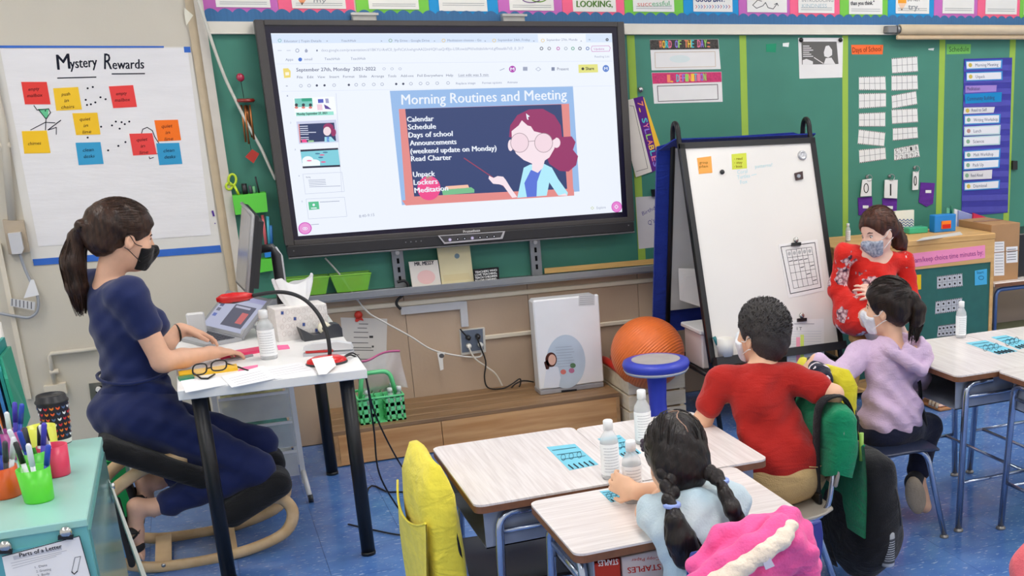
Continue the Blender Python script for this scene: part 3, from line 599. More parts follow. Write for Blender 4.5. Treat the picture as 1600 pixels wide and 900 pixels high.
NOTE = [(((33, 128), (73, 128), (79, 163), (39, 163)), (232, 72, 66), ('empty', 'mailbox'), 'red sticky note reading empty mailbox at the left of the chart'),
 (((83, 138), (122, 136), (128, 171), (88, 173)), (246, 200, 56), ('push', 'in', 'chairs'), 'yellow sticky note reading push in chairs on the chart'),
 (((170, 135), (208, 133), (214, 167), (177, 169)), (236, 76, 74), ('empty', 'mailbox'), 'red sticky note reading empty mailbox under the word Rewards'),
 (((113, 177), (152, 176), (157, 210), (119, 211)), (244, 196, 52), ('quiet', 'in', 'line'), 'yellow sticky note reading quiet in line on the chart'),
 (((241, 188), (278, 187), (283, 219), (247, 221)), (252, 122, 44), ('quiet', 'in', 'line'), 'orange sticky note reading quiet in line on the chart'),
 (((202, 209), (238, 208), (245, 241), (208, 243)), (236, 78, 76), ('quiet', 'in', 'line'), 'red sticky note reading quiet in line on the chart'),
 (((34, 205), (73, 204), (79, 239), (38, 240)), (246, 198, 50), ('chimes',), 'yellow sticky note reading chimes on the chart'),
 (((118, 223), (157, 222), (162, 256), (123, 258)), (66, 160, 204), ('clean', 'desks'), 'blue sticky note reading clean desks under a yellow note'),
 (((244, 224), (280, 223), (285, 256), (249, 258)), (62, 156, 202), ('clean', 'desks'), 'blue sticky note reading clean desks under the orange note')]
for px, c, tx, lb in NOTE:
    o, PN = sheet('sticky_note', P2, px, paper(c), lb, 'sticky note', 'sticky notes on the chart', .0015)
    A = Art(PN); n = len(tx); x0 = px[0][0]; y0 = px[0][1]
    for k, s in enumerate(tx):
        yy = y0+(14+10*k if n > 1 else 22)-(2 if n == 3 else 0); ww = len(s)*3.4; xx = x0+20-ww/2+k*1.5; A.text(s, xx, yy, xx+ww, yy-1.2, 5.2, ink((70, 40, 40)) if c[0] > 200 else INK, shear=.15)
    A.build(o, 'handwriting')
BT = mat((46, 104, 196), .6, var=.05)
sheet('painters_tape', P1, [(-13, 71), (256, 72), (256, 74.5), (-13, 75)], BT, 'blue painters tape along the top edge of the chart', 'tape', None, .0026)
sheet('painters_tape', P1, [(287, 73), (297, 73), (298, 82), (288, 82)], BT, 'small blue tape square at the top right of the chart', 'tape', None, .0026)
sheet('painters_tape', P1, [(51, 405), (344, 383), (346, 394), (53, 415)], BT, 'wide blue painters tape along the bottom of the chart', 'tape', None, .0016)
sheet('tape_piece', PY(-.012), [(288, 12), (302, 24), (291, 40), (288, 22)], paper((236, 232, 214)), 'piece of pale masking tape stuck over the wall trim', 'tape', None, .0015)
# ---- conduit and switch box at the far left ----
PC = PY(-.02)
def pxtube(pts, r, Y=-.02, n=8): mb = MB(); return mb.tube([PY(Y).p(x, y) for x, y in pts], r, n)
def smooth(pts, n=6):
    pts = [np.array(p, float) for p in pts]; out = []
    for i in range(len(pts)-1):
        p0 = pts[max(i-1, 0)]; p1 = pts[i]; p2 = pts[i+1]; p3 = pts[min(i+2, len(pts)-1)]
        for k in range(n):
            t = k/n; out.append(.5*(2*p1+(p2-p0)*t+(2*p0-5*p1+4*p2-p3)*t*t+(3*p1-p0-3*p2+p3)*t**3))
    out.append(pts[-1]); return out
t = thing('switch_box', 'beige wall switch box with vertical conduit and plugged-in grey adaptor', 'electrical box', tuple(PC.p(25, 400)))
part('conduit', pxtube([(-40, -20), (5, 200), (19, 344)], .016), M_wall, t)
q = MB(); q.tube([PC.p(1, 228), PC.p(16, 226)], .012, 8); part('conduit_clip', q, M_cream, t)
q = MB(); q.slab([PY(0).p(x, y) for x, y in ((5, 343), (38, 344), (47, 392), (15, 396))], (0, -.035, 0)); part('box_plate', q, mat((176, 160, 138), .5, var=.08), t)
q = MB(); q.slab([PY(-.035).p(x, y) for x, y in ((13, 364), (33, 362), (38, 388), (35, 395), (20, 396))], (0, -.03, 0)); part('adaptor', q, plastic((200, 200, 202)), t)
solo('cord', pxtube(smooth([(31, 397), (38, 418), (46, 436), (57, 458), (60, 475), (57, 488), (45, 496), (25, 494), (-20, 486)]), .006, -.03), plastic((160, 164, 170)), 'grey power cord looping down from the switch box at the left', 'cord')
o, PT = sheet('cord_tag', PY(-.04), [(48, 437), (53, 437), (61, 461), (37, 466)], paper((232, 232, 232)), 'white folded label wrapped on the grey power cord', 'tag', None, .002)
o, PT = sheet('cord_tag', PY(-.04), [(17, 466), (55, 472), (54, 485), (16, 478)], paper((206, 206, 206)), 'patterned grey label hanging off the grey power cord', 'tag', None, .002)
A = Art(PT)
for i in range(6): A.line([(19+i*6, 467.5+i), (19+i*6, 477+i)], 2, ink((130, 130, 132)))
A.build(o)
q = MB(); q.slab([PY(0).p(x, y) for x, y in ((-6, 380), (2, 380), (50, 622), (42, 622))], (0, -.02, 0)); solo('cable_raceway', q, M_cream, 'slanted cream cable raceway on the wall at the far left', 'raceway')
t = thing('pipe_run', 'beige angled conduit ending in a small box behind the coffee cup', 'conduit', tuple(PC.p(87, 612)))
part('pipe', pxtube([(160, 544), (80, 553), (77, 557), (86, 600)], .010), M_wall, t); q = MB(); q.slab([PY(0).p(x, y) for x, y in ((69, 602), (103, 596), (106, 612), (72, 615))], (0, -.04, 0)); part('junction_box', q, M_cream, t)
q = MB(); q.tube([PC.p(78, 582), PC.p(92, 580)], .012, 8); part('strap', q, M_cream, t)
def outlet(px, lb, name='wall_outlet'):
    o, P = sheet(name, WALL, px, mat((132, 130, 124), .35, .6), lb, 'outlet', None, .008); return o, P
o, P = outlet([(139, 599), (169, 596), (173, 637), (144, 640)], 'grey metal wall outlet behind the kneeling teacher')
A = Art(P); A.ell(156, 610, 6.5, 7.5, ink((30, 30, 32))); A.ell(158, 629, 6, 6.5, ink((30, 30, 32))); A.build(o, 'socket')
q = MB(); q.tube([P.p(154, 607), P.p(154, 607, .03)], .011, 10); q.tube([PY(-.035).p(154, 608), PY(-.04).p(160, 624), PY(-.03).p(168, 640)], .005, 6); solo('plug', q, plastic((236, 234, 228)), 'white plug and cord in the grey outlet behind the teacher', 'plug')
# =============== UNDER THE DISPLAY: chalk tray things ===============
TR = .776
def lime(): return mat((140, 214, 70), .3, var=.03, alpha=.72)
def basket(px0, px1, lb, grp):
    Xa = PY(-.075).p(px0, 455)[0]; Xb = PY(-.075).p(px1, 455)[0]; t = thing('storage_basket', lb, 'basket', ((Xa+Xb)/2, -.05, TR), grp)
    q = MB(); i = .012; h = .085; x0, x1, y0, y1 = Xa, Xb, -.083, -.012
    bot = [(x0+i, y0+i, TR), (x1-i, y0+i, TR), (x1-i, y1-i, TR), (x0+i, y1-i, TR)]; top = [(x0-i, y0-i*.2, TR+h), (x1+i, y0-i*.2, TR+h), (x1+i, y1+.008, TR+h), (x0-i, y1+.008, TR+h)]
    q.add(bot+top, [(0, 1, 2, 3), (0, 1, 5, 4), (1, 2, 6, 5), (2, 3, 7, 6), (3, 0, 4, 7)]); part('tub', q, lime(), t)
    q = MB(); q.tube(top, .003, 6, closed=True); part('rim', q, plastic((150, 220, 80)), t)
    q = MB(); R = random.Random(px0)
    for k in range(5): a = Xa+.02+R.random()*.03; q.cyl((a, -.05+R.random()*.02, TR+.01+.01*k), (Xb-.03, -.06+R.random()*.03, TR+.03+.01*k), .004, 6)
    part('contents', q, plastic((200, 130, 80)), t)['kind'] = 'stuff'
basket(449, 513, 'lime plastic basket on the chalk tray behind the tissue box', 'lime baskets on the tray')
basket(523, 579, 'lime plastic basket on the chalk tray right of the tissues', 'lime baskets on the tray')
def book(px, c, lb, Y=-.055, th=.012):
    q = MB(); P = PY(Y); q.slab([P.p(x, y) for x, y in px], (0, -th, 0)); t = solo('picture_book', q, paper(c), lb, 'book'); return t, PY(Y-th)
o, P = book([(638, 409), (683, 406), (689, 447), (644, 450)], (232, 224, 214), 'small square pale picture book, leftmost on the chalk tray')
A = Art(P); A.text('MR. MESSY', 648, 415.5, 678, 413, 6, ink((60, 60, 66)), bold=.3); A.ell(666, 433, 14, 11, ink((238, 196, 190))); A.build(o)
o, P = book([(682, 387), (733, 383), (740, 442), (690, 446)], (226, 214, 172), 'taller cream picture book on the chalk tray', -.045)
A = Art(P); A.poly([(692, 430), (733, 426), (735, 436), (694, 440)], ink((222, 206, 160))); A.up(); A.ell(714, 400, 4, 4, ink((120, 140, 150))); A.build(o)
o, P = book([(739, 421), (778, 417), (779, 438), (741, 442)], (44, 42, 44), 'small black sign about teachers who love teaching on the tray', -.055, .02); o.name = 'word_sign'; o['category'] = 'sign'
A = Art(P)
for k, s in enumerate(('TEACHERS WHO', 'LOVE TEACHING,', 'TEACH CHILDREN', 'TO LOVE LEARNING.')): A.text(s, 742.5, 427+k*4.5, 776.5, 423.2+k*4.5, 3.2, ink((226, 226, 224)), bold=.2)
A.build(o, 'lettering')
xa = PY(-.045).p(851, 430)[0]; q = MB(); q.bx(xa, xa+.92, -.055, -.045, TR, TR+.028); solo('yardstick', q, mat((206, 166, 100), .5, var=.12, stretch=(.4, 8, 8)), 'wooden yardstick standing on the chalk tray', 'yardstick')
# ---- raceway, outlet and cords on the tan wall ----
RW = mat((196, 196, 198), .45, var=.02)
t = thing('cable_raceway', 'grey angled cable raceway on the tan wall under the tray', 'raceway', tuple(WALL.p(724, 508)))
q = MB(); q.slab([WALL.p(x, y) for x, y in ((625, 479), (719, 470), (719, 482), (626, 491))], (0, -.02, 0)); part('channel', q, RW, t)
q = MB(); q.slab([WALL.p(x, y) for x, y in ((717, 470), (728, 470), (731, 509), (720, 510))], (0, -.021, 0)); part('channel', q, RW, t)
o, P = sheet('wall_outlet', WALL, [(717, 515), (756, 511), (758, 549), (720, 554)], mat((206, 204, 196), .4), 'four-socket wall outlet with plugs beside the white purifier', 'outlet', None, .02)
P = sheetpart('face_plate', P, [(720, 517), (754, 513.5), (755.5, 546), (722, 551)], mat((112, 122, 136), .4, .3), o, .003)
def plug(x, y, c, lb): q = MB(); q.tube([P.p(x, y), P.p(x, y, .02), P.p(x, y+2, .03)], [.014, .013, .007], 10); solo('plug', q, plastic(c), lb, 'plug', 'plugs in the four-socket outlet')
plug(731, 527, (34, 34, 36), 'black plug, upper left of the four-socket outlet'); plug(746, 525, (30, 30, 32), 'black plug, upper right of the four-socket outlet'); plug(732, 540, (232, 230, 222), 'white plug, lower left of the four-socket outlet'); plug(750, 538, (230, 230, 226), 'white plug, lower right of the four-socket outlet')
def cord(pts, c, lb, r=.0035, Y=-.03): solo('cord', pxtube(smooth(pts), r, Y, 6), plastic(c, .5), lb, 'cord')
cord([(621, 441), (632, 439), (638, 447), (631, 459), (621, 469), (620, 476), (626, 483)], (24, 24, 26), 'short thick black cord from the bracket into the raceway', .007, -.06)
cord([(508, 403), (530, 428), (556, 465), (575, 488), (598, 502), (640, 525), (672, 545), (700, 553), (735, 558), (752, 556), (752, 541)], (214, 212, 206), 'white cord draped from the display down to the outlet', .0045, -.05)
cord([(745, 527), (752, 545), (759, 566), (757, 590), (763, 606), (785, 607), (800, 600), (812, 592), (813, 600), (806, 612), (798, 609), (805, 600), (818, 595), (834, 597)], (22, 22, 24), 'black cord looping from the outlet to the purifier', .004, -.06)
cord([(732, 542), (742, 560), (760, 573), (775, 585), (785, 603)], (226, 220, 208), 'white cord hanging from the outlet to the platform', .0045, -.055)
cord([(719, 514), (724, 520), (731, 527)], (26, 26, 28), 'short black cord between raceway and outlet plug', .004, -.045)
o, PT = sheet('cord_tag', PY(-.055), [(683, 551), (696, 550), (692, 561), (693, 577), (688, 579)], paper((228, 226, 222)), 'small white tag hanging on the white cord', 'tag', None, .001)
A = Art(PT); A.ell(690, 556, 4, 3.5, ink((90, 90, 92))); A.build(o)
o, P = sheet('paper_sheet', WALL, [(532, 496), (605, 498), (603, 582), (540, 585)], paper((214, 210, 206)), 'printed instruction sheet taped to the tan wall beside the desk', 'paper', None, .0015)
A = Art(P)
for k, (y, a, b) in enumerate(((506, 561, 575), (512.5, 559, 573), (519, 553, 575), (527, 553, 575), (535.5, 549, 575), (543, 547, 580), (547, 551, 583), (554, 551, 561), (561, 555, 580), (568, 552, 570))): A.line([(a, y), (b, y+.3)], 1.2, ink((110, 108, 108)))
A.rect(577, 524.5, 583, 528, ink((70, 70, 72))); A.rect(581, 540, 584, 543, ink((70, 70, 72))); A.build(o)
t = thing('ribbon_magnet', 'red rosette ribbon holding the instruction sheet to the wall', 'ribbon', tuple(WALL.p(561, 502))); q = MB(); P = PY(-.002)
c = P.p(560, 492); q.lathe(c, [(0, .014), (.017, .012), (.02, .004), (.02, 0)], 12, (0, -1, 0)); part('rosette', q, plastic((222, 60, 44)), t)
q = MB(); q.slab([P.p(x, y) for x, y in ((556, 495), (565, 495), (568, 501), (562, 500), (558, 503), (555, 502))], (0, -.004, 0)); part('tails', q, plastic((222, 60, 44)), t)
# ---- wind chime, cable, caddies at the corner ----
PW = PY(-.05); t = thing('wind_chime', 'red and copper wind chime hanging on the chalkboard corner', 'wind chime', tuple(PW.p(394, 255)))
q = MB(); q.ell(PW.p(375.5, 121), (.018, .018, .019)); part('ball', q, mat((172, 40, 70), .25, coat=.5), t)
part('string', pxtube([(376, 125), (381, 153)], .0015, -.05, 5), ink((40, 40, 40)), t)
c = PW.p(383.5, 157); q = MB(); q.lathe(c-np.array((0, 0, .008)), [(0, 0), (.036, 0), (.042, .008), (.036, .016), (0, .016)], 20); part('disc', q, mat((140, 38, 28), .3, coat=.4), t)
for a, b in (((377, 164), (384, 222)), ((382, 165), (389, 225)), ((386, 165), (394, 215)), ((390, 164), (397, 218)), ((384, 164), (392, 208))): part('chime_tube', pxtube([a, b], .0045, -.05+random.uniform(-.02, .02)), mat((176, 112, 66), .3, .85), t)
part('string', pxtube([(388, 210), (393, 238)], .0012, -.05, 5), ink((40, 40, 40)), t)
q = MB(); q.slab([PW.p(x, y) for x, y in ((394, 233), (405, 240), (396, 255), (383, 245))], (0, -.008, 0)); part('sail', q, mat((176, 42, 28), .35), t)
cord([(306, -10), (322, 38), (338, 85), (352, 122), (366, 152), (388, 196), (408, 232), (420, 258), (431, 281)], (206, 204, 192), 'pale cable running from the ceiling corner behind the display', .007, -.06)
def caddy(px, c, lb, d=.06):
    t = thing('wall_caddy', lb, 'caddy', tuple(WALL.p(*px[3]))); q = MB(); pts = [WALL.p(x, y) for x, y in px]; off = np.array((0, -d, 0)); w_ = .002
    for a, b in ((0, 3), (1, 2), (3, 2)): q.add([pts[a], pts[b], pts[b]+off, pts[a]+off], [(0, 1, 2, 3)])
    q.slab([p+off for p in pts], (0, -.002, 0)); q.slab(pts, (0, -.002, 0)); part('pocket', q, plastic(c), t); return t
caddy([(362, 304), (414, 299), (417, 329), (367, 334)], (94, 206, 66), 'lime green magnetic caddy with scissors at the board corner')
caddy([(398, 404), (424, 401), (425, 420), (400, 424)], (94, 206, 66), 'lime green magnetic caddy behind the monitor stand')
caddy([(411, 384), (427, 382), (429, 398), (413, 400)], (40, 134, 214), 'blue magnetic caddy behind the monitor')
t = thing('scissors', 'yellow-green handled scissors standing in the lime caddy', 'scissors', tuple(PY(-.03).p(372, 305))); P = PY(-.035)
for (x, y, rx, ry) in ((363, 281, 7.5, 11), (358, 291, 6, 6.5)):
    q = MB(); n = 16; q.tube([P.p(x+rx*math.cos(2*math.pi*i/n)*.8+(y-281)*0, y+ry*math.sin(2*math.pi*i/n)*.8) for i in range(n)], .0055, 6, closed=True); part('finger_loop', q, plastic((196, 222, 50)), t)
q = MB(); q.tube([P.p(366, 290), P.p(374, 306)], .006, 6); part('shank', q, plastic((196, 222, 50)), t)
for (a, b, c, r, lb) in (((381, 287), (384, 306), (32, 30, 34), .012, 'thick black marker standing in the lime caddy'), ((390, 290), (393, 305), (70, 74, 80), .007, 'grey pen standing in the lime caddy'), ((399, 276), (405, 302), (40, 44, 46), .004, 'thin dark pen standing in the lime caddy'), ((396, 291), (398, 304), (120, 190, 130), .006, 'pale green pen standing in the lime caddy')):
    solo('marker', pxtube([a, b], r, -.035), plastic(c), lb, 'marker')
for (a, b, c) in (((418, 338), (421, 384), (90, 190, 214)), ((410, 336), (416, 384), (232, 110, 116)), ((423, 352), (425, 383), (60, 130, 200))): solo('ruler', pxtube([a, b], .007, -.03), plastic(c), {90: 'pale blue stick', 232: 'coral pink stick', 60: 'blue stick'}[c[0]]+' standing in the blue caddy behind the monitor', 'stick')
# =============== CARDS ON THE RIGHT OF THE BOARD ===============
RB = [ink(c) for c in ((250, 150, 110), (250, 205, 80), (90, 200, 210), (240, 130, 160), (150, 130, 220), (160, 215, 110))]
def rainbow(A, s, x0, y0, x1, y1, h, bold=.35):
    n = len(s); k = 0
    for i, ch in enumerate(s):
        if ch == ' ': continue
        a = x0+(x1-x0)*i/n; b = x0+(x1-x0)*(i+.85)/n; A.text(ch, a, y0+(y1-y0)*i/n, b, y0+(y1-y0)*(i+.85)/n, h, RB[k % 6], bold=bold); k += 1
o, P = sheet('header_card', WALL, [(1015, 62), (1122, 61), (1126, 108), (1018, 110)], WHITE, 'white card headed WORD OF THE DAY on the chalkboard', 'card', None, .002)
A = Art(P); A.poly([(1015.3, 62.3), (1121.8, 61.3), (1123, 76.5), (1016, 78)], mat((70, 66, 62), .8, var=.5, scale=160)); A.up(); rainbow(A, 'WORD OF THE DAY:', 1030, 75.2, 1110, 73.7, 12, .5); A.line([(1023, 82), (1117, 80.5), (1118, 104), (1024, 106), (1023, 82)], .6, ink((200, 170, 130))); A.ell(1062, 92, 16, 6, ink((222, 232, 230))); A.build(o)
o, P = sheet('header_card', WALL, [(1018, 113.5), (1127, 112), (1129, 159), (1022, 162)], WHITE, 'white card headed DEFINITION in pink on the chalkboard', 'card', None, .002)
A = Art(P); A.poly([(1018.5, 114), (1126.8, 112.4), (1127.5, 128), (1019.8, 131)], mat((206, 60, 112), .8, var=.15, scale=120)); A.up(); rainbow(A, '1. DEFINITION', 1043, 128.6, 1104, 126, 12, .5); A.line([(1027, 134.5), (1121, 132), (1122, 155), (1028.5, 158.5), (1027, 134.5)], .9, ink((70, 50, 60))); A.build(o)
for px, c, lb in (([(1001, 152), (1006, 152), (1037, 245), (1030, 262), (1012, 190)], (246, 196, 66), 'yellow edged word card at the back of the fanned cards'), ([(988, 154), (1004, 150), (1031, 262), (1017, 270)], (96, 44, 132), 'purple word card reading SYLLABLES beside the display'), ([(981, 156), (989, 154), (1018, 268), (993, 277), (986, 250)], (230, 222, 212), 'white bordered word card at the front of the fanned cards')):
    o, P = sheet('word_card', WALL, px, paper(c), lb, 'card', 'fanned word cards', .002, {246: 0, 96: .0025, 230: .005}[c[0]])
    A = Art(P)
    if c[0] == 96: rainbow(A, '7. SYLLABLES', 996, 160, 1022, 262, 8, .3)
    if c[0] == 230: A.line([(984, 165), (990, 166), (1012, 263), (994, 268)], .7, ink((90, 80, 80)))
    A.build(o)
q = MB(); q.lathe(WALL.p(1000, 140, .008), [(0, .012), (.012, .01), (.016, .0)], 12, (0, -1, 0)); solo('magnet_clip', q, mat((190, 190, 192), .25, .9), 'silver magnetic clip above the fanned word cards', 'clip')
o, P = sheet('note_paper', WALL, [(993, 308), (1027, 306), (1026, 386), (998, 389)], paper((214, 210, 212)), 'white note reading Birthday beside the easel', 'paper', None, .0015)
A = Art(P); A.text('Birthday', 1004, 337, 1032, 323, 6, ink((90, 90, 150)), .2); A.text("Q's", 1014, 352, 1024, 347, 7, ink((90, 90, 150)), .2); A.build(o, 'handwriting')
sheet('binder_clip', WALL, [(1017, 296), (1028, 295), (1029, 306), (1018, 307)], plastic((30, 32, 36)), 'black binder clip holding the birthday note', 'clip', None, .015)
o, P = sheet('photo_print', WALL, [(1247, 59), (1317, 59), (1316, 121), (1249, 123)], WHITE, 'black and white printed slide pinned to the chalkboard', 'print', None, .0015)
A = Art(P); gr = ink((108, 106, 104)); A.poly([(1252, 65), (1307, 65), (1310, 100), (1253, 101)], gr); A.up(); wk = ink((232, 230, 228)); A.poly([(1287, 82), (1290, 72), (1295, 71), (1300, 78), (1300, 86), (1294, 90), (1288, 88)], wk); A.poly([(1287, 100), (1290, 91), (1299, 90), (1305, 100)], wk); A.line([(1272, 90), (1286, 99)], 1.2, wk); A.poly([(1254, 94), (1260, 92), (1270, 96), (1270, 100.6), (1254, 101)], wk)
for k in range(6): A.line([(1255, 72+k*3.2), (1264+(k % 3)*3, 72+k*3.2)], 1.3, wk)
A.build(o)
for x, lb in ((1251, 'left'), (1312.5, 'right')): q = MB(); q.lathe(WALL.p(x, 62.5, .002), [(.012, 0), (.012, .008), (0, .010)], 14, (0, -1, 0)); solo('magnet', q, plastic((28, 28, 30)), 'round black magnet at the top %s of the printed slide' % lb, 'magnet')
o, P = sheet('label_card', WALL, [(1330, 70), (1380, 70), (1379, 85), (1331, 85)], paper((250, 118, 66)), 'orange label reading Days of School', 'label', None, .001)
A = Art(P); A.text('Days of School', 1332, 82, 1377, 80, 8, ink((120, 50, 30))); A.build(o, 'handwriting')
o, P = sheet('label_card', WALL, [(1479, 69), (1517, 69), (1516, 84), (1479, 85)], paper((124, 196, 100)), 'green label reading Schedule', 'label', None, .001)
A = Art(P); A.text('Schedule', 1483, 81, 1514, 80, 8, ink((60, 90, 60))); A.build(o, 'handwriting')
TF = [[(1342, 120), (1383, 119), (1384, 141), (1342, 141)], [(1342, 146), (1384, 145), (1384, 167), (1342, 170)], [(1342, 177), (1383, 175), (1383, 198), (1342, 198)], [(1342, 202), (1383, 207), (1381, 229), (1340, 225)], [(1342, 234), (1383, 230), (1384, 249), (1343, 255)], [(1393, 91), (1433, 88), (1434, 112), (1394, 115)], [(1393, 118), (1433, 117), (1434, 140), (1393, 142)], [(1393, 149), (1431, 142), (1433, 163), (1394, 170)], [(1393, 171), (1433, 169), (1434, 191), (1394, 194)], [(1395, 200), (1433, 198), (1434, 216), (1395, 220)], [(1397, 232), (1434, 225), (1437, 245), (1397, 251)]]
nm = ['topmost of the left column', 'second of the left column', 'third of the left column', 'tilted, fourth of the left column', 'lowest of the left column', 'topmost of the right column', 'second of the right column', 'tilted, third of the right column', 'fourth of the right column', 'fifth of the right column']
def lerp(px, u, v): (a, b, c, d) = [np.array(p, float) for p in px]; return tuple((a*(1-u)+b*u)*(1-v)+(d*(1-u)+c*u)*v)
def tenframe(px, PLN, lb, dots=0, nums=None, grp='ten frame cards', c=(238, 236, 232)):
    o, P = sheet('ten_frame_card', PLN, px, paper(c), lb, 'card', grp, .0015); A = Art(P); g = ink((120, 120, 120)); L = lambda u, v: lerp(px, u, v)
    for i in range(1, 5): A.line([L(i/5, .06), L(i/5, .94)], .5, g)
    A.line([L(.02, .5), L(.98, .5)], .5, g)
    for k in range(14): A.ell(*L((k+.5)/14, .03), 1, .8, ink((60, 60, 60)), 6); A.ell(*L((k+.5)/14, .97), 1, .8, ink((60, 60, 60)), 6)
    if nums:
        for k, ch in enumerate(nums): u = (k % 5+.3)/5; v = .42 if k < 5 else .92; a = L(u, v); b = L(u+.09, v); A.text(ch, *a, *b, 6, ink((70, 70, 70)))
    for k in range(dots): A.ell(*L((k % 5+.5)/5, .27 if k < 5 else .73), 1.5, 1.7, ink((50, 46, 46)), 10)
    A.build(o)
for px, s in zip(TF, nm): tenframe(px, WALL, 'white ten-square card on the chalkboard, '+s)
tenframe(TF[10], WALL, 'white ten-square card with handwritten digits on the chalkboard', nums='5971872892')
for px, ch, cx, cy, lb in (([(1347, 281), (1361, 279), (1361, 306), (1344, 307)], '0', 1354, 276, 'hanging number card 0, left of the card showing 1'), ([(1382, 281), (1402, 281), (1401, 310), (1381, 309)], '1', 1389, 275, 'hanging number card showing 1'), ([(1426, 268), (1435, 268), (1434, 296), (1425, 297)], '0', 1428, 262, 'narrow hanging number card seen at an angle')):
    o, P = sheet('number_card', PY(-.012), px, WHITE, lb, 'card', 'hanging number cards', .006); A = Art(P); mx = (px[0][0]+px[1][0]+px[2][0]+px[3][0])/4
    if ch == '0': A.ringline(mx, (px[0][1]+px[2][1])/2+.5, 3.4 if px[1][0]-px[0][0] > 10 else 1.8, 7, 1.3, ink((40, 40, 40)))
    else: A.line([(mx, px[0][1]+7), (mx, px[2][1]-5)], 2.2, ink((40, 40, 40)))
    A.build(o, 'numeral'); q = MB(); q.lathe(WALL.p(cx, cy, .001), [(.011, 0), (.011, .012), (0, .016)], 10, (0, -1, 0)); q.tube([PY(-.02).p(cx+4+5*math.cos(a), cy+2+5*math.sin(a)) for a in np.linspace(-2.5, 2.2, 9)], .0022, 5); solo('magnet_hook', q, mat((180, 180, 180), .25, .9), 'silver hook holding the '+lb.replace('hanging ', ''), 'hook', 'magnet hooks')
for px, lb in (([(1340, 309), (1362, 307), (1363, 336), (1341, 336)], 'purple pocket under the leftmost hanging number card'), ([(1378, 310), (1401, 310), (1400, 338), (1379, 338)], 'purple pocket hidden partly behind the red teacher\'s head'), ([(1438, 285), (1460, 286), (1457, 318), (1447, 323), (1435, 316)], 'pointed purple pocket beside the lime strip')):
    o, P = sheet('pocket', WALL, px, cloth((100, 48, 148)), lb, 'pocket', 'purple pockets', .006); x, y = px[0]; A = Art(P); A.rect(x+8, y+12, x+17, y+16.5, WHITE); A.build(o, 'tab')
# pocket chart
t, P = sheet('pocket_chart', WALL, [(1506, 92), (1581, 90), (1574, 332), (1502, 338)], mat((54, 52, 158), .6, var=.08), 'tall blue pocket chart with daily schedule cards', 'pocket chart', None, .004)
for k in range(13):
    y = 103+k*18.4; px = [(1505.7-k*.28, y), (1580.4-k*.52, y-2), (1580.2-k*.52, y+7), (1505.6-k*.28, y+9)]
    sheetpart('clear_pocket', P, px, mat((74, 72, 176), .25, var=.05), t, .0015)
CARDS = [([(1508, 95), (1566, 93), (1565, 107), (1509, 109)], 'Morning Meeting', 0), ([(1509, 113), (1566, 111), (1566, 125), (1509, 127)], 'Unpack', 0), ([(1508, 134), (1557, 133), (1556, 143), (1508, 145)], 'Meditation', 1), ([(1507, 147), (1565, 144), (1564, 159), (1508, 162)], 'Community Building', 2), ([(1506, 168), (1554, 167), (1552, 176), (1505, 178)], 'Read to Self', 3), ([(1506, 180), (1563, 178), (1562, 193), (1506, 195)], 'Writing Workshop', 0), ([(1506, 198), (1563, 195), (1562, 210), (1506, 212)], 'Lunch', 4), ([(1505, 214), (1563, 211), (1562, 226), (1505, 229)], 'Science', 4), ([(1506, 236), (1563, 232), (1562, 247), (1506, 249)], 'Math Workshop', 0), ([(1505, 251), (1562, 248), (1561, 262), (1505, 266)], 'Pack Up', 0), ([(1505, 268), (1550, 265), (1549, 279), (1505, 281)], 'Read Aloud', 3), ([(1506, 285), (1562, 281), (1561, 295), (1506, 298)], 'Dismissal', 0)]
for px, s, k in CARDS:
    c = [(70, 150, 214), (170, 140, 210), (36, 140, 200), (226, 224, 226), (186, 216, 220)][k]
    o, P3 = sheet('schedule_card', P, px, paper(c), '%s card reading %s in the pocket chart' % (['blue-edged', 'lilac', 'bright blue', 'white', 'pale'][k], s), 'card', 'schedule cards', .0015, .002)
    A = Art(P3); L = lambda u, v: lerp(px, u, v)
    if k in (0, 4): A.poly([L(.03, .12), L(.97, .12), L(.97, .88), L(.03, .88)], ink((236, 236, 240))); A.up()
    if k in (0, 3, 4): A.ell(*L(.13, .5), 3, 3.4, ink([(214, 190, 90), (140, 180, 150), (190, 150, 140)][len(s) % 3]), 10)
    A.text(s, *L(.27 if k in (0, 3, 4) else .06, .7), *L(min(.95, (.27 if k in (0, 3, 4) else .06)+.042*len(s)), .7), 5 if k in (0, 3, 4) else 6, ink((70, 76, 110))); A.build(o)
sheet('magnet_clip', WALL, [(1580, 251), (1587, 251), (1587, 265), (1580, 265)], plastic((24, 26, 28)), 'small black magnetic clip right of the pocket chart', 'clip', None, .02)
# =============== STUDENT FURNITURE ===============
CHROME = mat((176, 186, 205), .18, .9, var=.05); EDGE = mat((120, 78, 52), .5, var=.12, scale=40)
def desk_top_mat():
    M = bpy.data.materials.new('desk_laminate'); M.use_nodes = True; nt = M.node_tree; b = nt.nodes['Principled BSDF']; L = nt.links.new
    tc = nt.nodes.new('ShaderNodeTexCoord'); mp = nt.nodes.new('ShaderNodeMapping'); mp.inputs['Scale'].default_value = (3, 70, 1); L(tc.outputs['Object'], mp.inputs[0])
    nz = nt.nodes.new('ShaderNodeTexNoise'); nz.inputs['Scale'].default_value = 1.6; nz.inputs['Detail'].default_value = 5; nz.inputs['Distortion'].default_value = .6; L(mp.outputs[0], nz.inputs['Vector'])
    rp = nt.nodes.new('ShaderNodeValToRGB'); rp.color_ramp.elements[0].position = .36; rp.color_ramp.elements[1].position = .62
    rp.color_ramp.elements[0].color = (lin(212), lin(203), lin(198), 1); rp.color_ramp.elements[1].color = (lin(229), lin(222), lin(218), 1); L(nz.outputs[0], rp.inputs[0]); L(rp.outputs[0], b.inputs['Base Color'])
    b.inputs['Roughness'].default_value = .28; return M
DTOP = desk_top_mat()
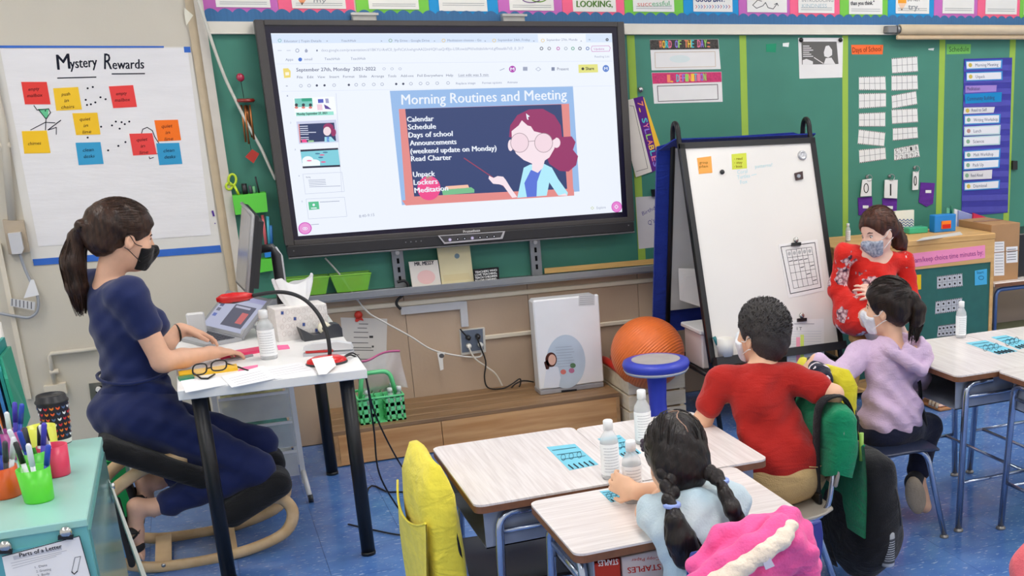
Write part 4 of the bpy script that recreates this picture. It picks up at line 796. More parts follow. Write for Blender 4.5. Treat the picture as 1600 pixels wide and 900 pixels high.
def rrect(x0, x1, y0, y1, r, n=5):
    pts = []
    for cx, cy, a in ((x1-r, y1-r, 0), (x0+r, y1-r, 90), (x0+r, y0+r, 180), (x1-r, y0+r, 270)):
        for k in range(n+1): t = math.radians(a+90*k/n); pts.append((cx+r*math.cos(t), cy+r*math.sin(t)))
    return pts
def bend(pts, r=.05, n=5):        # round the corners of a polyline
    pts = [np.array(p, float) for p in pts]; out = [pts[0]]
    for i in range(1, len(pts)-1):
        a = nrm(pts[i-1]-pts[i]); b = nrm(pts[i+1]-pts[i]); p = pts[i]+a*r; q = pts[i]+b*r
        for k in range(n+1): t = k/n; out.append((1-t)**2*p+2*t*(1-t)*pts[i]+t*t*q)
    return out+[pts[-1]]
def student_desk(loc, rz, label, W=.61, D=.46, H=.65):
    """local: x = width, student sits at -y"""
    t = thing('student_desk', label, 'desk', (loc[0], loc[1], 0), 'student desks', False, rz); w, d = W/2, D/2
    q = MB(); rr = rrect(-w, w, -d, d, .028); q.slab([(x, y, H-.006) for x, y in rr], (0, 0, .006)); part('desktop', q, DTOP, t)
    q = MB(); q.slab([(x, y, H-.026) for x, y in rr], (0, 0, .020)); part('edge_band', q, EDGE, t)
    q = MB(); iw, z0, z1 = w-.05, H-.15, H-.026
    q.bx(-iw, iw, -d+.03, d-.04, z0, z0+.004); q.bx(-iw, -iw+.004, -d+.03, d-.04, z0, z1); q.bx(iw-.004, iw, -d+.03, d-.04, z0, z1); q.bx(-iw, iw, d-.044, d-.04, z0, z1); part('book_box', q, mat((150, 158, 174), .4, .25, var=.15, scale=9), t)
    for sx in (-1, 1):
        q = MB(); x = sx*(iw+.014); q.tube(bend([(x, -d+.06, H-.10), (x, d-.09, H-.10)], .03), .008, 6); part('side_rail', q, CHROME, t)
        for sy in (-1, 1):
            q = MB(); yy = sy*(d-.07)
            q.tube(bend([(x, sy*.04, H-.045), (x, yy, H-.045), (sx*(iw+.03), sy*(d-.04), .012)], .05), .0135, 10); l = part('leg', q, CHROME, t)
            q = MB(); q.lathe((sx*(iw+.03), sy*(d-.04), 0), [(0, 0), (.02, 0), (.02, .006), (.012, .014)], 10); part('foot_glide', q, mat((150, 146, 140), .35, .7), l)
        q = MB(); q.tube([(sx*(iw+.024), -d+.05, .2), (sx*(iw+.024), d-.05, .2)], .008, 6); part('stretcher', q, CHROME, t)
    q = MB(); q.tube([(-iw-.024, d-.1, .2), (iw+.024, d-.1, .2)], .008, 6); part('stretcher', q, CHROME, t)
    return t
HP = math.pi/2
student_desk((1.687, -2.805), -HP, 'student desk behind the yellow-covered chair, left of its cluster')
student_desk((2.128, -2.832), HP, 'student desk in front of the boy in the red shirt', D=.42)
student_desk((1.906, -3.362), 0, 'nearest student desk where the girl with braids sits', W=.62, D=.43)
student_desk((3.642, -2.288), -HP, 'student desk beside the girl in the lilac hoodie')
student_desk((4.105, -2.288), HP, 'student desk at the far right of the right-hand cluster')
student_desk((3.90, -2.825), 0, 'student desk cut by the right edge, nearest of its cluster')
def chair_matrix(loc, rz): return Matrix.Translation((loc[0], loc[1], 0)) @ Matrix.Rotation(rz, 4, 'Z')
def student_chair(loc, rz, c, label, H=.385, hb=.70):
    t = thing('student_chair', label, 'chair', (loc[0], loc[1], 0), 'student chairs', False, rz)
    SM = plastic(c, .3)
    def seat(u, v, off=0):
        x = (u-.5)*.40; y = (v-.5)*.38; e = (2*u-1); f = (2*v-1)
        sq = 1-.12*abs(f)**6; zz = H-.012*(1-e*e)*(1-f*f)-.018*max(0, f)**3+.010*max(0, -f)**2; return (x*sq, y*(1-.06*abs(e)**6), zz+off)
    q = MB(); q.grid(lambda u, v: seat(u, v), 13, 11); q.grid(lambda u, v: seat(u, v, -.010), 13, 11)
    rim = [seat(u/12, 0) for u in range(13)]+[seat(1, v/10) for v in range(11)]+[seat(1-u/12, 1) for u in range(13)]+[seat(0, 1-v/10) for v in range(11)]
    q.tube([(x, y, z-.005) for x, y, z in rim], .006, 6, closed=True); part('seat', q, SM, t)
    def back(u, v, off=0):
        e = 2*u-1; return (e*.19*(1-.05*abs(2*v-1)**6), -.205-.028*v+.028*e*e+off-.01, hb-.24+.24*v-.01*e*e*(1 if v > .5 else -1))
    q = MB(); q.grid(lambda u, v: back(u, v), 13, 7); q.grid(lambda u, v: back(u, v, -.01), 13, 7); rim = [back(u/12, 0) for u in range(13)]+[back(1, v/6) for v in range(7)]+[back(1-u/12, 1) for u in range(13)]+[back(0, 1-v/6) for v in range(7)]
    q.tube([(x, y-.005, z) for x, y, z in rim], .006, 6, closed=True); part('backrest', q, SM, t)
    for sx in (-1, 1):
        q = MB(); q.tube(bend([(sx*.13, .02, H-.022), (sx*.15, .14, H-.022), (sx*.20, .20, .01)], .06), .0115, 8); l = part('leg', q, CHROME, t)
        q = MB(); q.lathe((sx*.20, .20, 0), [(0, 0), (.018, 0), (.018, .006), (.011, .012)], 10); part('foot_glide', q, mat((150, 146, 140), .35, .7), l)
        q = MB(); q.tube(bend([(sx*.13, -.02, H-.022), (sx*.15, -.12, H-.022), (sx*.20, -.22, .01)], .06), .0115, 8); l = part('leg', q, CHROME, t)
        q = MB(); q.lathe((sx*.20, -.22, 0), [(0, 0), (.018, 0), (.018, .006), (.011, .012)], 10); part('foot_glide', q, mat((150, 146, 140), .35, .7), l)
        q = MB(); q.tube(bend([(sx*.11, .10, H-.030), (sx*.16, -.17, H-.030), (sx*.165, -.21, hb-.08)], .07), .0105, 8); part('back_post', q, CHROME, t)
    q = MB(); q.bx(-.13, .13, -.03, .03, H-.036, H-.022); part('bracket', q, mat((90, 94, 102), .4, .8), t)
    return t
YC = ((1.61, -2.86), -HP); BC = ((2.45, -2.83), HP); LC = ((3.165, -2.40), -HP); GC = ((1.97, -3.56), math.radians(6))
student_chair(*YC, (22, 22, 24), 'black-seated student chair with a yellow pocket on its back')
student_chair(*BC, (168, 160, 148), 'beige student chair the boy in red sits on')
student_chair(*LC, (40, 48, 70), 'dark student chair under the girl in the lilac hoodie')
student_chair(*GC, (44, 62, 140), 'blue student chair of the girl with braids')
def chair_pocket(ch, c, label, zb=.30, ztop=.735, w=.205, zs=None):
    (loc, rz) = ch; t = thing('chair_pocket', label, 'chair pocket', (loc[0], loc[1], zb), 'chair back pockets', False, rz)
    t.location = (loc[0], loc[1], 0); L = lambda *a: np.array(a, float); M = cloth(c, .2, 120, .08)
    def sec(v, k):     # cross section loop at height v (0 top .. 1 bottom)
        z = ztop-(ztop-(zs or zb))*v; y = -.224-.010*(1-v); th = .048+.005*math.sin(3*v+k); ww = w*(1-.10*max(0, 1-v*6)); tt = th*(.25+.75*min(1, v*7)); n = 20; out = []
        for i in range(n):
            a = 2*math.pi*i/n; ca, sa = math.cos(a), math.sin(a); sx = math.copysign(abs(ca)**.35, ca); sy = math.copysign(abs(sa)**.5, sa); out.append((ww*sx+.006*math.sin(7*v+a*2), y+tt*sy+.004*math.sin(9*v+3*a), z+(.012*math.sin(a*3) if v > 0 else .012*sx)))
        return out
    q = MB(); rows = [sec(j/12, .5) for j in range(13)]; n = 20; vs = [p for r in rows for p in r]; fs = [(j*n+i, j*n+(i+1) % n, (j+1)*n+(i+1) % n, (j+1)*n+i) for j in range(12) for i in range(n)]+[tuple(range(n))]; q.add(vs, fs, True); part('sleeve', q, M, t)
    q = MB()    # hanging pocket on the outer face, its mouth sagging open
    def pk(u, v): e = 2*u-1; z = (ztop-.135)-(ztop-.135-zb)*v-.05*(1-e*e)*(1-v)**2; return (e*w*1.01, -.287-.016*(1-v)*(1-e*e)-.006*math.sin(5*u+4*v)-.012*v, z)
    q.grid(pk, 15, 12); q.grid(lambda u, v: (pk(u, v)[0], pk(u, v)[1]+.004, pk(u, v)[2]), 15, 12); p = part('pocket', q, M, t)
    q = MB(); q.tube([pk(i/14, 0) for i in range(15)], .0035, 5); part('hem', q, M, p)
    return t
chair_pocket(YC, (232, 216, 74), 'bright yellow fabric pocket over the chair at the left desk', .24, .745)
chair_pocket(BC, (18, 128, 86), 'green fabric pocket over the back of the boy\'s chair', .27, .735, .2, .50)
chair_pocket(LC, (214, 200, 50), 'yellow fabric pocket on the lilac-hoodie girl\'s chair', .34, .72, .2)
# name cards on the desks
def desk_card(px, lb, z=.65):
    o, P = sheet('desk_card', PZ(z), px, paper((122, 196, 216)), lb, 'card', 'blue desk cards', .0012); A = Art(P); g = ink((50, 90, 110)); L = lambda u, v: lerp(px, u, v)
    for i in range(5): A.line([L(.12+.18*i, .80), L(.15+.18*i, .97)], 2, ink((40, 50, 60)))
    for i in range(3): A.line([L(.08, .15+.2*i), L(.92, .15+.2*i)], .8, g)
    for i in range(3): A.ringline(*L(.2+.28*i, .48), 3.5, 5, .7, g, 10)
    A.build(o)
desk_card([(854, 699), (898, 694), (935, 726), (890, 735)], 'blue letter card on the left desk of the near cluster'); desk_card([(934, 686), (968, 680), (1002, 708), (975, 716)], 'blue letter card on the boy\'s desk behind the bottles'); desk_card([(937, 768), (962, 765), (985, 778), (955, 785)], 'blue letter card under the braided girl\'s arm')
desk_card([(1509, 536), (1540, 532), (1590, 549), (1560, 554)], 'blue letter card on the desk beside the lilac hoodie'); desk_card([(1549, 527), (1572, 524), (1618, 538), (1592, 546)], 'blue letter card on the far right desk')
def bottle(x, y, z, h, lb, r=.034, capw=.016, fill=(242, 244, 245)):
    t = thing('sanitizer_bottle', lb, 'bottle', (x, y, z), 'clear bottles', False)
    q = MB(); q.lathe((0, 0, 0), [(0, 0), (r*.95, .0), (r, .006), (r, h*.62), (r*.93, h*.70), (capw*1.1, h*.80), (capw, h*.82), (capw, h*.84)], 20); part('bottle_body', q, mat((240, 244, 246), .12, var=0, alpha=.42), t)
    q = MB(); q.lathe((0, 0, 0), [(r*1.01, h*.08), (r*1.012, h*.09), (r*1.012, h*.60), (r*1.01, h*.61)], 20); lb_ = part('bottle_label', q, paper(fill), t)
    q = MB()
    for k in range(9): a0 = -2.6+.1*(k % 2); zz = h*(.14+.05*k); q.add([(r*1.02*math.cos(a), r*1.02*math.sin(a), zz+dz) for dz in (0, .0022) for a in np.linspace(a0, a0+1.7, 7)], [(i, i+1, i+8, i+7) for i in range(6)])
    part('label_print', q, ink((196, 200, 204)), lb_)['kind'] = 'stuff'
    q = MB(); q.lathe((0, 0, 0), [(0, h*.84), (capw*1.08, h*.84), (capw*1.08, h*.985), (capw*.9, h), (0, h)], 16); part('cap', q, plastic((238, 240, 240)), t)
for (px, py, hpx, lb) in ((955, 746, 90, 'clear bottle at the left of the three on the near desks'), (1006, 692, 58, 'clear bottle furthest back on the near desks'), (990, 783, 100, 'clear bottle the girl with braids holds close')):
    p = PZ(.65).p(px, py); bottle(p[0], p[1], .65, .175, lb, .0265, .013)
p = PZ(.65).p(1501, 527); bottle(p[0], p[1], .65, .160, 'clear sanitizer bottle standing alone on the right-hand desk', .023, .012)
# =============== PLATFORM AND THINGS ON IT ===============
def wood(c, c2, st=(1.2, 14, 14), rough=.5, scale=3): return mat(c, rough, scale=scale, stretch=st, c2=c2, detail=5, bump=.05, bscale=30)
PXA, PXB, PYF, PH = 1.339, 2.768, -.4545, .178
t = thing('wooden_platform', 'low worn wooden platform along the wall under the display', 'platform', ((PXA+PXB)/2, -.23, 0))
for k in range(4):
    y0 = PYF+.4545*k/4; q = MB(); q.bx(PXA-.004, PXB+.004, y0+.0015, y0+.4545/4-.0015, PH-.022, PH, .002); part('top_plank', q, wood((122, 92, 62), (160, 126, 90), (.8, 16, 16)), t)
xj = PY(PYF).p(691, 680)[0]
for a, b in ((PXA+.02, xj), (xj+.003, PXB-.02)): q = MB(); q.bx(a, b, PYF, PYF+.018, .006, PH-.022); part('front_board', q, wood((190, 136, 82), (216, 168, 114), (.9, 12, 12)), t)
for a, b in ((PXA, PXA+.02), (PXB-.02, PXB)): q = MB(); q.bx(a, b, PYF+.002, -.002, .004, PH-.022); part('end_board', q, wood((170, 128, 84), (196, 152, 104), (12, 1, 12)), t)
# ---- air purifier ----
PP = PY(-.30); x0 = PP.p(838, 540)[0]; x1 = x0+.352; zb, zt = PH, .682
t = thing('air_purifier', 'white box-shaped air purifier with an oval picture on the platform', 'air purifier', ((x0+x1)/2, -.24, PH))
q = MB(); q.bx(x0+.008, x1-.004, -.282, -.17, zb, zt-.006, .012); part('body', q, plastic((226, 226, 226)), t)
q = MB(); q.bx(x0, x1, -.30, -.282, zb+.03, zt, .006); part('front_panel', q, plastic((238, 238, 238)), t)
q = MB(); q.bx(x0+.002, x1-.002, -.298, -.18, zb, zb+.028, .004); part('base_strip', q, mat((176, 178, 184), .35, .4), t)
F = PY(-.30); A = Art(F); A.ell(884, 565, 30.5, 42, mat((190, 204, 216), .4, var=.1, scale=6), 40); A.up()
A.poly([(849, 606), (853, 580), (861, 572), (872, 573), (876, 590), (873, 605), (868, 606)], ink((222, 226, 234))); A.ell(861, 562, 9, 11.5, ink((84, 50, 44))); A.poly([(850, 566), (853, 577), (858, 577), (858, 560)], ink((70, 42, 38))); A.up(); A.ell(862.5, 562, 6, 8.5, ink((222, 176, 156)), 16); A.up()
for k in range(8): A.line([(868+k*.5, 543+k*4.3), (893+2*(k % 3), 541+k*4.3)], .7, ink((160, 172, 186)))
for x, y, c in ((895, 571, (96, 130, 96)), (880, 581, (210, 120, 110)), (893, 579, (190, 120, 150))): A.ell(x, y, 4.5, 4, ink(c), 12)
A.rect(904, 461, 929, 478, ink((206, 206, 206)), -.05); A.up()
for k in range(5): A.line([(906, 463.5+k*3), (927, 462.5+k*3)], .6, ink((150, 150, 150)))
A.rect(877, 610, 901, 613, ink((40, 40, 44)), -.1); A.build(t, 'sticker')
# ---- green shower caddy ----
GY = PY(-.34); cx0 = PZ(PH).p(556, 655)[0]; c0 = PZ(PH).p(560, 656); c1 = PZ(PH).p(629, 647); gx0, gx1, gy0, gy1 = c0[0], c1[0], -.40, -.20; gz = PH; gh = .125
t = thing('green_caddy', 'bright green plastic basket caddy with a handle on the platform', 'caddy', ((gx0+gx1)/2, -.3, PH)); GP = plastic((112, 226, 150), .3); q = MB()
def lattice(q, a, b, z0, z1, n, m):  # a wall with square holes
    a = np.array(a, float); b = np.array(b, float); L = np.linalg.norm(b-a); d = (b-a)/L; nn = np.array((-d[1], d[0], 0))*.0015
    def pl(u0, u1, w0, w1): p = [a+d*u0, a+d*u1]; q.slab([(*(p[0]-nn)[:2], w0), (*(p[1]-nn)[:2], w0), (*(p[1]-nn)[:2], w1), (*(p[0]-nn)[:2], w1)], nn*2)
    for i in range(n+1): c = L*i/n; pl(max(0, c-.0095), min(L, c+.0095), z0, z1)
    for j in range(m+1): c = z0+(z1-z0)*j/m; pl(0, L, max(z0, c-.009), min(z1, c+.009))
for a, b in (((gx0, gy0), (gx0+.085, gy0)), ((gx0+.125, gy0), (gx1, gy0))): lattice(q, (*a, 0), (*b, 0), gz, gz+gh, 3, 3)
for a, b in (((gx0, gy0), (gx0, gy1)), ((gx1, gy0), (gx1, gy1)), ((gx0, gy1), (gx1, gy1)), ((gx0+.085, gy0), (gx0+.085, gy1)), ((gx0+.125, gy0), (gx0+.125, gy1))): lattice(q, (*a, 0), (*b, 0), gz, gz+gh, 4, 3)
q.bx(gx0, gx1, gy0, gy1, gz, gz+.004); part('tub', q, GP, t)
q = MB(); q.tube([(gx0, gy0, gz+gh), (gx1, gy0, gz+gh), (gx1, gy1, gz+gh), (gx0, gy1, gz+gh)], .006, 6, closed=True); part('rim', q, GP, t)
q = MB(); q.tube(bend([(gx0+.02, -.3, gz+gh-.02), (gx0+.04, -.3, gz+.23), (gx0+.17, -.3, gz+.23), (gx0+.19, -.3, gz+gh-.02)], .04), .011, 8); q.bx(gx0+.01, gx0+.2, -.306, -.294, gz, gz+gh); part('handle', q, GP, t)
for k, (x, y) in enumerate(((gx0+.155, -.35), (gx0+.20, -.34), (gx0+.18, -.25), (gx0+.05, -.35))): bottle(x, y, PH+.006, .15, 'small white spray bottle in the green caddy, '+('leftmost in front', 'rightmost in front', 'at the back', 'in the left compartment')[k], .02, .011)
def bagfn(u, v):
    e = 2*u-1; z = .47-.19*v; y = -.22-.05*math.sin(math.pi*v)*(1-e*e)-.01*math.sin(9*u+5*v); return (gx0+.02+.22*u+.02*v, y, z+.02*(u-.5)-.012*math.sin(6*u))
t = thing('zip_bag', 'crumpled clear zip bag with a pink seal standing in the caddy', 'plastic bag', (gx0+.13, -.24, PH+.1)); q = MB(); q.grid(bagfn, 14, 10); q.grid(lambda u, v: (bagfn(u, v)[0], bagfn(u, v)[1]+.03*math.sin(math.pi*v)+.002, bagfn(u, v)[2]), 14, 10); part('bag_film', q, mat((226, 222, 224), .2, var=.04, alpha=.38), t)
q = MB(); q.tube([bagfn(i/13, 0) for i in range(14)], .006, 5); part('zip_seal', q, plastic((214, 110, 160)), t)
# ---- crate, ball, stool ----
KW = wood((220, 202, 168), (236, 222, 194), (2, 12, 12)); X0, X1, Y0, Y1 = 2.79, 3.11, -.54, -.10
t = thing('wooden_crate', 'slatted pale wooden crate holding the orange ball', 'crate', (2.95, -.32, 0))
for k in range(3):
    z = .006+k*.088
    for (a, b, c, d) in ((X0, X1, Y0, Y0+.012), (X0, X1, Y1-.012, Y1), (X0, X0+.012, Y0+.012, Y1-.012), (X1-.012, X1, Y0+.012, Y1-.012)): q = MB(); q.bx(a, b, c, d, z, z+.078, .002); part('slat', q, KW, t)
for x in (X0+.02, X1-.02):
    for y in (Y0+.02, Y1-.02): q = MB(); q.bx(x-.01, x+.01, y-.01, y+.01, 0, .262); part('corner_post', q, KW, t)
q = MB(); q.bx(X0+.012, X1-.012, Y0+.012, Y1-.012, .01, .02); part('bottom', q, KW, t)
def ball_mat():
    M = mat((240, 118, 50), .38, var=.04); nt = M.node_tree; b = nt.nodes['Principled BSDF']; tc = nt.nodes.new('ShaderNodeTexCoord'); mp = nt.nodes.new('ShaderNodeMapping'); mp.inputs['Rotation'].default_value = (.7, .5, 0)
    wv = nt.nodes.new('ShaderNodeTexWave'); wv.bands_direction = 'Z'; wv.inputs['Scale'].default_value = 24; bp = nt.nodes.new('ShaderNodeBump'); bp.inputs['Strength'].default_value = .5; bp.inputs['Distance'].default_value = .004
    nt.links.new(tc.outputs['Object'], mp.inputs[0]); nt.links.new(mp.outputs[0], wv.inputs[0]); nt.links.new(wv.outputs[1], bp.inputs['Height']); nt.links.new(bp.outputs[0], b.inputs['Normal']); return M
bc = CAM+ray(1012, 551)*6.12; q = MB(); q.ell(bc, (.193, .193, .19), None, 40, 24); solo('exercise_ball', q, ball_mat(), 'ridged orange exercise ball sitting in the wooden crate', 'ball')
for k, (a, b) in enumerate((((941, 566), (980, 590)), ((957, 563), (1000, 592)), ((975, 585), (1040, 592)))):
    pa = PZ(.28).p(*a); pb = PZ(.26).p(*b); pa[2] += .02; q = MB(); q.tube(smooth([pa, (pa+pb)/2+np.array((0, 0, .012)), pb], 5), [.016]+[.021]*9+[.016], 10); solo('red_baton', q, plastic((206, 44, 34), .3), ('leftmost red plastic bat leaning on the crate edge', 'second red plastic bat beside the ball', 'red plastic bat lying under the stool seat')[k], 'bat', 'red bats in the crate')
sc_ = CAM+ray(1025, 569)*5.66; sx, sy_, sz = sc_; t = thing('wobble_stool', 'blue wobble stool with a grey round seat in front of the crate', 'stool', (sx, sy_, 0)); BP = plastic((62, 74, 190), .35)
q = MB(); q.lathe((sx, sy_, sz), [(0, -.035), (.14, -.032), (.158, -.015), (.164, .004), (.158, .020), (.135, .026), (.115, .026)], 36); part('seat', q, BP, t)
q = MB(); q.lathe((sx, sy_, sz), [(.118, .0265), (.06, .027), (0, .027)], 36); part('seat_pad', q, mat((176, 170, 168), .7, bump=.1, bscale=200), t)
q = MB(); q.lathe((sx, sy_, sz), [(.10, -.038), (.150, -.034), (.160, -.018), (.150, -.024)], 36); part('under_rim', q, plastic((190, 192, 196)), t)
q = MB(); q.lathe((sx, sy_, 0), [(0, 0), (.16, 0), (.17, .012), (.15, .03), (.07, .10), (.046, .17), (.042, .25), (.05, sz-.035)], 30); part('pedestal', q, BP, t)
# =============== EASEL ===============
EX0, EX1 = 3.135, 3.885; ET = 1.545
t = thing('easel', 'tall double-sided whiteboard easel with a black tube frame', 'easel', ((EX0+EX1)/2, -.55, 0)); EB = mat((30, 30, 32), .35, .3, var=.05)
def fy(z): return -.53-.285*(1.46-z)
def by(z): return -.452+.20*(1.46-z)
for x in (EX0, EX1):
    z = ET; pts = [(x, fy(.02), .02), (x, fy(1.40), 1.40)]+[(x, -.488-.038*math.cos(a), 1.485+.06*math.sin(a)) for a in np.linspace(0, math.pi, 10)]+[(x, by(1.40), 1.40), (x, by(.02), .02)]
    q = MB(); q.tube(pts, .0135, 10); part('leg_frame', q, EB, t)
    q = MB(); q.tube([(x, fy(.30), .30), (x, by(.30), .30)], .012, 8); part('side_rail', q, EB, t)
    for yy in (fy(.02), by(.02)): q = MB(); q.lathe((x, yy, 0), [(0, 0), (.02, 0), (.02, .02), (.013, .03)], 10); part('foot', q, mat((50, 50, 52), .6), t)
fr = Pl((0, fy(1.46)-.014, 1.46), (0, -1, -.285/1.0)); fr = Pl((0, fy(1.46)-.016, 1.46), nrm((0, -1, .285)))
def ep(x, z, off=0.0): p = np.array((x, fy(z)-.016, z)); return p+fr.n*off
zb_, zt_ = .40, 1.445
q = MB(); q.slab([ep(EX0+.012, zb_), ep(EX1-.012, zb_), ep(EX1-.012, zt_-.02), ep(EX0+.012, zt_-.02)], fr.n*.008); part('whiteboard', q, mat((232, 228, 222), .25, var=.015, scale=3), t)
q = MB()
for a, b, c, d in ((EX0-.012, EX0+.016, zb_-.02, zt_), (EX1-.016, EX1+.012, zb_-.02, zt_), (EX0-.012, EX1+.012, zt_-.024, zt_+.004)): q.slab([ep(a, c), ep(b, c), ep(b, d), ep(a, d)], fr.n*.016)
part('board_frame', q, EB, t)
q = MB(); q.slab([ep(EX0, .36), ep(EX1, .36), ep(EX1, .40), ep(EX0, .40)], fr.n*.07); part('tray', q, mat((36, 36, 38), .5), t)
q = MB(); q.slab([(EX0+.01, by(.55), .55), (EX1-.01, by(.55), .55), (EX1-.01, by(1.42), 1.42), (EX0+.01, by(1.42), 1.42)], (0, -.006, 0)); part('rear_board', q, mat((196, 197, 198), .3, .2, var=.12, scale=3), t)
q = MB(); q.bx(EX0, EX1, by(.30)+.0, fy(.30), .285, .295); part('shelf', q, mat((40, 40, 42), .5), t)
BPl = Pl(ep(3.5, 1.0, .008), fr.n)
q = MB(); rr = [(3.06, .42), (3.06, 1.43), (3.20, 1.462), (3.84, 1.475), (3.93, 1.45), (3.93, .42)]
q.slab([(x, by(z)+.03, z) for x, z in rr], (0, .012, 0)); q.slab([(3.065, by(1.43)+.03, 1.41), (3.92, by(1.43)+.03, 1.41), (3.92, -.53, 1.466), (3.11, -.53, 1.466)], (0, 0, .006)); solo('blue_cover', q, cloth((36, 56, 150), .3, 60), 'royal blue fabric draped over the back of the easel', 'fabric')
for px, c, tx, lb in (([(1089, 247), (1111, 244), (1113, 270), (1092, 272)], (250, 176, 92), ['group', 'plan'], 'orange sticky note on the easel whiteboard'), ([(1143, 241), (1166, 239), (1167, 263), (1144, 265)], (214, 222, 84), ['- read', '- stay', '- book'], 'lime sticky note on the easel whiteboard')):
    o, P = sheet('sticky_note', BPl, px, paper(c), lb, 'sticky note', None, .0015); A = Art(P)
    for k, s in enumerate(tx): A.text(s, px[0][0]+4, px[0][1]+9+k*6, px[0][0]+17, px[0][1]+8.5+k*6, 4, ink((120, 90, 30)))
    A.build(o, 'handwriting')
A = Art(BPl); lt = ink((176, 214, 220)); A.text('Coral', 1152, 272, 1168, 270, 6, lt); A.text('Turtles', 1152, 280, 1172, 277, 6, lt); A.text('Fox', 1157, 288, 1168, 286, 6, lt); A.text('patterns?', 1180, 263, 1207, 260, 5.5, lt); A.line([(1174, 274), (1182, 272)], .8, lt); A.build(t, 'handwriting')
q = MB(); q.lathe(BPl.p(1128, 269), [(.012, 0), (.012, .008), (0, .01)], 14, fr.n); solo('magnet', q, plastic((50, 50, 52)), 'small dark round magnet between the easel notes', 'magnet')
q = MB(); q.lathe(BPl.p(1253, 243), [(.026, 0), (.024, .01), (.016, .014), (.014, .009), (.006, .012), (0, .012)], 22, fr.n); solo('timer_magnet', q, mat((196, 196, 198), .3, .6), 'round silver magnet at the top right of the easel', 'magnet')
o, P = sheet('magnet_clip', BPl, [(1241, 271), (1253, 268), (1254, 280), (1243, 282)], plastic((60, 34, 34)), 'dark square magnet under the silver one on the easel', 'magnet', None, .01); A = Art(P); A.ell(1248, 275, 3, 3, mat((200, 200, 200), .2, .9)); A.build(o, 'ring')
o, P = sheet('calendar_sheet', BPl, [(1216, 382), (1277, 374), (1288, 454), (1232, 466)], WHITE, 'printed grid sheet clipped to the easel whiteboard', 'paper', None, .0015); A = Art(P); px = [(1220, 386), (1273, 379), (1283, 449), (1235, 459)]; g = ink((70, 70, 72)); L = lambda u, v: lerp(px, u, v)
A.line([L(0, 0), L(1, 0), L(1, 1), L(0, 1), L(0, 0)], 1.1, g); px = [(1228, 391), (1268, 386), (1278, 443), (1240, 451)]
for i in range(6): A.line([L(i/5, 0), L(i/5, 1)], .6, g); A.line([L(0, i/5), L(1, i/5)], .6, g)
for i in range(5): A.ell(*L(i/5+.1, .1), 2.6, 3, ink((190, 190, 190)), 8)
for u, v in ((.1, .3), (.3, .3), (.5, .3), (.7, .3), (.5, .5), (.7, .7), (.9, .5), (.9, .9)): A.line([L(u-.07, v), L(u+.07, v-.01)], 1.2, g)
A.build(o)
def bclip(pl, x, y, lb, w=14):
    t = thing('binder_clip', lb, 'clip', tuple(pl.p(x, y+6))); q = MB(); q.slab([pl.p(a, b) for a, b in ((x-w/2, y), (x+w/2, y-1), (x+w/2, y+4), (x-w/2, y+5))], pl.n*.014); part('clip_body', q, mat((38, 38, 40), .35, .4), t)
    q = MB(); c = pl.p(x, y-5); q.lathe(c, [(.014, 0), (.014, .01), (.009, .014), (0, .014)], 14, pl.n); part('clip_handle', q, mat((196, 194, 188), .25, .9), t)
bclip(BPl, 1243, 380, 'silver and black clip above the grid sheet on the easel'); bclip(BPl, 1252, 498, 'silver and black clip above the tally sheet on the easel')
o, P = sheet('tally_sheet', BPl, [(1228, 500), (1287, 498), (1288, 575), (1230, 577)], WHITE, 'white tally sheet with pink and yellow bars on the easel', 'paper', None, .0015); A = Art(P); A.line([(1241, 506), (1272, 506)], .9, ink((150, 150, 160)))
for k in range(13): A.line([(1233, 518+k*4), (1283, 517.6+k*4)], .4, ink((190, 196, 206)))
A.text('I T', 1245, 516, 1253, 516, 5, g); A.rect(1244, 527, 1250, 566, ink((250, 168, 190))); A.rect(1250.5, 523, 1256, 560, ink((226, 244, 120))); A.build(o)
t = thing('marker_cup', 'white cup on the easel tray holding a teal marker', 'cup', tuple(ep(3.30, .405, .04))); c = BPl.p(1130, 556, .03); q = MB(); q.lathe(c, [(0, 0), (.04, 0), (.042, .09), (.039, .09), (.037, .006), (0, .006)], 20); part('cup', q, plastic((228, 224, 216)), t)
q = MB(); p0 = BPl.p(1124, 552, .03); p1 = BPl.p(1112, 527, .03); q.tube([p0, p1*.5+p0*.5], .009, 8); t = thing('marker', 'teal-capped white marker leaning in the easel cup', 'marker', tuple(p0)); part('barrel', q, plastic((236, 236, 236)), t); q = MB(); q.tube([p1*.5+p0*.5, p1], .010, 8); part('cap', q, plastic((22, 112, 116)), t)
# white bin and papers inside the easel
t = thing('white_bin', 'white lidded plastic bin on the easel shelf', 'bin', (3.36, -.5, .30)); q = MB(); q.bx(3.165, 3.55, -.66, -.42, .297, .485, .008); part('bin_body', q, plastic((226, 214, 210)), t); q = MB(); q.bx(3.150, 3.565, -.675, -.405, .485, .51, .006); part('lid', q, plastic((232, 230, 228)), t)
for k in range(4):
    q = MB(); R = RZ(.05*k); pts = [(3.17, -.36-.01*k, .62), (3.46, -.36-.01*k, .53-.01*k), (3.46, -.36-.01*k, .76), (3.17+.01*k, -.36-.01*k, .79-.015*k)]; q.slab(pts, (0, -.002, 0)); solo('paper_sheet', q, paper((226-3*k, 224-3*k, 224-3*k)), ('rearmost', 'second', 'third', 'front')[k]+' white sheet hanging inside the easel frame', 'paper', 'papers inside the easel')
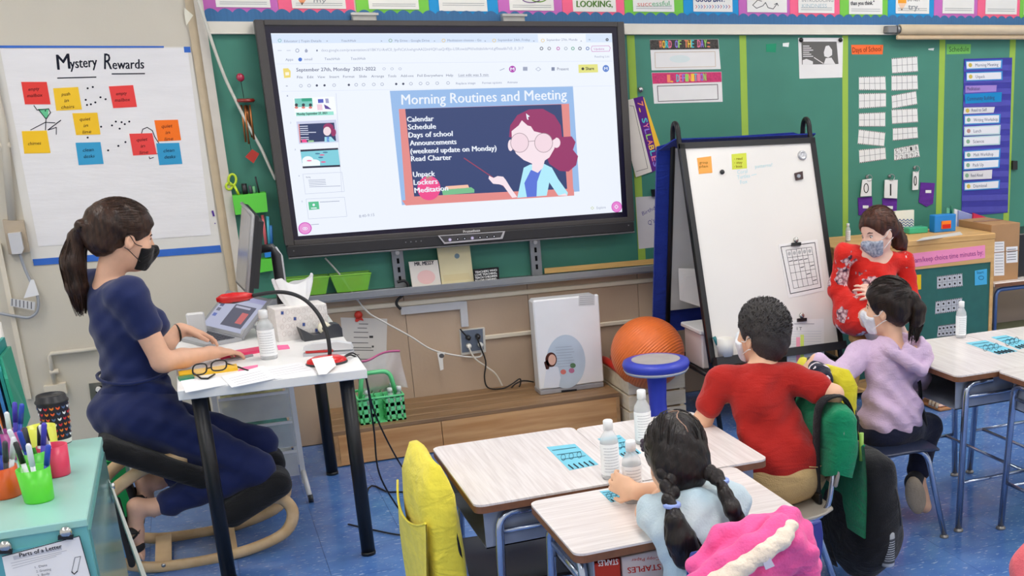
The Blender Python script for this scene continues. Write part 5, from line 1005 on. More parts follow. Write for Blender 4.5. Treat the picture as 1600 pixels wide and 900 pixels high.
# =============== WOOD CABINET ON THE RIGHT ===============
CY_ = -.65; CP = PY(CY_); cz = CP.p(1551, 364)[2]; cxr = CP.p(1551, 440)[0]; cxl = 3.965
OAK = wood((200, 154, 92), (222, 178, 116), (1, 10, 10))
t = thing('back_cabinet', 'low wooden cabinet with a green board back behind the teacher in red', 'cabinet', ((cxl+cxr)/2, -.5, 0))
q = MB(); q.bx(cxl, cxr, CY_+.012, -.30, .05, cz-.035); part('carcass', q, OAK, t)
q = MB(); q.bx(cxl-.01, cxr+.005, CY_-.008, -.28, cz-.035, cz, .004); part('top', q, OAK, t)
zz = CP.p(1548, 409)[2]
q = MB()
for a, b, c, d in ((cxl, cxr, zz, cz-.035), (cxl, cxr, .04, .10), (cxl, cxl+.02, .10, zz), (cxr-.022, cxr, .10, zz)): q.bx(a, b, CY_-.006, CY_+.012, c, d)
part('back_frame', q, OAK, t); q = MB(); q.bx(cxl+.02, cxr-.022, CY_, CY_+.012, .10, zz); part('green_panel', q, mat((38, 100, 92), .6, var=.06), t)
CF = PY(CY_-.006); o, P = sheet('sentence_strip', CF, [(1400, 399), (1539, 383), (1539, 403), (1401, 421)], paper((244, 150, 190)), 'pink sentence strip about earning choice time minutes', 'sign', None, .0015); A = Art(P); A.text('We earn/keep choice time minutes by:', 1412, 412.5, 1536, 398, 8, ink((150, 60, 130))); A.build(o, 'handwriting')
CG = PY(CY_)
for px, d, lb in (([(1464, 432), (1503, 427), (1504, 447), (1464, 452)], 10, 'topmost dotted ten-square card on the cabinet back'), ([(1462, 471), (1503, 465), (1503, 485), (1461, 491)], 10, 'middle dotted ten-square card on the cabinet back'), ([(1466, 509), (1495, 505), (1494, 524), (1464, 527)], 10, 'lowest dotted ten-square card on the cabinet back')): tenframe(px, CG, lb, d, None, 'dotted cards on the cabinet', (196, 198, 202))
o, P = sheet('sticky_note', CG, [(1523, 423), (1542, 420), (1542, 444), (1523, 446)], paper((80, 176, 220)), 'blue sticky note on the cabinet back', 'sticky note', None, .0015); A = Art(P); A.text('Start', 1526, 428, 1537, 427, 4, ink((40, 80, 110))); A.ringline(1533, 434, 4, 3, .7, ink((40, 80, 110)), 10); A.build(o, 'handwriting')
sheet('yellow_card', CG, [(1428, 430), (1439, 429), (1439, 452), (1428, 453)], paper((240, 196, 40)), 'yellow card on the cabinet back beside the teacher', 'card', None, .0015)
# on top of the cabinet
ctz = cz
def topp(x, y): return PZ(ctz).p(x, y)
p = PY(-.42).p(1471, 363); t = thing('crayon_box', 'blue plastic bin holding a crayon box on the cabinet', 'bin', (p[0], -.42, ctz)); w_ = .075
q = MB(); q.bx(p[0]-w_, p[0]+w_, -.46, -.40, ctz, ctz+.10, .004); part('bin', q, plastic((34, 130, 206)), t); q = MB(); q.bx(p[0]-.03, p[0]+.035, -.466, -.459, ctz+.02, ctz+.065); part('crayon_label', q, ink((240, 130, 50)), t); q = MB(); q.bx(p[0]-.026, p[0]+.032, -.467, -.466, ctz+.022, ctz+.045); part('crayon_band', q, ink((206, 50, 40)), t)
q = MB(); q.cyl((p[0]+.065, -.42, ctz+.1), (p[0]+.065, -.42, ctz+.145), .008, 8); solo('marker', q, plastic((20, 110, 80)), 'green marker standing at the blue bin', 'marker')
p = PY(-.36).p(1413, 352); q = MB(); q.bx(p[0]-.07, p[0]+.06, -.37, -.35, ctz, ctz+.13); t = solo('patterned_box', q, paper((228, 226, 214)), 'white box with blue zigzag pattern on the cabinet', 'box'); A = Art(PY(-.37))
for k in range(5): A.line([(1400+i*3, 344+k*4+(1.5 if i % 2 else -1.5)) for i in range(10)], 1.2, ink((60, 90, 150)))
A.build(t)
p = PY(-.40).p(1430, 364); q = MB(); q.bx(p[0]-.06, p[0]+.07, -.43, -.36, ctz, ctz+.035, .004); solo('green_tray', q, plastic((60, 176, 130)), 'shallow teal green tray on the cabinet', 'tray')
q = MB(); q.slab([topp(1432, 377), topp(1442, 372), topp(1500, 363), topp(1504, 367)], (0, 0, .003)); solo('paper_sheet', q, paper((206, 204, 200)), 'grey sheet lying flat on the cabinet top', 'paper')
p = PY(-.5).p(1325, 360); bottle(p[0], -.5, ctz, .10, 'tiny white bottle on the cabinet left of the teacher', .014, .008)
# table and carton at the right edge
t = thing('side_table', 'low table with blue-grey tube frame at the right edge', 'table', (5.5, -.4, 0)); TZ = .58
q = MB(); q.bx(cxr+.012, 6.2, -.66, -.1, TZ-.025, TZ, .004); part('table_top', q, DTOP, t); q = MB(); q.bx(cxr+.013, 6.2, -.662, -.655, TZ-.024, TZ-.003); part('edge_band', q, EDGE, t)
q = MB(); q.tube(bend([(cxr+.04, -.63, .01), (cxr+.04, -.63, TZ-.045), (6.0, -.63, TZ-.045)], .05), .013, 8); part('tube_frame', q, mat((92, 116, 160), .3, .6), t)
for x, y in ((cxr+.04, -.14), (6.0, -.63), (6.0, -.14)): q = MB(); q.cyl((x, y, 0), (x, y, TZ-.03), .013, 8); part('leg', q, mat((92, 116, 160), .3, .6), t)
q = MB(); q.bx(cxr+.05, 6.0, -.60, -.15, .20, .21); part('lower_shelf', q, mat((150, 156, 120), .5), t)
CD = mat((176, 134, 92), .75, var=.06, scale=6); fx0 = cxr+.015; fx1 = PY(-.6).p(1592, 400)[0]
t = thing('cardboard_carton', 'brown cardboard carton with white labels beside the cabinet', 'carton', ((fx0+fx1)/2, -.45, TZ)); q = MB(); q.bx(fx0, fx1, -.60, -.27, TZ, TZ+.335, .002); part('box', q, CD, t)
q = MB(); q.bx(fx0, fx1, -.602, -.598, TZ+.17, TZ+.174); q.bx(fx0+.01, fx1-.01, -.45, -.40, TZ+.335, TZ+.337); part('seam_tape', q, mat((150, 108, 70), .4), t)
F = PY(-.60); A = Art(F); A.rect(1553, 378, 1569, 431, WHITE, -.05); A.rect(1572, 386, 1590, 411, WHITE, -.07); A.up()
for k in range(11): A.line([(1555, 381+k*4.5), (1567, 380.5+k*4.5)], 1, ink((160, 160, 160)))
for k in range(5): A.line([(1574, 390+k*4), (1587, 389+k*4)], 1.1, ink((120, 120, 120)))
A.build(t, 'label_print')
for k, (c, dx, dz) in enumerate((((110, 180, 150), 0, .02), ((236, 236, 240), .05, .01), ((150, 160, 210), .07, .0), ((214, 60, 90), .17, -.02))):
    x = fx0-.02+dx; q = MB(); q.slab([(x, -.2, .80), (x+.24, -.2, .80), (x+.24, -.2, .93+dz-.05), (x, -.2, .96+dz)], (0, .012, 0)); q.v = [(a, b-.014*k+.03, c_) for a, b, c_ in q.v]; solo('folder', q, paper(c), ('green', 'white', 'lilac', 'crimson')[k]+' folder standing behind the carton', 'folder', 'folders behind the carton')
q = MB(); q.bx(fx0-.04, fx0+.3, -.235, -.18, TZ, .80); solo('file_holder', q, plastic((60, 62, 66)), 'dark file holder behind the cardboard carton', 'file holder')
q = MB(); q.bx(fx1+.03, fx1+.5, -.55, -.26, TZ, TZ+.26, .006); solo('black_case', q, plastic((30, 30, 32)), 'black case on the side table at the right edge', 'case')
# round stool under the teacher in red
t = thing('wooden_stool', 'round wooden stool under the teacher in red', 'stool', (4.07, -.96, 0)); q = MB(); q.lathe((4.07, -.96, 0), [(0, .40), (.16, .40), (.17, .415), (.17, .435), (.16, .445), (0, .445)], 24); part('seat', q, OAK, t)
for a in (.8, 2.4, 3.9, 5.5): q = MB(); q.cyl((4.07+.10*math.cos(a), -.96+.10*math.sin(a), .40), (4.07+.16*math.cos(a), -.96+.16*math.sin(a), 0), .017, 10); part('leg', q, OAK, t)
q = MB(); q.tube([(4.07+.135*math.cos(a), -.96+.135*math.sin(a), .16) for a in np.linspace(0, 6.28, 17)[:-1]], .009, 6, closed=True); part('foot_ring', q, OAK, t)
# =============== TEACHER DESK ===============
TX0, TX1, TY0, TY1, TZT = .752, 1.382, -1.705, -.49, .748
t = thing('teacher_table', 'long white table with black round legs where the teacher types', 'table', ((TX0+TX1)/2, -1.1, 0))
WT = mat((238, 237, 235), .4, var=.015); q = MB(); q.bx(TX0, TX1, TY0, TY1, TZT-.036, TZT, .0025); part('table_top', q, WT, t)
for x, y in ((.815, -1.65), (1.312, -1.65), (1.305, -.545), (.815, -.545)):
    q = MB(); q.cyl((x, y, .012), (x, y, TZT-.036), .0255, 18); l = part('leg', q, mat((24, 24, 26), .4, .2, var=.05), t); q = MB(); q.cyl((x, y, 0), (x, y, .014), .027, 14); part('foot', q, plastic((16, 16, 16)), l)
D = PZ(TZT)
def flat(name, px, c, lb, cat, th=.0015, z=TZT): return sheet(name, PZ(z), px, paper(c), lb, cat, None, th)
o, P = flat('paper_sheet', [(282, 595), (340, 588), (362, 600), (290, 614)], (238, 238, 240), 'white paper under the crayon box at the table corner', 'paper')
o, P = flat('paper_sheet', [(346, 589), (412, 572), (430, 592), (362, 606)], (244, 244, 246), 'printed white sheet beside the glasses', 'paper', .002, TZT+.002); A = Art(P)
for k in range(4): A.line([(358+k*4, 592+k*3), (408+k*4, 580+k*3)], .6, ink((200, 200, 206)))
A.build(o)
o, P = flat('paper_sheet', [(405, 577), (470, 566), (500, 583), (430, 593)], (240, 240, 242), 'white sheet near the front edge of the table', 'paper'); A = Art(P)
for k in range(4): A.line([(415+k*6, 580+k*2.4), (468+k*6, 570+k*2.6)], .5, ink((208, 208, 212)))
A.build(o)
# pencil boxes, folder, sticky
def dbox(name, px, h, c, lb, cat, z=TZT): q = MB(); q.slab([PZ(z).p(x, y) for x, y in px], (0, 0, h)); return solo(name, q, plastic(c), lb, cat)
dbox('crayon_carton', [(279, 585), (370, 573), (372, 579), (281, 591)], .012, (238, 190, 40), 'yellow crayon carton lying under the glasses', 'carton')
dbox('marker_carton', [(278, 592), (302, 588), (304, 592), (281, 596)], .008, (40, 130, 96), 'small green carton at the table corner', 'carton')
dbox('pencil', [(352, 563), (395, 555), (396, 557), (353, 566)], .006, (150, 150, 156), 'grey pen lying behind the glasses', 'pen')
dbox('pink_folder', [(342, 556), (411, 545), (413, 550), (345, 562)], .012, (236, 60, 110), 'hot pink folder under the teacher\'s hand', 'folder')
flat('sticky_note', [(378, 575), (403, 571), (402, 575), (372, 580)], (246, 130, 170), 'pink sticky strip lying beside the glasses', 'sticky note', .003); flat('sticky_note', [(433, 541), (450, 540), (453, 545), (435, 547)], (248, 120, 170), 'pink sticky note lying behind the sanitizer', 'sticky note', .004)
# glasses
t = thing('eyeglasses', 'black-framed eyeglasses lying on the table corner', 'glasses', tuple(D.p(330, 590))); GB = plastic((24, 22, 22), .3); gy = D.p(330, 592)[1]; GP_ = PY(gy)
for (cx, cy, rx, ry) in ((312, 577, 11, 8.5), (342, 571, 12, 8)):
    q = MB(); n = 20; q.tube([PY(gy+.012).p(cx+rx*math.copysign(abs(math.cos(a))**.7, math.cos(a)), cy+ry*math.copysign(abs(math.sin(a))**.7, math.sin(a))-math.cos(a)*1.8) for a in np.linspace(0, 6.283, n, endpoint=False)], .0028, 6, closed=True); part('rim', q, GB, t)
    q = MB(); q.poly([PY(gy+.012).p(cx+rx*.9*math.cos(a), cy+ry*.9*math.sin(a)-math.cos(a)*1.6) for a in np.linspace(0, 6.283, 18, endpoint=False)]); part('lens', q, mat((230, 232, 236), .1, var=0, alpha=.18), t)
q = MB(); q.tube([PY(gy+.012).p(322.5, 576), PY(gy+.012).p(330.5, 574)], .0025, 6); part('bridge', q, GB, t)
q = MB(); q.tube([D.p(302, 587, .012), D.p(315, 594, .006), D.p(325, 594, .006), D.p(336, 588, .008)], .0035, 6); part('temple', q, GB, t); q = MB(); q.tube([D.p(356, 574, .014), D.p(376, 577, .006), D.p(388, 581, .005)], .0035, 6); part('temple', q, GB, t)
# sanitizer bottle with flip cap
p = D.p(421, 560); bottle(p[0], p[1], TZT, .19, 'clear hand sanitizer bottle with white cap on the teacher\'s table', .031, .016)
# document camera
bp_ = D.p(511, 568); t = thing('document_camera', 'red document camera with a black gooseneck arm on the table', 'document camera', tuple(bp_)); RD = plastic((206, 34, 34), .25)
q = MB(); q.lathe(bp_, [(0, 0), (.068, 0), (.07, .006), (.066, .018), (.045, .028), (0, .03)], 30, sx=1.05, sy=.8); part('base', q, RD, t); q = MB(); q.lathe(bp_, [(.071, 0), (.072, .006), (.069, .009)], 30, sx=1.05, sy=.8); part('base_trim', q, plastic((40, 40, 44)), t)
yb = bp_[1]; pts = [(515, 556, 0), (515, 545, 0), (511, 522, .01), (500, 495, .03), (482, 473, .06), (462, 461, .09), (440, 456.5, .12), (418, 458, .14), (395, 462, .16)]
g3 = smooth([PY(yb+.03+dy).p(x, y) for x, y, dy in pts], 5); q = MB(); q.tube(g3, .0075, 10); part('gooseneck', q, plastic((26, 28, 32), .5), t)
hp = PY(yb+.20); q = MB(); q.tube([hp.p(396, 462), hp.p(385, 463), hp.p(365, 465), hp.p(348, 467), hp.p(338, 469)], [.008, .016, .02, .018, .008], 12); part('camera_head', q, RD, t); q = MB(); q.tube([hp.p(390, 466), hp.p(365, 469), hp.p(342, 471)], [.008, .014, .008], 10); part('lens_plate', q, plastic((30, 30, 34)), t)
q = MB(); q.slab([PZ(TZT+h).p(x, y) for x, y, h in ((487, 561, .03), (519, 556, .03), (525, 571, .012), (510, 585, .004), (498, 586, .004))], (0, -.001, .001)); part('note_tag', q, paper((236, 232, 230)), t)
solo('cord', MB().tube(smooth([(bp_[0]+.06, yb, TZT+.012), (TX1-.02, yb+.06, TZT+.008), (TX1+.015, yb+.05, TZT-.05), (TX1+.03, yb+.1, .45), (TX1+.03, yb+.1, .25), (TX1+.10, yb+.12, .06), (TX1+.13, yb+.02, .006), (TX1+.06, yb+.03, .006), (TX1-.1, yb+.25, .006)], 8), .0035, 6), plastic((20, 20, 22)), 'black cable hanging from the document camera to the floor', 'cord')
solo('cord', MB().tube(smooth([(bp_[0]+.06, yb+.02, TZT+.012), (TX1-.01, yb+.09, TZT+.008), (TX1+.02, yb+.09, TZT-.06), (TX1+.05, yb+.16, .48), (TX1+.14, yb+.2, .22), (TX1+.26, yb+.2, .03), (TX1+.28, yb+.05, .006), (TX1+.2, yb-.03, .006), (TX1+.33, yb+.12, .006), (TX1+.5, yb+.3, .006)], 8), .0035, 6), plastic((20, 20, 22)), 'second black cable curling on the floor under the table', 'cord')
solo('cord', MB().tube(smooth([D.p(570, 700)*[1, 1, 0]+np.array((-.05, 0, .006)), PZ(.006).p(572, 775), PZ(.006).p(610, 769), PZ(.006).p(655, 768), PZ(.006).p(700, 760)], 6)[6:], .004, 6), plastic((20, 20, 22)), 'black cable lying straight across the blue floor', 'cord')
# tape dispenser, stapler
p0 = D.p(476, 534); p1 = D.p(536, 526); d_ = nrm((p1-p0)*[1, 1, 0]); nn = np.array((-d_[1], d_[0], 0)); t = thing('tape_dispenser', 'dark grey desk tape dispenser beside the tissue box', 'tape dispenser', tuple((p0+p1)/2)); Lw = np.linalg.norm(p1-p0)
prof = [(0, 0), (Lw, 0), (Lw, .035), (Lw-.01, .055), (Lw*.8, .058), (Lw*.62, .045), (Lw*.45, .022), (Lw*.25, .022), (Lw*.12, .035), (-.012, .058)]
q = MB(); q.slab([p0+d_*a+np.array((0, 0, b)) for a, b in prof], nn*.055); part('dispenser_body', q, plastic((52, 54, 60)), t)
q = MB(); c = p0+d_*Lw*.58+nn*.012+np.array((0, 0, .042)); q.lathe(c, [(.012, 0), (.026, 0), (.026, .02), (.012, .02)], 20, nn); part('tape_roll', q, plastic((226, 220, 196)), t)
p0 = D.p(474, 558); p1 = D.p(552, 553); d_ = nrm((p1-p0)*[1, 1, 0]); nn = np.array((-d_[1], d_[0], 0)); L_ = np.linalg.norm(p1-p0); t = thing('stapler', 'silver stapler with a red magazine on the table', 'stapler', tuple((p0+p1)/2))
q = MB(); q.slab([p0+d_*a+np.array((0, 0, b)) for a, b in ((0, 0), (L_, 0), (L_, .012), (0, .012))], nn*.035); part('base', q, plastic((190, 192, 196)), t)
q = MB(); q.slab([p0+d_*a+np.array((0, 0, b)) for a, b in ((.01, .014), (L_*.6, .014), (L_*.6, .026), (.01, .022))], nn*.03); part('magazine', q, plastic((190, 40, 40)), t)
q = MB(); q.slab([p0+d_*a+np.array((0, 0, b)) for a, b in ((0, .024), (L_, .02), (L_*.97, .04), (L_*.7, .052), (L_*.2, .048), (.005, .038))], nn*.035); part('top_arm', q, plastic((212, 214, 216)), t)
# tissue box
A0 = D.p(436, 535); A1 = D.p(516, 524); d_ = nrm((A1-A0)*[1, 1, 0]); nn = np.array((-d_[1], d_[0], 0)); w_ = np.linalg.norm(A1-A0); h_ = .135; t = thing('tissue_box', 'white patterned tissue box with a tissue pulled up', 'tissue box', tuple((A0+A1)/2))
q = MB(); q.slab([A0, A1, A1+nn*.12, A0+nn*.12], (0, 0, h_)); part('box', q, mat((228, 224, 220), .7, var=.08, scale=60), t)
FB = Pl(A0, -nn); A = Art(FB)
for i in range(9):
    for j in range(4):
        x = 441+i*8.4+(j % 2)*3; y = 489+j*11-i*1.0; A.ringline(x, y, 3, 3.6, .5, ink((206, 196, 190)), 8)
        if (i*3+j*5) % 11 == 0: A.rect(x-2, y-2.5, x+2, y+2.5, ink((70, 90, 150)))
A.build(t)
c = (A0+A1)/2+nn*.06+np.array((0, 0, h_)); q = MB()
def tis(u, v): a = 2*math.pi*u; r = (.035+.055*v*(1-.35*v))*(1+.12*math.sin(3*a)+.08*math.sin(7*a+2*v)); return c+d_*r*math.cos(a)*1.1+nn*r*math.sin(a)*.45*(1-.7*v)+np.array((0, 0, .105*v*(1+.14*math.sin(2*a+1)+.06*math.sin(5*a))))
q.grid(tis, 40, 8, closed_u=True); part('tissue', q, mat((240, 240, 240), .9, var=.02), t)
# monitor on its stand, seen edge-on
NB, NT = PY(-.95).p(386, 460), PY(-.95).p(395, 337); FB_, FT = PY(-.46).p(368, 441), PY(-.46).p(378, 318)
t = thing('computer_monitor', 'wide dark computer monitor turned edge-on toward the teacher', 'monitor', (1.15, -.72, TZT)); ex = nrm(FB_-NB); ez = nrm(NT-NB); en = np.cross(ex, ez); en = en if en[0] > 0 else -en
q = MB(); q.slab([NB, FB_, FT, NT], en*.024); part('housing', q, plastic((34, 34, 38), .4), t)
cc = (NB+FB_+FT+NT)/4; s_ = .86; q = MB(); q.slab([cc+(p-cc)*s_+en*.02 for p in (NB, FB_, FT, NT)], en*.026); part('rear_shell', q, plastic((44, 44, 48), .5), t)
q = MB(); q.slab([cc+(p-cc)*.94-en*.001 for p in (NB, FB_, FT, NT)], en*.002); part('panel', q, mat((150, 146, 142), .25, var=.03), t)
q = MB(); q.tube([NB+ez*.0, NT, FT], .008, 6); part('bezel', q, plastic((150, 150, 152)), t)
sb_ = PY(-.72).p(437, 468); st = PY(-.72).p(425, 387); q = MB(); q.tube([cc+en*.04, st, PY(-.72).p(432, 398), PY(-.72).p(438, 440), (sb_[0]+.01, -.72, TZT+.015)], [.018, .018, .022, .022, .026], 10); part('stand_arm', q, plastic((48, 48, 52)), t)
q = MB(); q.tube([PY(-.725).p(430, 386), PY(-.725).p(438, 400), PY(-.725).p(446, 462)], [.006, .01, .012], 8); part('stand_edge', q, plastic((200, 200, 204)), t)
q = MB(); q.lathe((sb_[0], -.72, TZT), [(0, 0), (.11, 0), (.11, .008), (.03, .016), (0, .016)], 28); part('stand_base', q, plastic((54, 54, 58)), t)
# laptop with lit screen
HA_, HB_ = PZ(TZT+.014).p(309, 511), PZ(TZT+.014).p(374, 527); hx = nrm(HB_-HA_)
def perp(px): d = ray(*px); tt = ((HA_-CAM)@hx)/(d@hx); return CAM+d*tt
TA = CAM+ray(341, 471)*(((HA_-CAM)@hx)/(ray(341, 471)@hx)); hv = nrm((TA-HA_)-hx*((TA-HA_)@hx)); hh = .205
t = thing('laptop', 'open grey laptop showing the same slide on the teacher\'s table', 'laptop', tuple(HA_)); hn = np.cross(hx, hv); hn = hn if hn@(CAM-HA_) > 0 else -hn; LW_ = np.linalg.norm(HB_-HA_)+.02
q = MB(); q.slab([HA_, HA_+hx*LW_, HA_+hx*LW_+hv*hh, HA_+hv*hh], -hn*.008); part('lid', q, plastic((150, 152, 156)), t)
LP = lambda u, v, o_=.001: HA_+hx*LW_*u+hv*hh*v+hn*o_
q = MB(); q.poly([LP(.06, .08), LP(.94, .08), LP(.94, .93), LP(.06, .93)]); sp = part('screen', q, scr((168, 172, 196)), t)
for u0, u1, v0, v1, c in ((.06, .94, .82, .93, (150, 150, 186)), (.40, .86, .18, .72, (70, 72, 92)), (.66, .80, .28, .55, (190, 90, 90)), (.10, .18, .60, .68, (60, 70, 110)), (.10, .18, .48, .56, (90, 90, 110)), (.10, .18, .34, .42, (80, 100, 170)), (.44, .76, .64, .69, (170, 170, 190))):
    q = MB(); q.poly([LP(u0, v0, .0016+.0004*(c[0] > 80)), LP(u1, v0, .0016+.0004*(c[0] > 80)), LP(u1, v1, .0016+.0004*(c[0] > 80)), LP(u0, v1, .0016+.0004*(c[0] > 80))]); part('pixels', q, scr(c), sp)['kind'] = 'stuff'
bd = np.array((hn[0], hn[1], 0)); bd = nrm(bd); z_ = np.array((0, 0, 1.)); B0 = HA_-z_*.013
q = MB(); q.slab([B0, B0+hx*LW_, B0+hx*LW_+bd*.15, B0+bd*.15], z_*.012); kb = part('keyboard_deck', q, plastic((166, 168, 172)), t)
q = MB()
for i in range(12):
    for j in range(5):
        o_ = B0+hx*LW_*(.07+.072*i)+bd*(.015+.02*j)+z_*.012; q.slab([o_, o_+hx*LW_*.06, o_+hx*LW_*.06+bd*.017, o_+bd*.017], z_*.002)
part('keys', q, plastic((36, 36, 40)), kb)['kind'] = 'stuff'
q = MB(); c = PZ(TZT).p(309, 500); q.bx(c[0]-.04, c[0]+.03, -.72, -.69, TZT, TZT+.10, .006); solo('power_adapter', q, plastic((234, 234, 232)), 'white square power adapter standing behind the laptop', 'adapter')
q = MB(); p0 = PZ(TZT).p(380, 532); p1 = PZ(TZT).p(404, 527); q.tube(bend([p0, p0+np.array((.0, .02, .04)), p1+np.array((0, .02, .045)), p1], .02), .006, 8); solo('headset', q, plastic((176, 178, 182)), 'pale grey headset band behind the sanitizer', 'headset')
# =============== DRAWER CART UNDER THE TABLE ===============
t = thing('drawer_cart', 'white wire-framed cart with clear drawers under the table', 'drawer cart', (1.03, -.65, 0)); WM = plastic((226, 226, 224))
cx0_, cx1_, cyf, cyb, ct = .86, 1.165, -.80, -.50, .64
for x in (cx0_, cx1_):
    q = MB(); q.box((x, cyf, (.06+ct)/2), (.02, .02, ct-.06)); part('post', q, WM, t); q = MB(); q.box((x, cyb, (.06+ct)/2), (.02, .02, ct-.06)); part('post', q, WM, t)
    q = MB(); q.tube([(x, cyf, .12), (x+.008, -.905, .03)], .011, 8); part('front_foot', q, WM, t); q = MB(); q.cyl((x+.0, -.905, .018), (x+.02, -.905, .018), .018, 12); part('caster', q, plastic((40, 42, 46)), t)
for k in range(4):
    z0 = .10+k*.135; dr = MB(); a, b = cx0_+.014, cx1_-.014
    dr.bx(a, b, cyf-.004, cyf, z0, z0+.115); d1 = part('drawer', dr, mat((230, 232, 234), .2, var=.05, alpha=.42), t)
    q = MB(); q.bx(a, b, cyf-.012, cyf-.002, z0+.108, z0+.12); part('drawer_rim', q, WM, d1)
    q = MB(); q.bx(a+.01, b-.01, cyf+.01, cyb-.01, z0, z0+.07); part('contents', q, mat([(206, 206, 206), (90, 160, 160), (206, 206, 150), (176, 156, 136)][k], .7, var=.5, scale=25), d1)['kind'] = 'stuff'
# =============== KNEELING CHAIR ===============
t = thing('kneeling_chair', 'rocking kneeling chair with black pads and bent wooden rails', 'kneeling chair', (.72, -1.27, 0)); BW = wood((206, 170, 122), (226, 194, 150), (6, 2, 6), .4)
rail = smooth([(1.0, .228), (1.05, .205), (1.072, .145), (1.035, .075), (.93, .035), (.80, .017), (.68, .015), (.55, .028), (.45, .075), (.395, .16), (.41, .27), (.51, .365), (.64, .43), (.74, .43)], 4)
for y in (-1.445, -1.115): q = MB(); q.tube([(x, y, z) for x, z in rail], [(.015, .023)]*len(rail), 8, u0=(0, 1, 0)); part('rail', q, BW, t)
for x, z in ((.60, .03), (.83, .03)): q = MB(); q.bx(x-.028, x+.028, -1.44, -1.12, z-.008, z+.006); part('cross_slat', q, BW, t)
q = MB(); q.bx(.42, .46, -1.44, -1.12, .22, .24); part('cross_slat', q, BW, t)
for x, z in ((.60, .03), (.83, .03)): q = MB(); q.lathe((x, -1.458, z), [(0, .004), (.008, .002), (.008, 0)], 10, (0, -1, 0)); part('bolt', q, mat((190, 190, 190), .25, .9), t)
S = Sdf((.3, -1.6, .2), (1.0, -.9, .7), .008); R = np.array(Matrix.Rotation(math.radians(30), 3, 'Y')); S.box((.635, -1.28, .432), (.20, .235, .038), R, .035); sdfpart('seat_pad', S, cloth((26, 26, 28), .3, 250), t)
for y, s_ in ((-1.42, 1), (-1.13, 1)):
    S = Sdf((.65, y-.2, .05), (1.25, y+.2, .5), .008); R = np.array(Matrix.Rotation(math.radians(-27), 3, 'Y')); S.box((.945, y, .235), (.15, .095, .052), R, .05, 0); sdfpart('knee_pad', S, cloth((30, 30, 32), .3, 250), t)
# =============== TURQUOISE CABINET AND ITS CLUTTER (left foreground) ===============
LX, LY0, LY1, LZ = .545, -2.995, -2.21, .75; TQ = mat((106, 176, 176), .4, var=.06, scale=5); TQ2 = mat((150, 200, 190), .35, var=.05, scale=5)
t = thing('metal_cabinet', 'worn turquoise metal cabinet in the left foreground', 'cabinet', (.2, -2.6, 0))
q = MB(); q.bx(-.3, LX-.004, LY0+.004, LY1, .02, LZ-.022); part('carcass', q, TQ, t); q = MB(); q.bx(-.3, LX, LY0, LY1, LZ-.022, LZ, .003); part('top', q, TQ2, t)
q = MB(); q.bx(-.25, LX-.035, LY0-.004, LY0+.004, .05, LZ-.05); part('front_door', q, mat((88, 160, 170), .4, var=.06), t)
q = MB(); q.slab([(LX+.002, -2.30, .62), (LX+.012, -2.32, .60), (LX+.10, -2.66, .28), (LX+.085, -2.66, .28)], (0, .004, .02)); part('side_strap', q, mat((206, 204, 196), .4), t)
q = MB(); q.bx(LX-.004, LX+.001, LY0+.03, LY1-.03, .05, LZ-.04); part('side_panel', q, mat((120, 168, 162), .18, .3, var=.1), t)
for z in (.62, .58): q = MB(); q.cyl((LX+.004, -2.31, z), (LX+.016, -2.31, z), .01, 10); part('hinge', q, mat((200, 200, 198), .25, .9), t)
FP_ = PY(LY0-.004); o, P = sheet('worksheet', FP_, [(3, 869), (124, 837), (150, 930), (22, 960)], WHITE, 'worksheet titled Parts of a Letter clipped to the turquoise cabinet', 'paper', None, .002); A = Art(P); A.line([(3.5, 869.5), (124, 837.5), (150, 930)], 1.2, ink((40, 40, 44)))
A.poly([(20, 869), (96, 853), (97, 859), (22, 875)], ink((200, 200, 204))); A.up(); A.text('Parts of a Letter', 31, 870.5, 97, 856, 6.5, ink((60, 60, 66)), bold=.3)
for k in range(3): A.line([(17+k*1.5, 880+k*4), (104-k*8, 860+k*4.4)], .6, ink((170, 170, 176)))
for k, s in enumerate(('1. Date', '2. Greeting', '3. Body', '4. Closing')): A.text(s, 55+k*2, 888+k*6.5, 74+k*2+(4 if k == 1 else 0), 884+k*6.5, 3.6, ink((110, 110, 116)))
A.line([(117, 871), (126, 869), (121, 893), (116, 897), (112, 894), (117, 871)], .8, ink((90, 90, 94))); A.line([(112, 893), (116, 897), (121, 892)], 1.4, ink((50, 50, 54))); A.build(o)
bclip(FP_, 103, 836, 'silver binder clip at the right of the worksheet', 24); bclip(FP_, 8, 858, 'silver binder clip at the left of the worksheet', 24)
def cup(px, py, r, h, c, lb, taper=.82): p = PZ(LZ).p(px, py); q = MB(); q.lathe((p[0], p[1], LZ), [(0, .003), (r*taper, .0), (r*taper+.002, .004), (r, h), (r-.003, h), (r*taper-.002, .006), (0, .006)], 26); solo('plastic_cup', q, mat(c, .3, var=.03), lb, 'cup', 'coloured cups on the cabinet'); return p
pens = [((40, 70, 180), 'blue'), ((30, 30, 32), 'black'), ((228, 230, 234), 'white'), ((70, 60, 180), 'violet'), ((60, 62, 66), 'grey')]
def pen(base, dx, dy, L, k, lb):
    c, nme = pens[k]; a = np.array(base)+np.array((0, 0, .012)); d = nrm((dx, dy, 1)); t = thing('marker', lb, 'marker', tuple(a), 'markers in cups'); q = MB(); q.tube([a, a+d*L*.62], .0058, 8); part('barrel', q, plastic((226, 228, 232) if k in (1, 2) else c), t); q = MB(); q.tube([a+d*L*.6, a+d*L*.97, a+d*L], [.0068, .0065, .004], 8); part('cap', q, plastic(c), t)
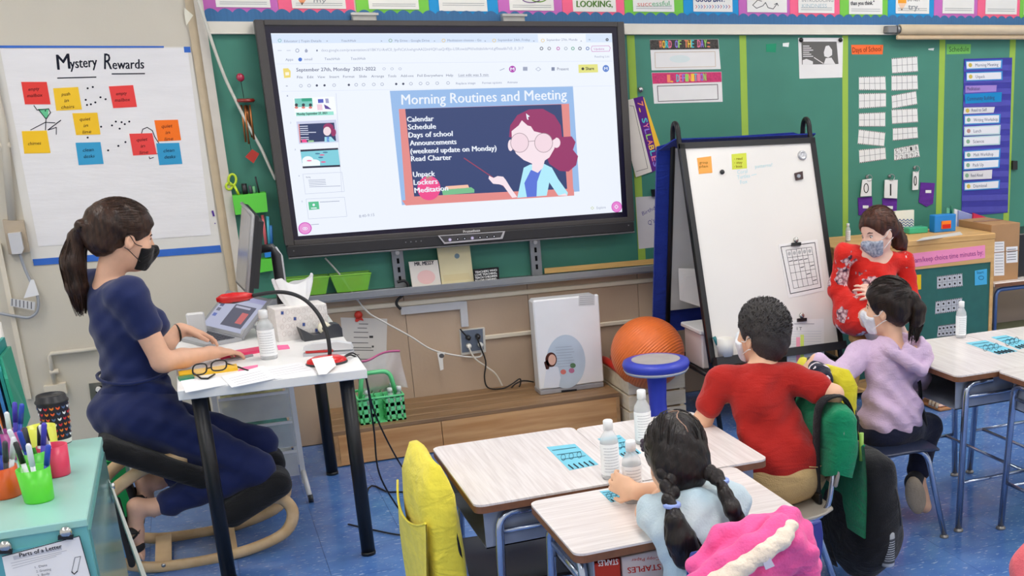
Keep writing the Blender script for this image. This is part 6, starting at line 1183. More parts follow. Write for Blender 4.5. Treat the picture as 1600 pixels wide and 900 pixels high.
cg = cup(62, 782, .0385, .088, (92, 212, 54), 'bright green cup in front with markers'); cg2 = cup(60, 752, .037, .085, (80, 196, 60), 'second green cup just behind the front one'); cp_ = cup(90, 742, .037, .085, (226, 62, 96), 'pink red cup with two markers'); cy_ = cup(72, 710, .038, .085, (220, 222, 84), 'pale yellow cup behind the others'); co = cup(8, 775, .040, .08, (222, 92, 34), 'orange cup at the left edge', .95); cu = cup(22, 715, .036, .08, (170, 70, 140), 'magenta cup behind the pens')
R = random.Random(4); k = 0
for cc_, n, nm_ in ((cg, 3, 'the front green cup'), (cg2, 5, 'the rear green cup'), (cp_, 2, 'the pink cup'), (co, 5, 'the orange cup'), (cu, 6, 'the magenta cup')):
    for i in range(n):
        a = 2.4*i+k; kk = (i+k) % 5 if nm_ != 'the pink cup' else (1, 2)[i]; pen((cc_[0]+.012*math.cos(a), cc_[1]+.012*math.sin(a), LZ), .22*math.cos(a)+.02, .22*math.sin(a), .135+.01*(i % 3), kk, '%s marker in %s, %s' % (pens[kk][1], nm_, ('first', 'second', 'third', 'fourth', 'fifth', 'sixth')[i]+' around the rim'))
    k += 1
p = PZ(LZ).p(94, 692); t = thing('coffee_cup', 'dark paper coffee cup with coloured leaf pattern and black lid', 'coffee cup', tuple(p)); q = MB(); q.lathe(p, [(0, 0), (.030, 0), (.0305, .004), (.041, .125), (.041, .128)], 28); b_ = part('cup_body', q, mat((30, 28, 44), .6, var=.08), t)
q = MB(); q.lathe(p, [(.0312, .003), (.0325, .016)], 28); part('base_band', q, paper((230, 226, 220)), t)
cols_ = [(226, 226, 230), (224, 100, 60), (196, 60, 70), (90, 110, 150), (220, 130, 60)]; mbs = {}
for i in range(16):
    for j in range(6):
        a = 2*math.pi*i/16; z = .024+.017*j; r = .0318+.0095*(z/.125)*1.06+.0012; c = cols_[(i*2+j*3) % 5]; q = mbs.setdefault(c, MB())
        for s in (-1, 1): q.poly([(p[0]+r*math.cos(a+s*.0), p[1]+r*math.sin(a), p[2]+z), (p[0]+r*math.cos(a+s*.12), p[1]+r*math.sin(a+s*.12), p[2]+z+.004), (p[0]+r*math.cos(a+s*.13), p[1]+r*math.sin(a+s*.13), p[2]+z+.010), (p[0]+r*math.cos(a), p[1]+r*math.sin(a), p[2]+z+.006)])
for c, q in mbs.items(): part('leaf_print', q, ink(c), b_)['kind'] = 'stuff'
q = MB(); q.lathe(p+np.array((0, 0, .126)), [(.043, 0), (.044, .004), (.042, .008), (.040, .010), (.038, .022), (.036, .024), (.033, .020), (0, .019)], 30); part('lid', q, plastic((28, 28, 32), .4), t)
for i, (c, px, top, lb) in enumerate((((232, 60, 96), (-6, 678), 545, 'pink'), ((250, 130, 60), (2, 679), 560, 'orange'), ((60, 130, 200), (14, 679), 560, 'blue'), ((16, 136, 130), (24, 680), 562, 'teal'), ((30, 150, 120), (31, 680), 575, 'green'))):
    b = PZ(LZ).p(*px); h = (680-top)*.00225; q = MB(); q.slab([b, b+np.array((0, .22, 0)), b+np.array((-.012, .22, h)), b+np.array((-.018, .05, h)), b+np.array((-.008, 0, h*.75))], (.009, 0, 0)); solo('folder', q, plastic(c, .4), lb+' plastic folder standing on the turquoise cabinet', 'folder', 'folders on the cabinet')
q = MB(); a = PZ(LZ).p(3, 640); q.cyl((a[0]-.01, a[1]+.3, LZ), (a[0]-.01, a[1]+.3, LZ+.24), .02, 14); solo('glue_bottle', q, plastic((226, 222, 214)), 'white glue bottle behind the folders at the left edge', 'bottle')
# green bin behind the kneeling chair
x, y, z = .30, -.62, 0; q = MB(); w_, d_, h_ = .19, .14, PY(-.62).p(160, 708)[2]; b = [(x-w_+.02, y-d_, z), (x+w_-.02, y-d_, z), (x+w_-.02, y+d_, z), (x-w_+.02, y+d_, z)]; tt = [(x-w_, y-d_-.01, z+h_), (x+w_, y-d_-.01, z+h_), (x+w_, y+d_+.01, z+h_), (x-w_, y+d_+.01, z+h_)]; q.add(b+tt, [(3, 2, 1, 0), (0, 1, 5, 4), (1, 2, 6, 5), (2, 3, 7, 6), (3, 0, 4, 7)]); q.tube(tt, .008, 6, closed=True); solo('green_bin', q, plastic((30, 150, 70)), 'green plastic bin on the floor behind the kneeling chair', 'bin')
# =============== PEOPLE ===============
UP = np.array((0, 0, 1.))
def frame(fwd, up=UP, roll=0.0):
    f = nrm(fwd); r = nrm(np.cross(f, up)); u = np.cross(r, f)
    if roll: c, s = math.cos(roll), math.sin(roll); r, u = c*r+s*u, -s*r+c*u
    return np.stack([r, f, u], 1)                        # columns: right, forward, up
def face_dir(az, el): a, e = math.radians(az), math.radians(el); return np.array((math.cos(a)*math.cos(e), math.sin(a)*math.cos(e), math.sin(e)))
SKIN = lambda c: mat(c, .5, var=.05, scale=25, bump=.03, bscale=300, spec=.35)
def head(S, O, R, s=1.0, e=0.0, ears=True):
    L = lambda *p: O+R@(np.array(p)*s)
    S.ell(L(0, -.012, .035), np.array((.073, .093, .088))*s+e, R, .0); S.ell(L(0, .03, -.028), np.array((.060, .062, .082))*s+e, R, .03*s); S.ell(L(0, .052, -.082), np.array((.034, .034, .030))*s+e, R, .03*s)
    S.ell(L(.036, .05, -.03), np.array((.026, .026, .026))*s+e, R, .02*s); S.ell(L(-.036, .05, -.03), np.array((.026, .026, .026))*s+e, R, .02*s)
    S.cone(L(0, .089, .008), L(0, .106, -.028), .007*s+e, .011*s+e, .014*s); S.ell(L(0, .098, -.033), np.array((.016, .010, .009))*s+e, R, .008*s)
    if e == 0:
        for x in (-.031, .031): S.ell(L(x, .089, .004), np.array((.018, .014, .011))*s, R, .010*s, 's')
        S.ell(L(0, .083, -.062), np.array((.022, .012, .008))*s, R, .008*s)
        if ears:
            for x in (-1, 1): S.ell(L(x*.074, -.008, -.012), np.array((.010, .019, .030))*s, R@np.array(Matrix.Rotation(x*.35, 3, 'Z')), .006*s); S.ell(L(x*.084, -.004, -.008), np.array((.006, .011, .018))*s, R, .004*s, 's')
def eyes(parent, O, R, s, iris=(60, 44, 34), brow=(50, 36, 30)):
    L = lambda *p: O+R@(np.array(p)*s)
    for x in (-1, 1):
        q = MB(); q.ell(L(x*.031, .0645, .003), (.0135*s,)*3, None, 14, 10); e = part('eye', q, mat((226, 222, 218), .25, var=0), parent)
        q = MB(); q.ell(L(x*.030, .0742, .002), np.array((.0062, .0045, .0062))*s, R, 12, 8); part('iris', q, mat(iris, .15, var=.1), e)
        q = MB(); q.tube([L(x*.014, .083, .022), L(x*.03, .079, .027), L(x*.046, .068, .022)], [.0022*s, .003*s, .0015*s], 6); part('eyebrow', q, mat(brow, .8), parent)
        q = MB(); q.tube([L(x*.019, .0765, .008), L(x*.031, .0785, .0125), L(x*.043, .071, .007)], [.0012*s, .0017*s, .0012*s], 5); part('eyelash', q, mat((30, 24, 22), .8), parent)
def mask(parent, O, R, s, c, label=None, pat=None, strap=(230, 230, 230), h=.004, low=-.108, top=-.006):
    L = lambda *p: O+R@(np.array(p)*s); b = .16*s; S = Sdf(O-b, O+b, h); head(S, O, R, s, .0075, False)
    S.cone(L(0, .094, -.02), L(0, .098, -.055), .010*s, .012*s, .03*s)
    v, f = S.surf(); S2 = S
    def cut(x, y, z):
        px, py, pz = x-O[0], y-O[1], z-O[2]; lx = (px*R[0][0]+py*R[1][0]+pz*R[2][0])/s; ly = (px*R[0][1]+py*R[1][1]+pz*R[2][1])/s; lz = (px*R[0][2]+py*R[1][2]+pz*R[2][2])/s
        return np.maximum(np.maximum(lz-(top-.30*np.abs(lx)), low-lz), .036-ly-.0*lz)*s
    S.keep(cut); S.d = np.maximum(S.d, -(S.d+.0) - .5); o = sdfpart('face_mask', S, pat or cloth(c, .15, 300, .05), parent, 1)
    if label: o['label'] = label
    for x in (-1, 1):
        for z in (-.020, -.075):
            q = MB(); e = L(x*.083, -.026, .005 if z > -.05 else -.035); q.tube(smooth([L(x*.064, .040, z), L(x*.074, .012, z*.75), L(x*.082, -.012, .010 if z > -.05 else -.040), e], 4), .0016, 5); part('mask_strap', q, plastic(strap), parent)
def hand(S, W, d, pn, side, s=1.0, curl=.35, spread=.10, thumb=.6):
    """W wrist, d pointing direction, pn palm normal, side=+1 right hand / -1 left"""
    d = nrm(d); pn = np.array(pn, float); pn = nrm(pn-d*(pn@d)); lat = np.cross(d, pn)*side        # lat points to the thumb side
    R = np.stack([lat, d, pn], 1); S.ell(W+d*.045*s, np.array((.040, .052, .016))*s, R, .012*s); S.cone(W-d*.01*s, W+d*.03*s, .023*s, .022*s, .015*s)
    for i, (o, ln) in enumerate(((.029, .066), (.010, .076), (-.010, .070), (-.028, .056))):
        p = W+d*(.082-abs(i-1.3)*.004)*s+lat*o*s; a = 0.0; dd = nrm(d+lat*(o/.03)*spread); r = .0088*s
        for k in range(3):
            a += curl*(.7+.35*k); v = dd*math.cos(a)+pn*math.sin(a); q = p+v*ln*s*(.44, .31, .25)[k]; S.cone(p, q, r, r*.93, .004*s if k else .008*s); p = q; r *= .93
    p = W+d*.022*s+lat*.030*s; v = nrm(d*.75+lat*thumb+pn*.25); q = p+v*.042*s; S.cone(p, q, .0125*s, .0105*s, .010*s); q2 = q+nrm(d+lat*.15+pn*.25)*.030*s; S.cone(q, q2, .0105*s, .0085*s, .004*s)
def torso(S, P, C, N, R, s=1.0, e=0.0, bust=0.0, wst=.132):
    """P pelvis, C chest, N neck base; R columns right/forward/up of the chest"""
    up = nrm(N-P); Rp = np.stack([R[:, 0], nrm(np.cross(up, R[:, 0])), up], 1)
    S.ell(P, np.array((.165, .118, .115))*s+e, Rp, .0); S.ell(P*.52+C*.48, np.array((wst, .098, .14))*s+e, Rp, .06*s); S.ell(C, np.array((.150, .108, .155))*s+e, Rp, .05*s); S.ell(C*.45+N*.55, np.array((.120, .080, .075))*s+e, Rp, .04*s)
    if bust:
        for x in (-1, 1): S.ell(C+R@np.array((x*.062, .085, -.01))*s, np.array((.060, .052, .062))*s*bust+e, R, .035*s)
def strands(name, paths, r, mt, parent):
    q = MB()
    for p in paths: n = len(p); q.tube(p, [r*(.5+.5*math.sin(math.pi*(.12+.80*i/(n-1)))) for i in range(n)], 4, caps=False)
    o = part(name, q, mt, parent); o['kind'] = 'stuff'; return o
def hairmat(c, c2): return mat(c, .36, scale=70, stretch=(1, 1, .12), c2=c2, detail=3, bump=.25, bscale=160, spec=.3)
RN = np.random.RandomState(3)
def scalp_strands(O, R, s, rad, cen, targ, n, y0=.075, zmin=-.02, seg=7, lift=1.0, part_x=None):
    """hair lines on the skull running from the hairline to a gathering point (local coordinates)"""
    out = []; targ = np.array(targ)
    while len(out) < n:
        th = RN.uniform(-2.9, 2.9); ph = RN.uniform(-.25, 1.5); d = np.array((math.sin(th)*math.cos(ph), math.cos(th)*math.cos(ph), math.sin(ph))); 
        if d[1] > .55 and d[2] < .42: continue
        pts = []; dt = nrm(targ-np.array(cen))
        for k in range(seg):
            t = k/(seg-1); v = nrm(d*(1-t)+dt*t+1e-3); p = np.array(cen)+v*np.array(rad)*(1.0+.012*lift*math.sin(math.pi*t)); p = p*(1-t**3)+targ*t**3; pts.append(O+R@(p*s))
        if pts[0][2] < -9: continue
        out.append(pts)
    return out
J = lambda x, y, Y: PY(Y).p(x, y)
# ---------------- teacher in navy on the kneeling chair ----------------
t = thing('person', 'woman in a navy jumpsuit and black mask typing on a kneeling chair', 'person', (.62, -1.28, 0)); sk = SKIN((222, 174, 146)); HR = hairmat((34, 23, 18), (68, 46, 34))
Ym = -1.29; tor = frame(face_dir(24, 0)); N = J(167, 438, Ym); C = J(193, 505, Ym); P = J(217, 633, Ym); HO = J(194, 371, Ym); HR_ = frame(face_dir(22, -17))
rs = N+tor@np.array((.145, .01, -.05)); ls = N+tor@np.array((-.145, .01, -.05)); re = J(254, 566, -1.44); rw = J(331, 551, -1.34); le = J(240, 550, -1.10); lw = J(284, 515, -1.06)
rh = J(222, 652, -1.39); lh = J(222, 648, -1.18); rk = J(402, 733, -1.43); lk = J(408, 693, -1.12); ra = J(240, 793, -1.45); la = J(246, 752, -1.16)
S = Sdf((.30, -1.72, -.02), (1.30, -.92, 1.50), .0052)
torso(S, P, C, N, tor, .93, -.012); S.cone(N-UP*.02, HO+HR_@np.array((0, -.025, -.05)), .047, .043, .03); head(S, HO, HR_)
S.cone(rs, ls, .05, .05, .03)
for a, b, c, pd, pn, sd, fd in ((rs, re, rw, None, None, 1, J(384, 548, -1.24)), (ls, le, lw, None, None, -1, J(378, 534, -.98))):
    S.cone(a, b, .046, .037, .02); S.cone(b, b*.6+c*.4, .037, .036, .015); S.cone(b*.6+c*.4, c, .036, .023, .015); hand(S, c, fd-c, (0.05, .05, -1), sd, .98, .30, .12)
for h_, k_, a_ in ((rh, rk, ra), (lh, lk, la)):
    S.cone(h_, k_, .078, .05, .03); S.cone(k_, a_, .045, .03, .02)
# feet: toes tucked down, soles facing back
for a_, hl, tp in ((ra, J(201, 790, -1.46), J(219, 866, -1.46)), (la, J(216, 752, -1.17), J(236, 800, -1.17))):
    S.cone(a_, hl+(a_-hl)*.35, .031, .030, .02); S.cone(hl+(a_-hl)*.3, hl*.45+tp*.55+UP*0, .029, .027, .02); S.cone(hl*.45+tp*.55, tp, .027, .018, .02)
    dn = nrm(tp-hl); lat = np.array((0, 1., 0))
    for k in range(5): q0 = tp+lat*(.026-.013*k)-dn*.01; S.cone(q0, q0+dn*.022+np.array((.008, 0, 0)), .0085, .007, .004)
sdfpart('body', S, sk, t, 1); eyes(t, HO, HR_, 1.0)
S = Sdf((.32, -1.7, .50), (.95, -.95, 1.22), .006); torso(S, P, C, N-UP*.035, tor, .93, .004, .7)
S.ell(P+UP*.05, np.array((.142, .112, .09)), tor, .04)
S.cone(rs+UP*.0, ls, .066, .066, .03)
for a, b in ((rs, re), (ls, le)): S.cone(a-(b-a)*.04, a+(b-a)*.42, .070, .058, .02)
S.ell(C+tor@np.array((0, .07, -.01)), (.115, .065, .075), tor, .04)
S.ell(N+tor@np.array((0, .03, .035)), (.075, .07, .055), tor, .01, 's'); S.warp(lambda x, y, z: .006*np.sin(95*(z-P[2])+14*(x+y)+5*np.sin(9*y))*np.exp(-((z-P[2]-.09)/.06)**2)); S.warp(folds(.007, 38, 30, 44, 1))
NV = mat((25, 37, 84), .75, var=.10, scale=10, bump=.12, bscale=40, sheen=.2, spec=.2); sdfpart('blouse', S, NV, t)
S = Sdf((.34, -1.65, .10), (1.2, -.95, .80), .006); S.ell(P, (.150, .140, .115), tor, .0); S.ell(J(208, 655, Ym), (.165, .15, .105), frame(face_dir(24, -30)), .04)
for h_, k_, a_ in ((rh, rk, ra), (lh, lk, la)): S.cone(h_, k_, .098, .064, .05); S.cone(k_, k_*.45+a_*.55, .062, .056, .03); S.cone(k_*.45+a_*.55, k_*.16+a_*.84, .056, .052, .02)
S.warp(lambda x, y, z: .005*np.sin(80*(z+.6*x))*np.exp(-((x-P[0]-.15)/.14)**2)); S.warp(folds(.006, 40, 30, 40, 2)); sdfpart('trousers', S, mat((23, 34, 80), .8, var=.10, scale=10, bump=.12, bscale=40, sheen=.2, spec=.2), t)
q = MB(); bw = P*.62+C*.38; q.tube([bw+tor@np.array((.142*math.sin(a), .113*math.cos(a), .006*math.sin(2*a))) for a in np.linspace(0, 6.283, 25)[:-1]], .006, 6, closed=True); part('waist_tie', q, NV, t)
# hair
b = .22; S = Sdf(HO-b, HO+b, .0045); L = lambda *p: HO+HR_@np.array(p)
S.ell(L(0, -.016, .046), (.086, .108, .094), HR_, 0); S.ell(L(0, -.075, .03), (.072, .062, .075), HR_, .03); S.cone(L(0, -.10, .0), L(0, -.142, .012), .05, .024, .02); S.ell(L(0, -.07, -.035), (.062, .05, .05), HR_, .03)
S.ell(L(0, .125, -.055), (.115, .105, .125), HR_, .012, 's'); S.ell(L(0, .03, -.105), (.12, .10, .075), HR_, .01, 's')
for x in (-1, 1): S.ell(L(x*.092, .0, -.022), (.028, .026, .036), HR_, .008, 's')
S.warp(folds(.0022, 130, 40, 110, 5)); sdfpart('hair', S, HR, t, 1)
strands('hair_strands', scalp_strands(HO, HR_, 1, (.088, .110, .097), (0, -.016, .046), (0, -.142, .012), 260), .0011, HR, t)
tie = L(0, -.143, .012); pts = [tie, J(122, 372, Ym), J(114, 410, Ym), J(120, 450, Ym), J(125, 484, Ym)]; S = Sdf(tie-np.array((.2, .15, .4)), tie+np.array((.15, .15, .08)), .006); S.chain(pts, [.016, .030, .038, .034, .010], .02); S.warp(folds(.003, 150, 120, 12, 6)); sdfpart('ponytail', S, HR, t, 1)
pth = []
for i in range(150):
    a = RN.uniform(0, 6.28); rr = RN.uniform(.75, 1.08); ln = RN.uniform(.85, 1.1); rad = [.014, .030, .039, .035, .016]; pp = smooth(pts, 3); pth.append([p+np.array((math.cos(a+.2*k/4)*np.interp(k/3, range(5), rad)*rr, math.sin(a+.2*k/4)*np.interp(k/3, range(5), rad)*rr, -.02*(ln-1)*k)) for k, p in enumerate(pp)])
strands('ponytail_strands', pth, .0016, HR, t)
q = MB(); q.tube([tie+.019*np.array((0, math.cos(a), math.sin(a))) for a in np.linspace(0, 6.28, 13)[:-1]], .006, 6, closed=True); part('hair_tie', q, cloth((14, 14, 16)), t)
mask(t, HO, HR_, 1.0, (20, 20, 22), 'black face mask', None, (20, 20, 22))
q = MB(); wd = nrm(lw-le); q.tube([lw-wd*.02+.028*(math.cos(a)*nrm(np.cross(wd, UP))+math.sin(a)*UP) for a in np.linspace(0, 6.28, 17)[:-1]], (.004, .009), 8, closed=True); part('watch', q, mat((60, 56, 52), .3, .7), t, 'dark metal wristwatch')
# sandals
for hl, tp in ((J(192, 787, -1.46), J(214, 872, -1.46)), (J(207, 750, -1.17), J(228, 806, -1.17))):
    d = nrm(tp-hl); nrmv = nrm(np.array((-1., 0, 0))-d*(-d[0])); lat = np.cross(d, nrmv); R_ = np.stack([lat, d, nrmv], 1); S = Sdf(np.minimum(hl, tp)-.1, np.maximum(hl, tp)+.1, .006); S.box((hl+tp)/2+nrmv*.018, (.044, np.linalg.norm(tp-hl)/2+.022, .012), R_, .011); sd = sdfpart('sandal', S, mat((30, 28, 28), .7), t); sd['label'] = 'black strappy sandal'
    for fa, fb in ((.35, .62), (.62, .42), (.78, .80)):
        q = MB(); pts_ = []
        for k in range(9): a = math.pi*k/8; f_ = fa+(fb-fa)*k/8; pts_.append(hl+d*np.linalg.norm(tp-hl)*f_+lat*.042*math.cos(a)-nrmv*(.046*math.sin(a)-.012))
        q.tube(pts_, (.014, .003), 8, u0=d); part('strap', q, mat((26, 24, 24), .7), sd)
# ---------------- teacher in the red floral dress ----------------
t = thing('person', 'woman in a red floral dress and grey mask sitting on a wooden stool', 'person', (4.1, -.98, 0)); sk = SKIN((232, 190, 170)); HR = hairmat((46, 26, 20), (92, 54, 38))
Ym = -1.0; tor = frame(face_dir(-112, -12)); N = J(1372, 397, Ym); C = J(1362, 432, Ym-.02); P = J(1350, 487, Ym+.03); HO = J(1371, 364, Ym-.04); HR_ = frame(face_dir(-168, -14), roll=-.12)
rs = J(1319, 396, Ym-.02); ls = J(1413, 409, Ym-.02); re = J(1307, 455, Ym-.02); rw = J(1340, 478, Ym-.16); le = J(1424, 470, Ym-.06); lw = J(1374, 462, Ym-.2)
rk = P+np.array((-.10, -.34, .0)); lk = P+np.array((.16, -.32, .0)); ra = J(1420, 640, -1.18); la = J(1448, 612, -1.0); rk = J(1355, 497, Ym-.22); lk = J(1392, 500, Ym-.24)
la = PZ(.09).p(1450, 606); ra = PZ(.09).p(1405, 610)
S = Sdf((3.55, -1.62, -.02), (4.75, -.68, 1.2), .0058); torso(S, P, C, N, tor, .86, -.012); S.cone(N-UP*.02, HO+HR_@np.array((0, -.02, -.05)), .050, .045, .03); head(S, HO, HR_, .98); S.cone(rs, ls, .045, .045, .03)
for a, b, c, fd, sd in ((rs, re, rw, J(1378, 482, Ym-.2), 1), (ls, le, lw, J(1334, 452, Ym-.22), -1)): S.cone(a, b, .042, .036, .02); S.cone(b, c, .035, .023, .015); hand(S, c, fd-c, (0, .6, -.6), sd, .98, .22, .28)
hp_r = P+tor@np.array((.08, .0, -.02)); hp_l = P+tor@np.array((-.08, .0, -.02))
for h_, k_, a_ in ((hp_r, rk, ra), (hp_l, lk, la)):
    S.cone(h_, k_, .075, .052, .03); S.cone(k_, a_, .05, .032, .03); d = nrm((.0, -1, -.0)); S.cone(a_-UP*.03, a_+d*.13-UP*.06, .032, .022, .02)
    for k in range(5): q0 = a_+d*.13+np.array((.03-.015*k, 0, -.062)); S.cone(q0, q0+d*.03, .0095, .0085, .004)
sdfpart('body', S, sk, t, 1); eyes(t, HO, HR_, .98, (70, 60, 50), (70, 44, 34))
S = Sdf((3.6, -1.6, .30), (4.7, -.7, 1.15), .0065); torso(S, P, C, N-UP*.035, tor, .84, .004, .75); S.cone(rs, ls, .048, .048, .03)
for a, b, c in ((rs, re, rw), (ls, le, lw)): S.ell(a, (.050, .050, .052), None, .02); S.cone(a, b, .046, .044, .02); S.cone(b, b*.12+c*.88, .044, .036, .02)
for h_, k_ in ((hp_r, rk), (hp_l, lk)): S.cone(h_, h_*.12+k_*.88, .088, .075, .05)
S.ell(J(1335, 487, Ym-.08), (.105, .13, .068), None, .06); S.ell(J(1332, 500, Ym-.12), (.08, .09, .075), None, .05)
S.ell(N+tor@np.array((0, .05, .035)), (.085, .075, .055), tor, .01, 's'); S.warp(folds(.006, 40, 40, 46, 11))
def floral():
    M = cloth((214, 44, 36), .2, 150, .08); nt = M.node_tree; b = nt.nodes['Principled BSDF']; Lk = nt.links.new; tc = nt.nodes.new('ShaderNodeTexCoord')
    vo = nt.nodes.new('ShaderNodeTexVoronoi'); vo.inputs['Scale'].default_value = 8.5; vo.inputs['Randomness'].default_value = .75; Lk(tc.outputs['Object'], vo.inputs['Vector'])
    v2 = nt.nodes.new('ShaderNodeTexVoronoi'); v2.inputs['Scale'].default_value = 55; Lk(tc.outputs['Object'], v2.inputs['Vector'])
    r1 = nt.nodes.new('ShaderNodeValToRGB'); r1.color_ramp.elements[0].position = .68; r1.color_ramp.elements[0].color = (1, 1, 1, 1); r1.color_ramp.elements[1].position = .70; r1.color_ramp.elements[1].color = (0, 0, 0, 1); nz = nt.nodes.new('ShaderNodeTexNoise'); nz.inputs['Scale'].default_value = 38; Lk(tc.outputs['Object'], nz.inputs['Vector']); ma = nt.nodes.new('ShaderNodeMath'); ma.operation = 'MULTIPLY_ADD'; ma.inputs[1].default_value = .55; Lk(nz.outputs[0], ma.inputs[0]); Lk(vo.outputs['Distance'], ma.inputs[2]); Lk(ma.outputs[0], r1.inputs[0])
    r2 = nt.nodes.new('ShaderNodeValToRGB'); e = r2.color_ramp.elements; e[0].position = .0; e[0].color = (lin(70), lin(50), lin(66), 1); e[1].position = .85; e[1].color = (lin(60), lin(40), lin(58), 1)
    x = e.new(.3); x.color = (lin(232), lin(206), lin(206), 1); x = e.new(.55); x.color = (lin(190), lin(140), lin(146), 1); Lk(v2.outputs['Distance'], r2.inputs[0])
    mx = nt.nodes.new('ShaderNodeMix'); mx.data_type = 'RGBA'; src = b.inputs['Base Color'].links[0].from_socket; Lk(r1.outputs[0], mx.inputs[0]); Lk(src, mx.inputs[6]); Lk(r2.outputs[0], mx.inputs[7]); Lk(mx.outputs[2], b.inputs['Base Color']); return M
sdfpart('dress', S, floral(), t)
b = .24; S = Sdf(HO-b, HO+b, .0055); L = lambda *p: HO+HR_@np.array(p)
S.ell(L(0, -.018, .042), (.085, .106, .094), HR_, 0); S.ell(L(0, -.08, -.005), (.07, .05, .06), HR_, .03); S.ell(L(0, .125, -.045), (.110, .105, .118), HR_, .012, 's'); S.ell(L(0, .03, -.105), (.12, .10, .07), HR_, .01, 's')
for x in (-1, 1): S.ell(L(x*.092, .0, -.022), (.028, .024, .034), HR_, .008, 's')
S.ell(L(-.02, .02, .155), (.006, .10, .03), HR_, .006, 's'); S.warp(folds(.002, 130, 110, 60, 15)); sdfpart('hair', S, HR, t, 1)
tb = L(0, -.125, -.02); S = Sdf(tb-.2, tb+.2, .006); S.chain([L(0, -.09, -.01), tb, J(1405, 378, Ym-.0), J(1414, 390, Ym+.02)], [.03, .034, .042, .014], .02); S.warp(folds(.004, 120, 100, 90, 16)); sdfpart('ponytail', S, HR, t, 1)
strands('hair_strands', scalp_strands(HO, HR_, 1, (.087, .108, .096), (0, -.018, .042), (0, -.125, -.02), 160), .0012, HR, t)
mask(t, HO, HR_, .98, (150, 160, 176), 'grey-blue patterned face mask', mat((112, 124, 146), .85, scale=90, c2=(196, 202, 212), detail=3))
S = Sdf(la-.25, la+.25, .006)
for a_ in (la, ra):
    c = a_+np.array((0, -.055, -.081)); S = Sdf(c-.2, c+.2, .006); S.box(c, (.045, .125, .010), None, .009); sd = sdfpart('sandal', S, mat((176, 122, 78), .6), t); sd['label'] = 'tan sandal with pale straps'
    for y in (-.02, -.05, -.085): q = MB(); q.tube([c+np.array((.045*math.cos(k), y+.012*math.cos(k), .008+.056*math.sin(k)*(1+.2*y/.1))) for k in np.linspace(0, math.pi, 9)], (.010, .0035), 6, u0=(0, 1, 0)); part('strap', q, mat((214, 196, 166), .6), sd)
# ---------------- boy in the red T-shirt ----------------
t = thing('person', 'boy in a red T-shirt and khaki trousers seen from behind on a beige chair', 'person', (2.58, -2.85, 0)); sk = SKIN((226, 178, 146)); BH = mat((26, 23, 23), .5, scale=260, c2=(58, 52, 50), detail=2, bump=.5, bscale=320)
s = .80; tor = frame(face_dir(100, -6)); N = J(1190, 563, -2.76); C = J(1188, 622, -2.78); P = J(1228, 738, -2.84); HO = J(1189, 524, -2.72); HR_ = frame(face_dir(111, 4))
ls = J(1128, 592, -2.74); rs = J(1240, 590, -2.80); le = J(1099, 655, -2.71); re = J(1303, 616, -2.90); lw = le+np.array((.11, .13, .012)); rw = J(1240, 645, -2.58)
S = Sdf((1.95, -3.2, -.02), (3.05, -2.3, 1.15), .005); torso(S, P, C, N, tor, .70, -.010); S.cone(N-UP*.02, HO+HR_@np.array((0, -.02, -.04)), .044, .042, .03); head(S, HO, HR_, .88); S.cone(ls, rs, .038, .038, .03)
for a, b, c, fd, sd in ((ls, le, lw, lw+(lw-le)*.4, -1), (rs, re, rw, rw+np.array((-.1, .03, -.03)), 1)): S.cone(a, b, .037, .032, .02); S.cone(b, c, .032, .021, .012); hand(S, c, fd-c, (0, 0, -1) if sd < 0 else (-.2, .2, -1), sd, .78, .25, .1)
kn = [P+np.array((-.05, .32, -.03)), P+np.array((.12, .34, -.03))]
for h_, k_ in zip((P+tor@np.array((-.07, 0, -.02)), P+tor@np.array((.07, 0, -.02))), kn): S.cone(h_, k_, .06, .045, .03); S.cone(k_, (k_[0], k_[1]+.02, .06), .042, .03, .02); S.cone((k_[0], k_[1]+.02, .05), (k_[0], k_[1]+.15, .03), .03, .026, .02)
sdfpart('body', S, sk, t, 1); eyes(t, HO, HR_, .88, (40, 30, 26), (30, 26, 26))
S = Sdf((2.05, -3.15, .30), (2.95, -2.45, .98), .0055); torso(S, P+UP*.03, C, N-UP*.02, tor, .72, .008, 0, .165); S.cone(ls, rs, .044, .044, .03); S.ell(P+UP*.06, np.array((.135, .105, .10)), tor, .05)
S.cone(ls, ls+(le-ls)*.56, .049, .051, .02); S.cone(rs, rs+(re-rs)*.60, .049, .050, .02); S.ell(N+tor@np.array((0, .02, .035)), (.058, .055, .03), tor, .008, 's')
def wr(x, y, z): u = (x-C[0])*.8+(z-C[2])*.62; return .007*np.sin(46*u+9*(z-C[2]))*np.exp(-((z-C[2]+.10)/.13)**2)+.0025*np.sin(60*(x-C[0])-40*z)*np.exp(-((z-C[2])/.2)**2)
S.warp(wr); S.warp(folds(.005, 40, 36, 40, 21)); sdfpart('tshirt', S, cloth((172, 38, 32), .25, 220, .07), t)
S = Sdf((2.2, -3.15, .0), (3.0, -2.25, .62), .006); S.ell(P-UP*.005, (.142, .118, .105), tor, 0)
for h_, k_ in zip((P+tor@np.array((-.07, 0, -.02)), P+tor@np.array((.07, 0, -.02))), kn): S.cone(h_, k_, .076, .06, .04); S.cone(k_, (k_[0], k_[1]+.02, .10), .058, .05, .03)
S.warp(folds(.003, 40, 36, 40, 22)); KH = cloth((196, 164, 112), .3, 260, .06); o = sdfpart('trousers', S, KH, t)
for k_ in kn:
    S = Sdf((k_[0]-.1, k_[1]-.1, -.02), (k_[0]+.1, k_[1]+.3, .15), .007); S.ell((k_[0], k_[1]+.08, .042), (.042, .11, .042), None, .0); S.keep(lambda x, y, z: .002-z+0*x+0*y); sdfpart('shoe', S, plastic((50, 52, 60), .6), t)
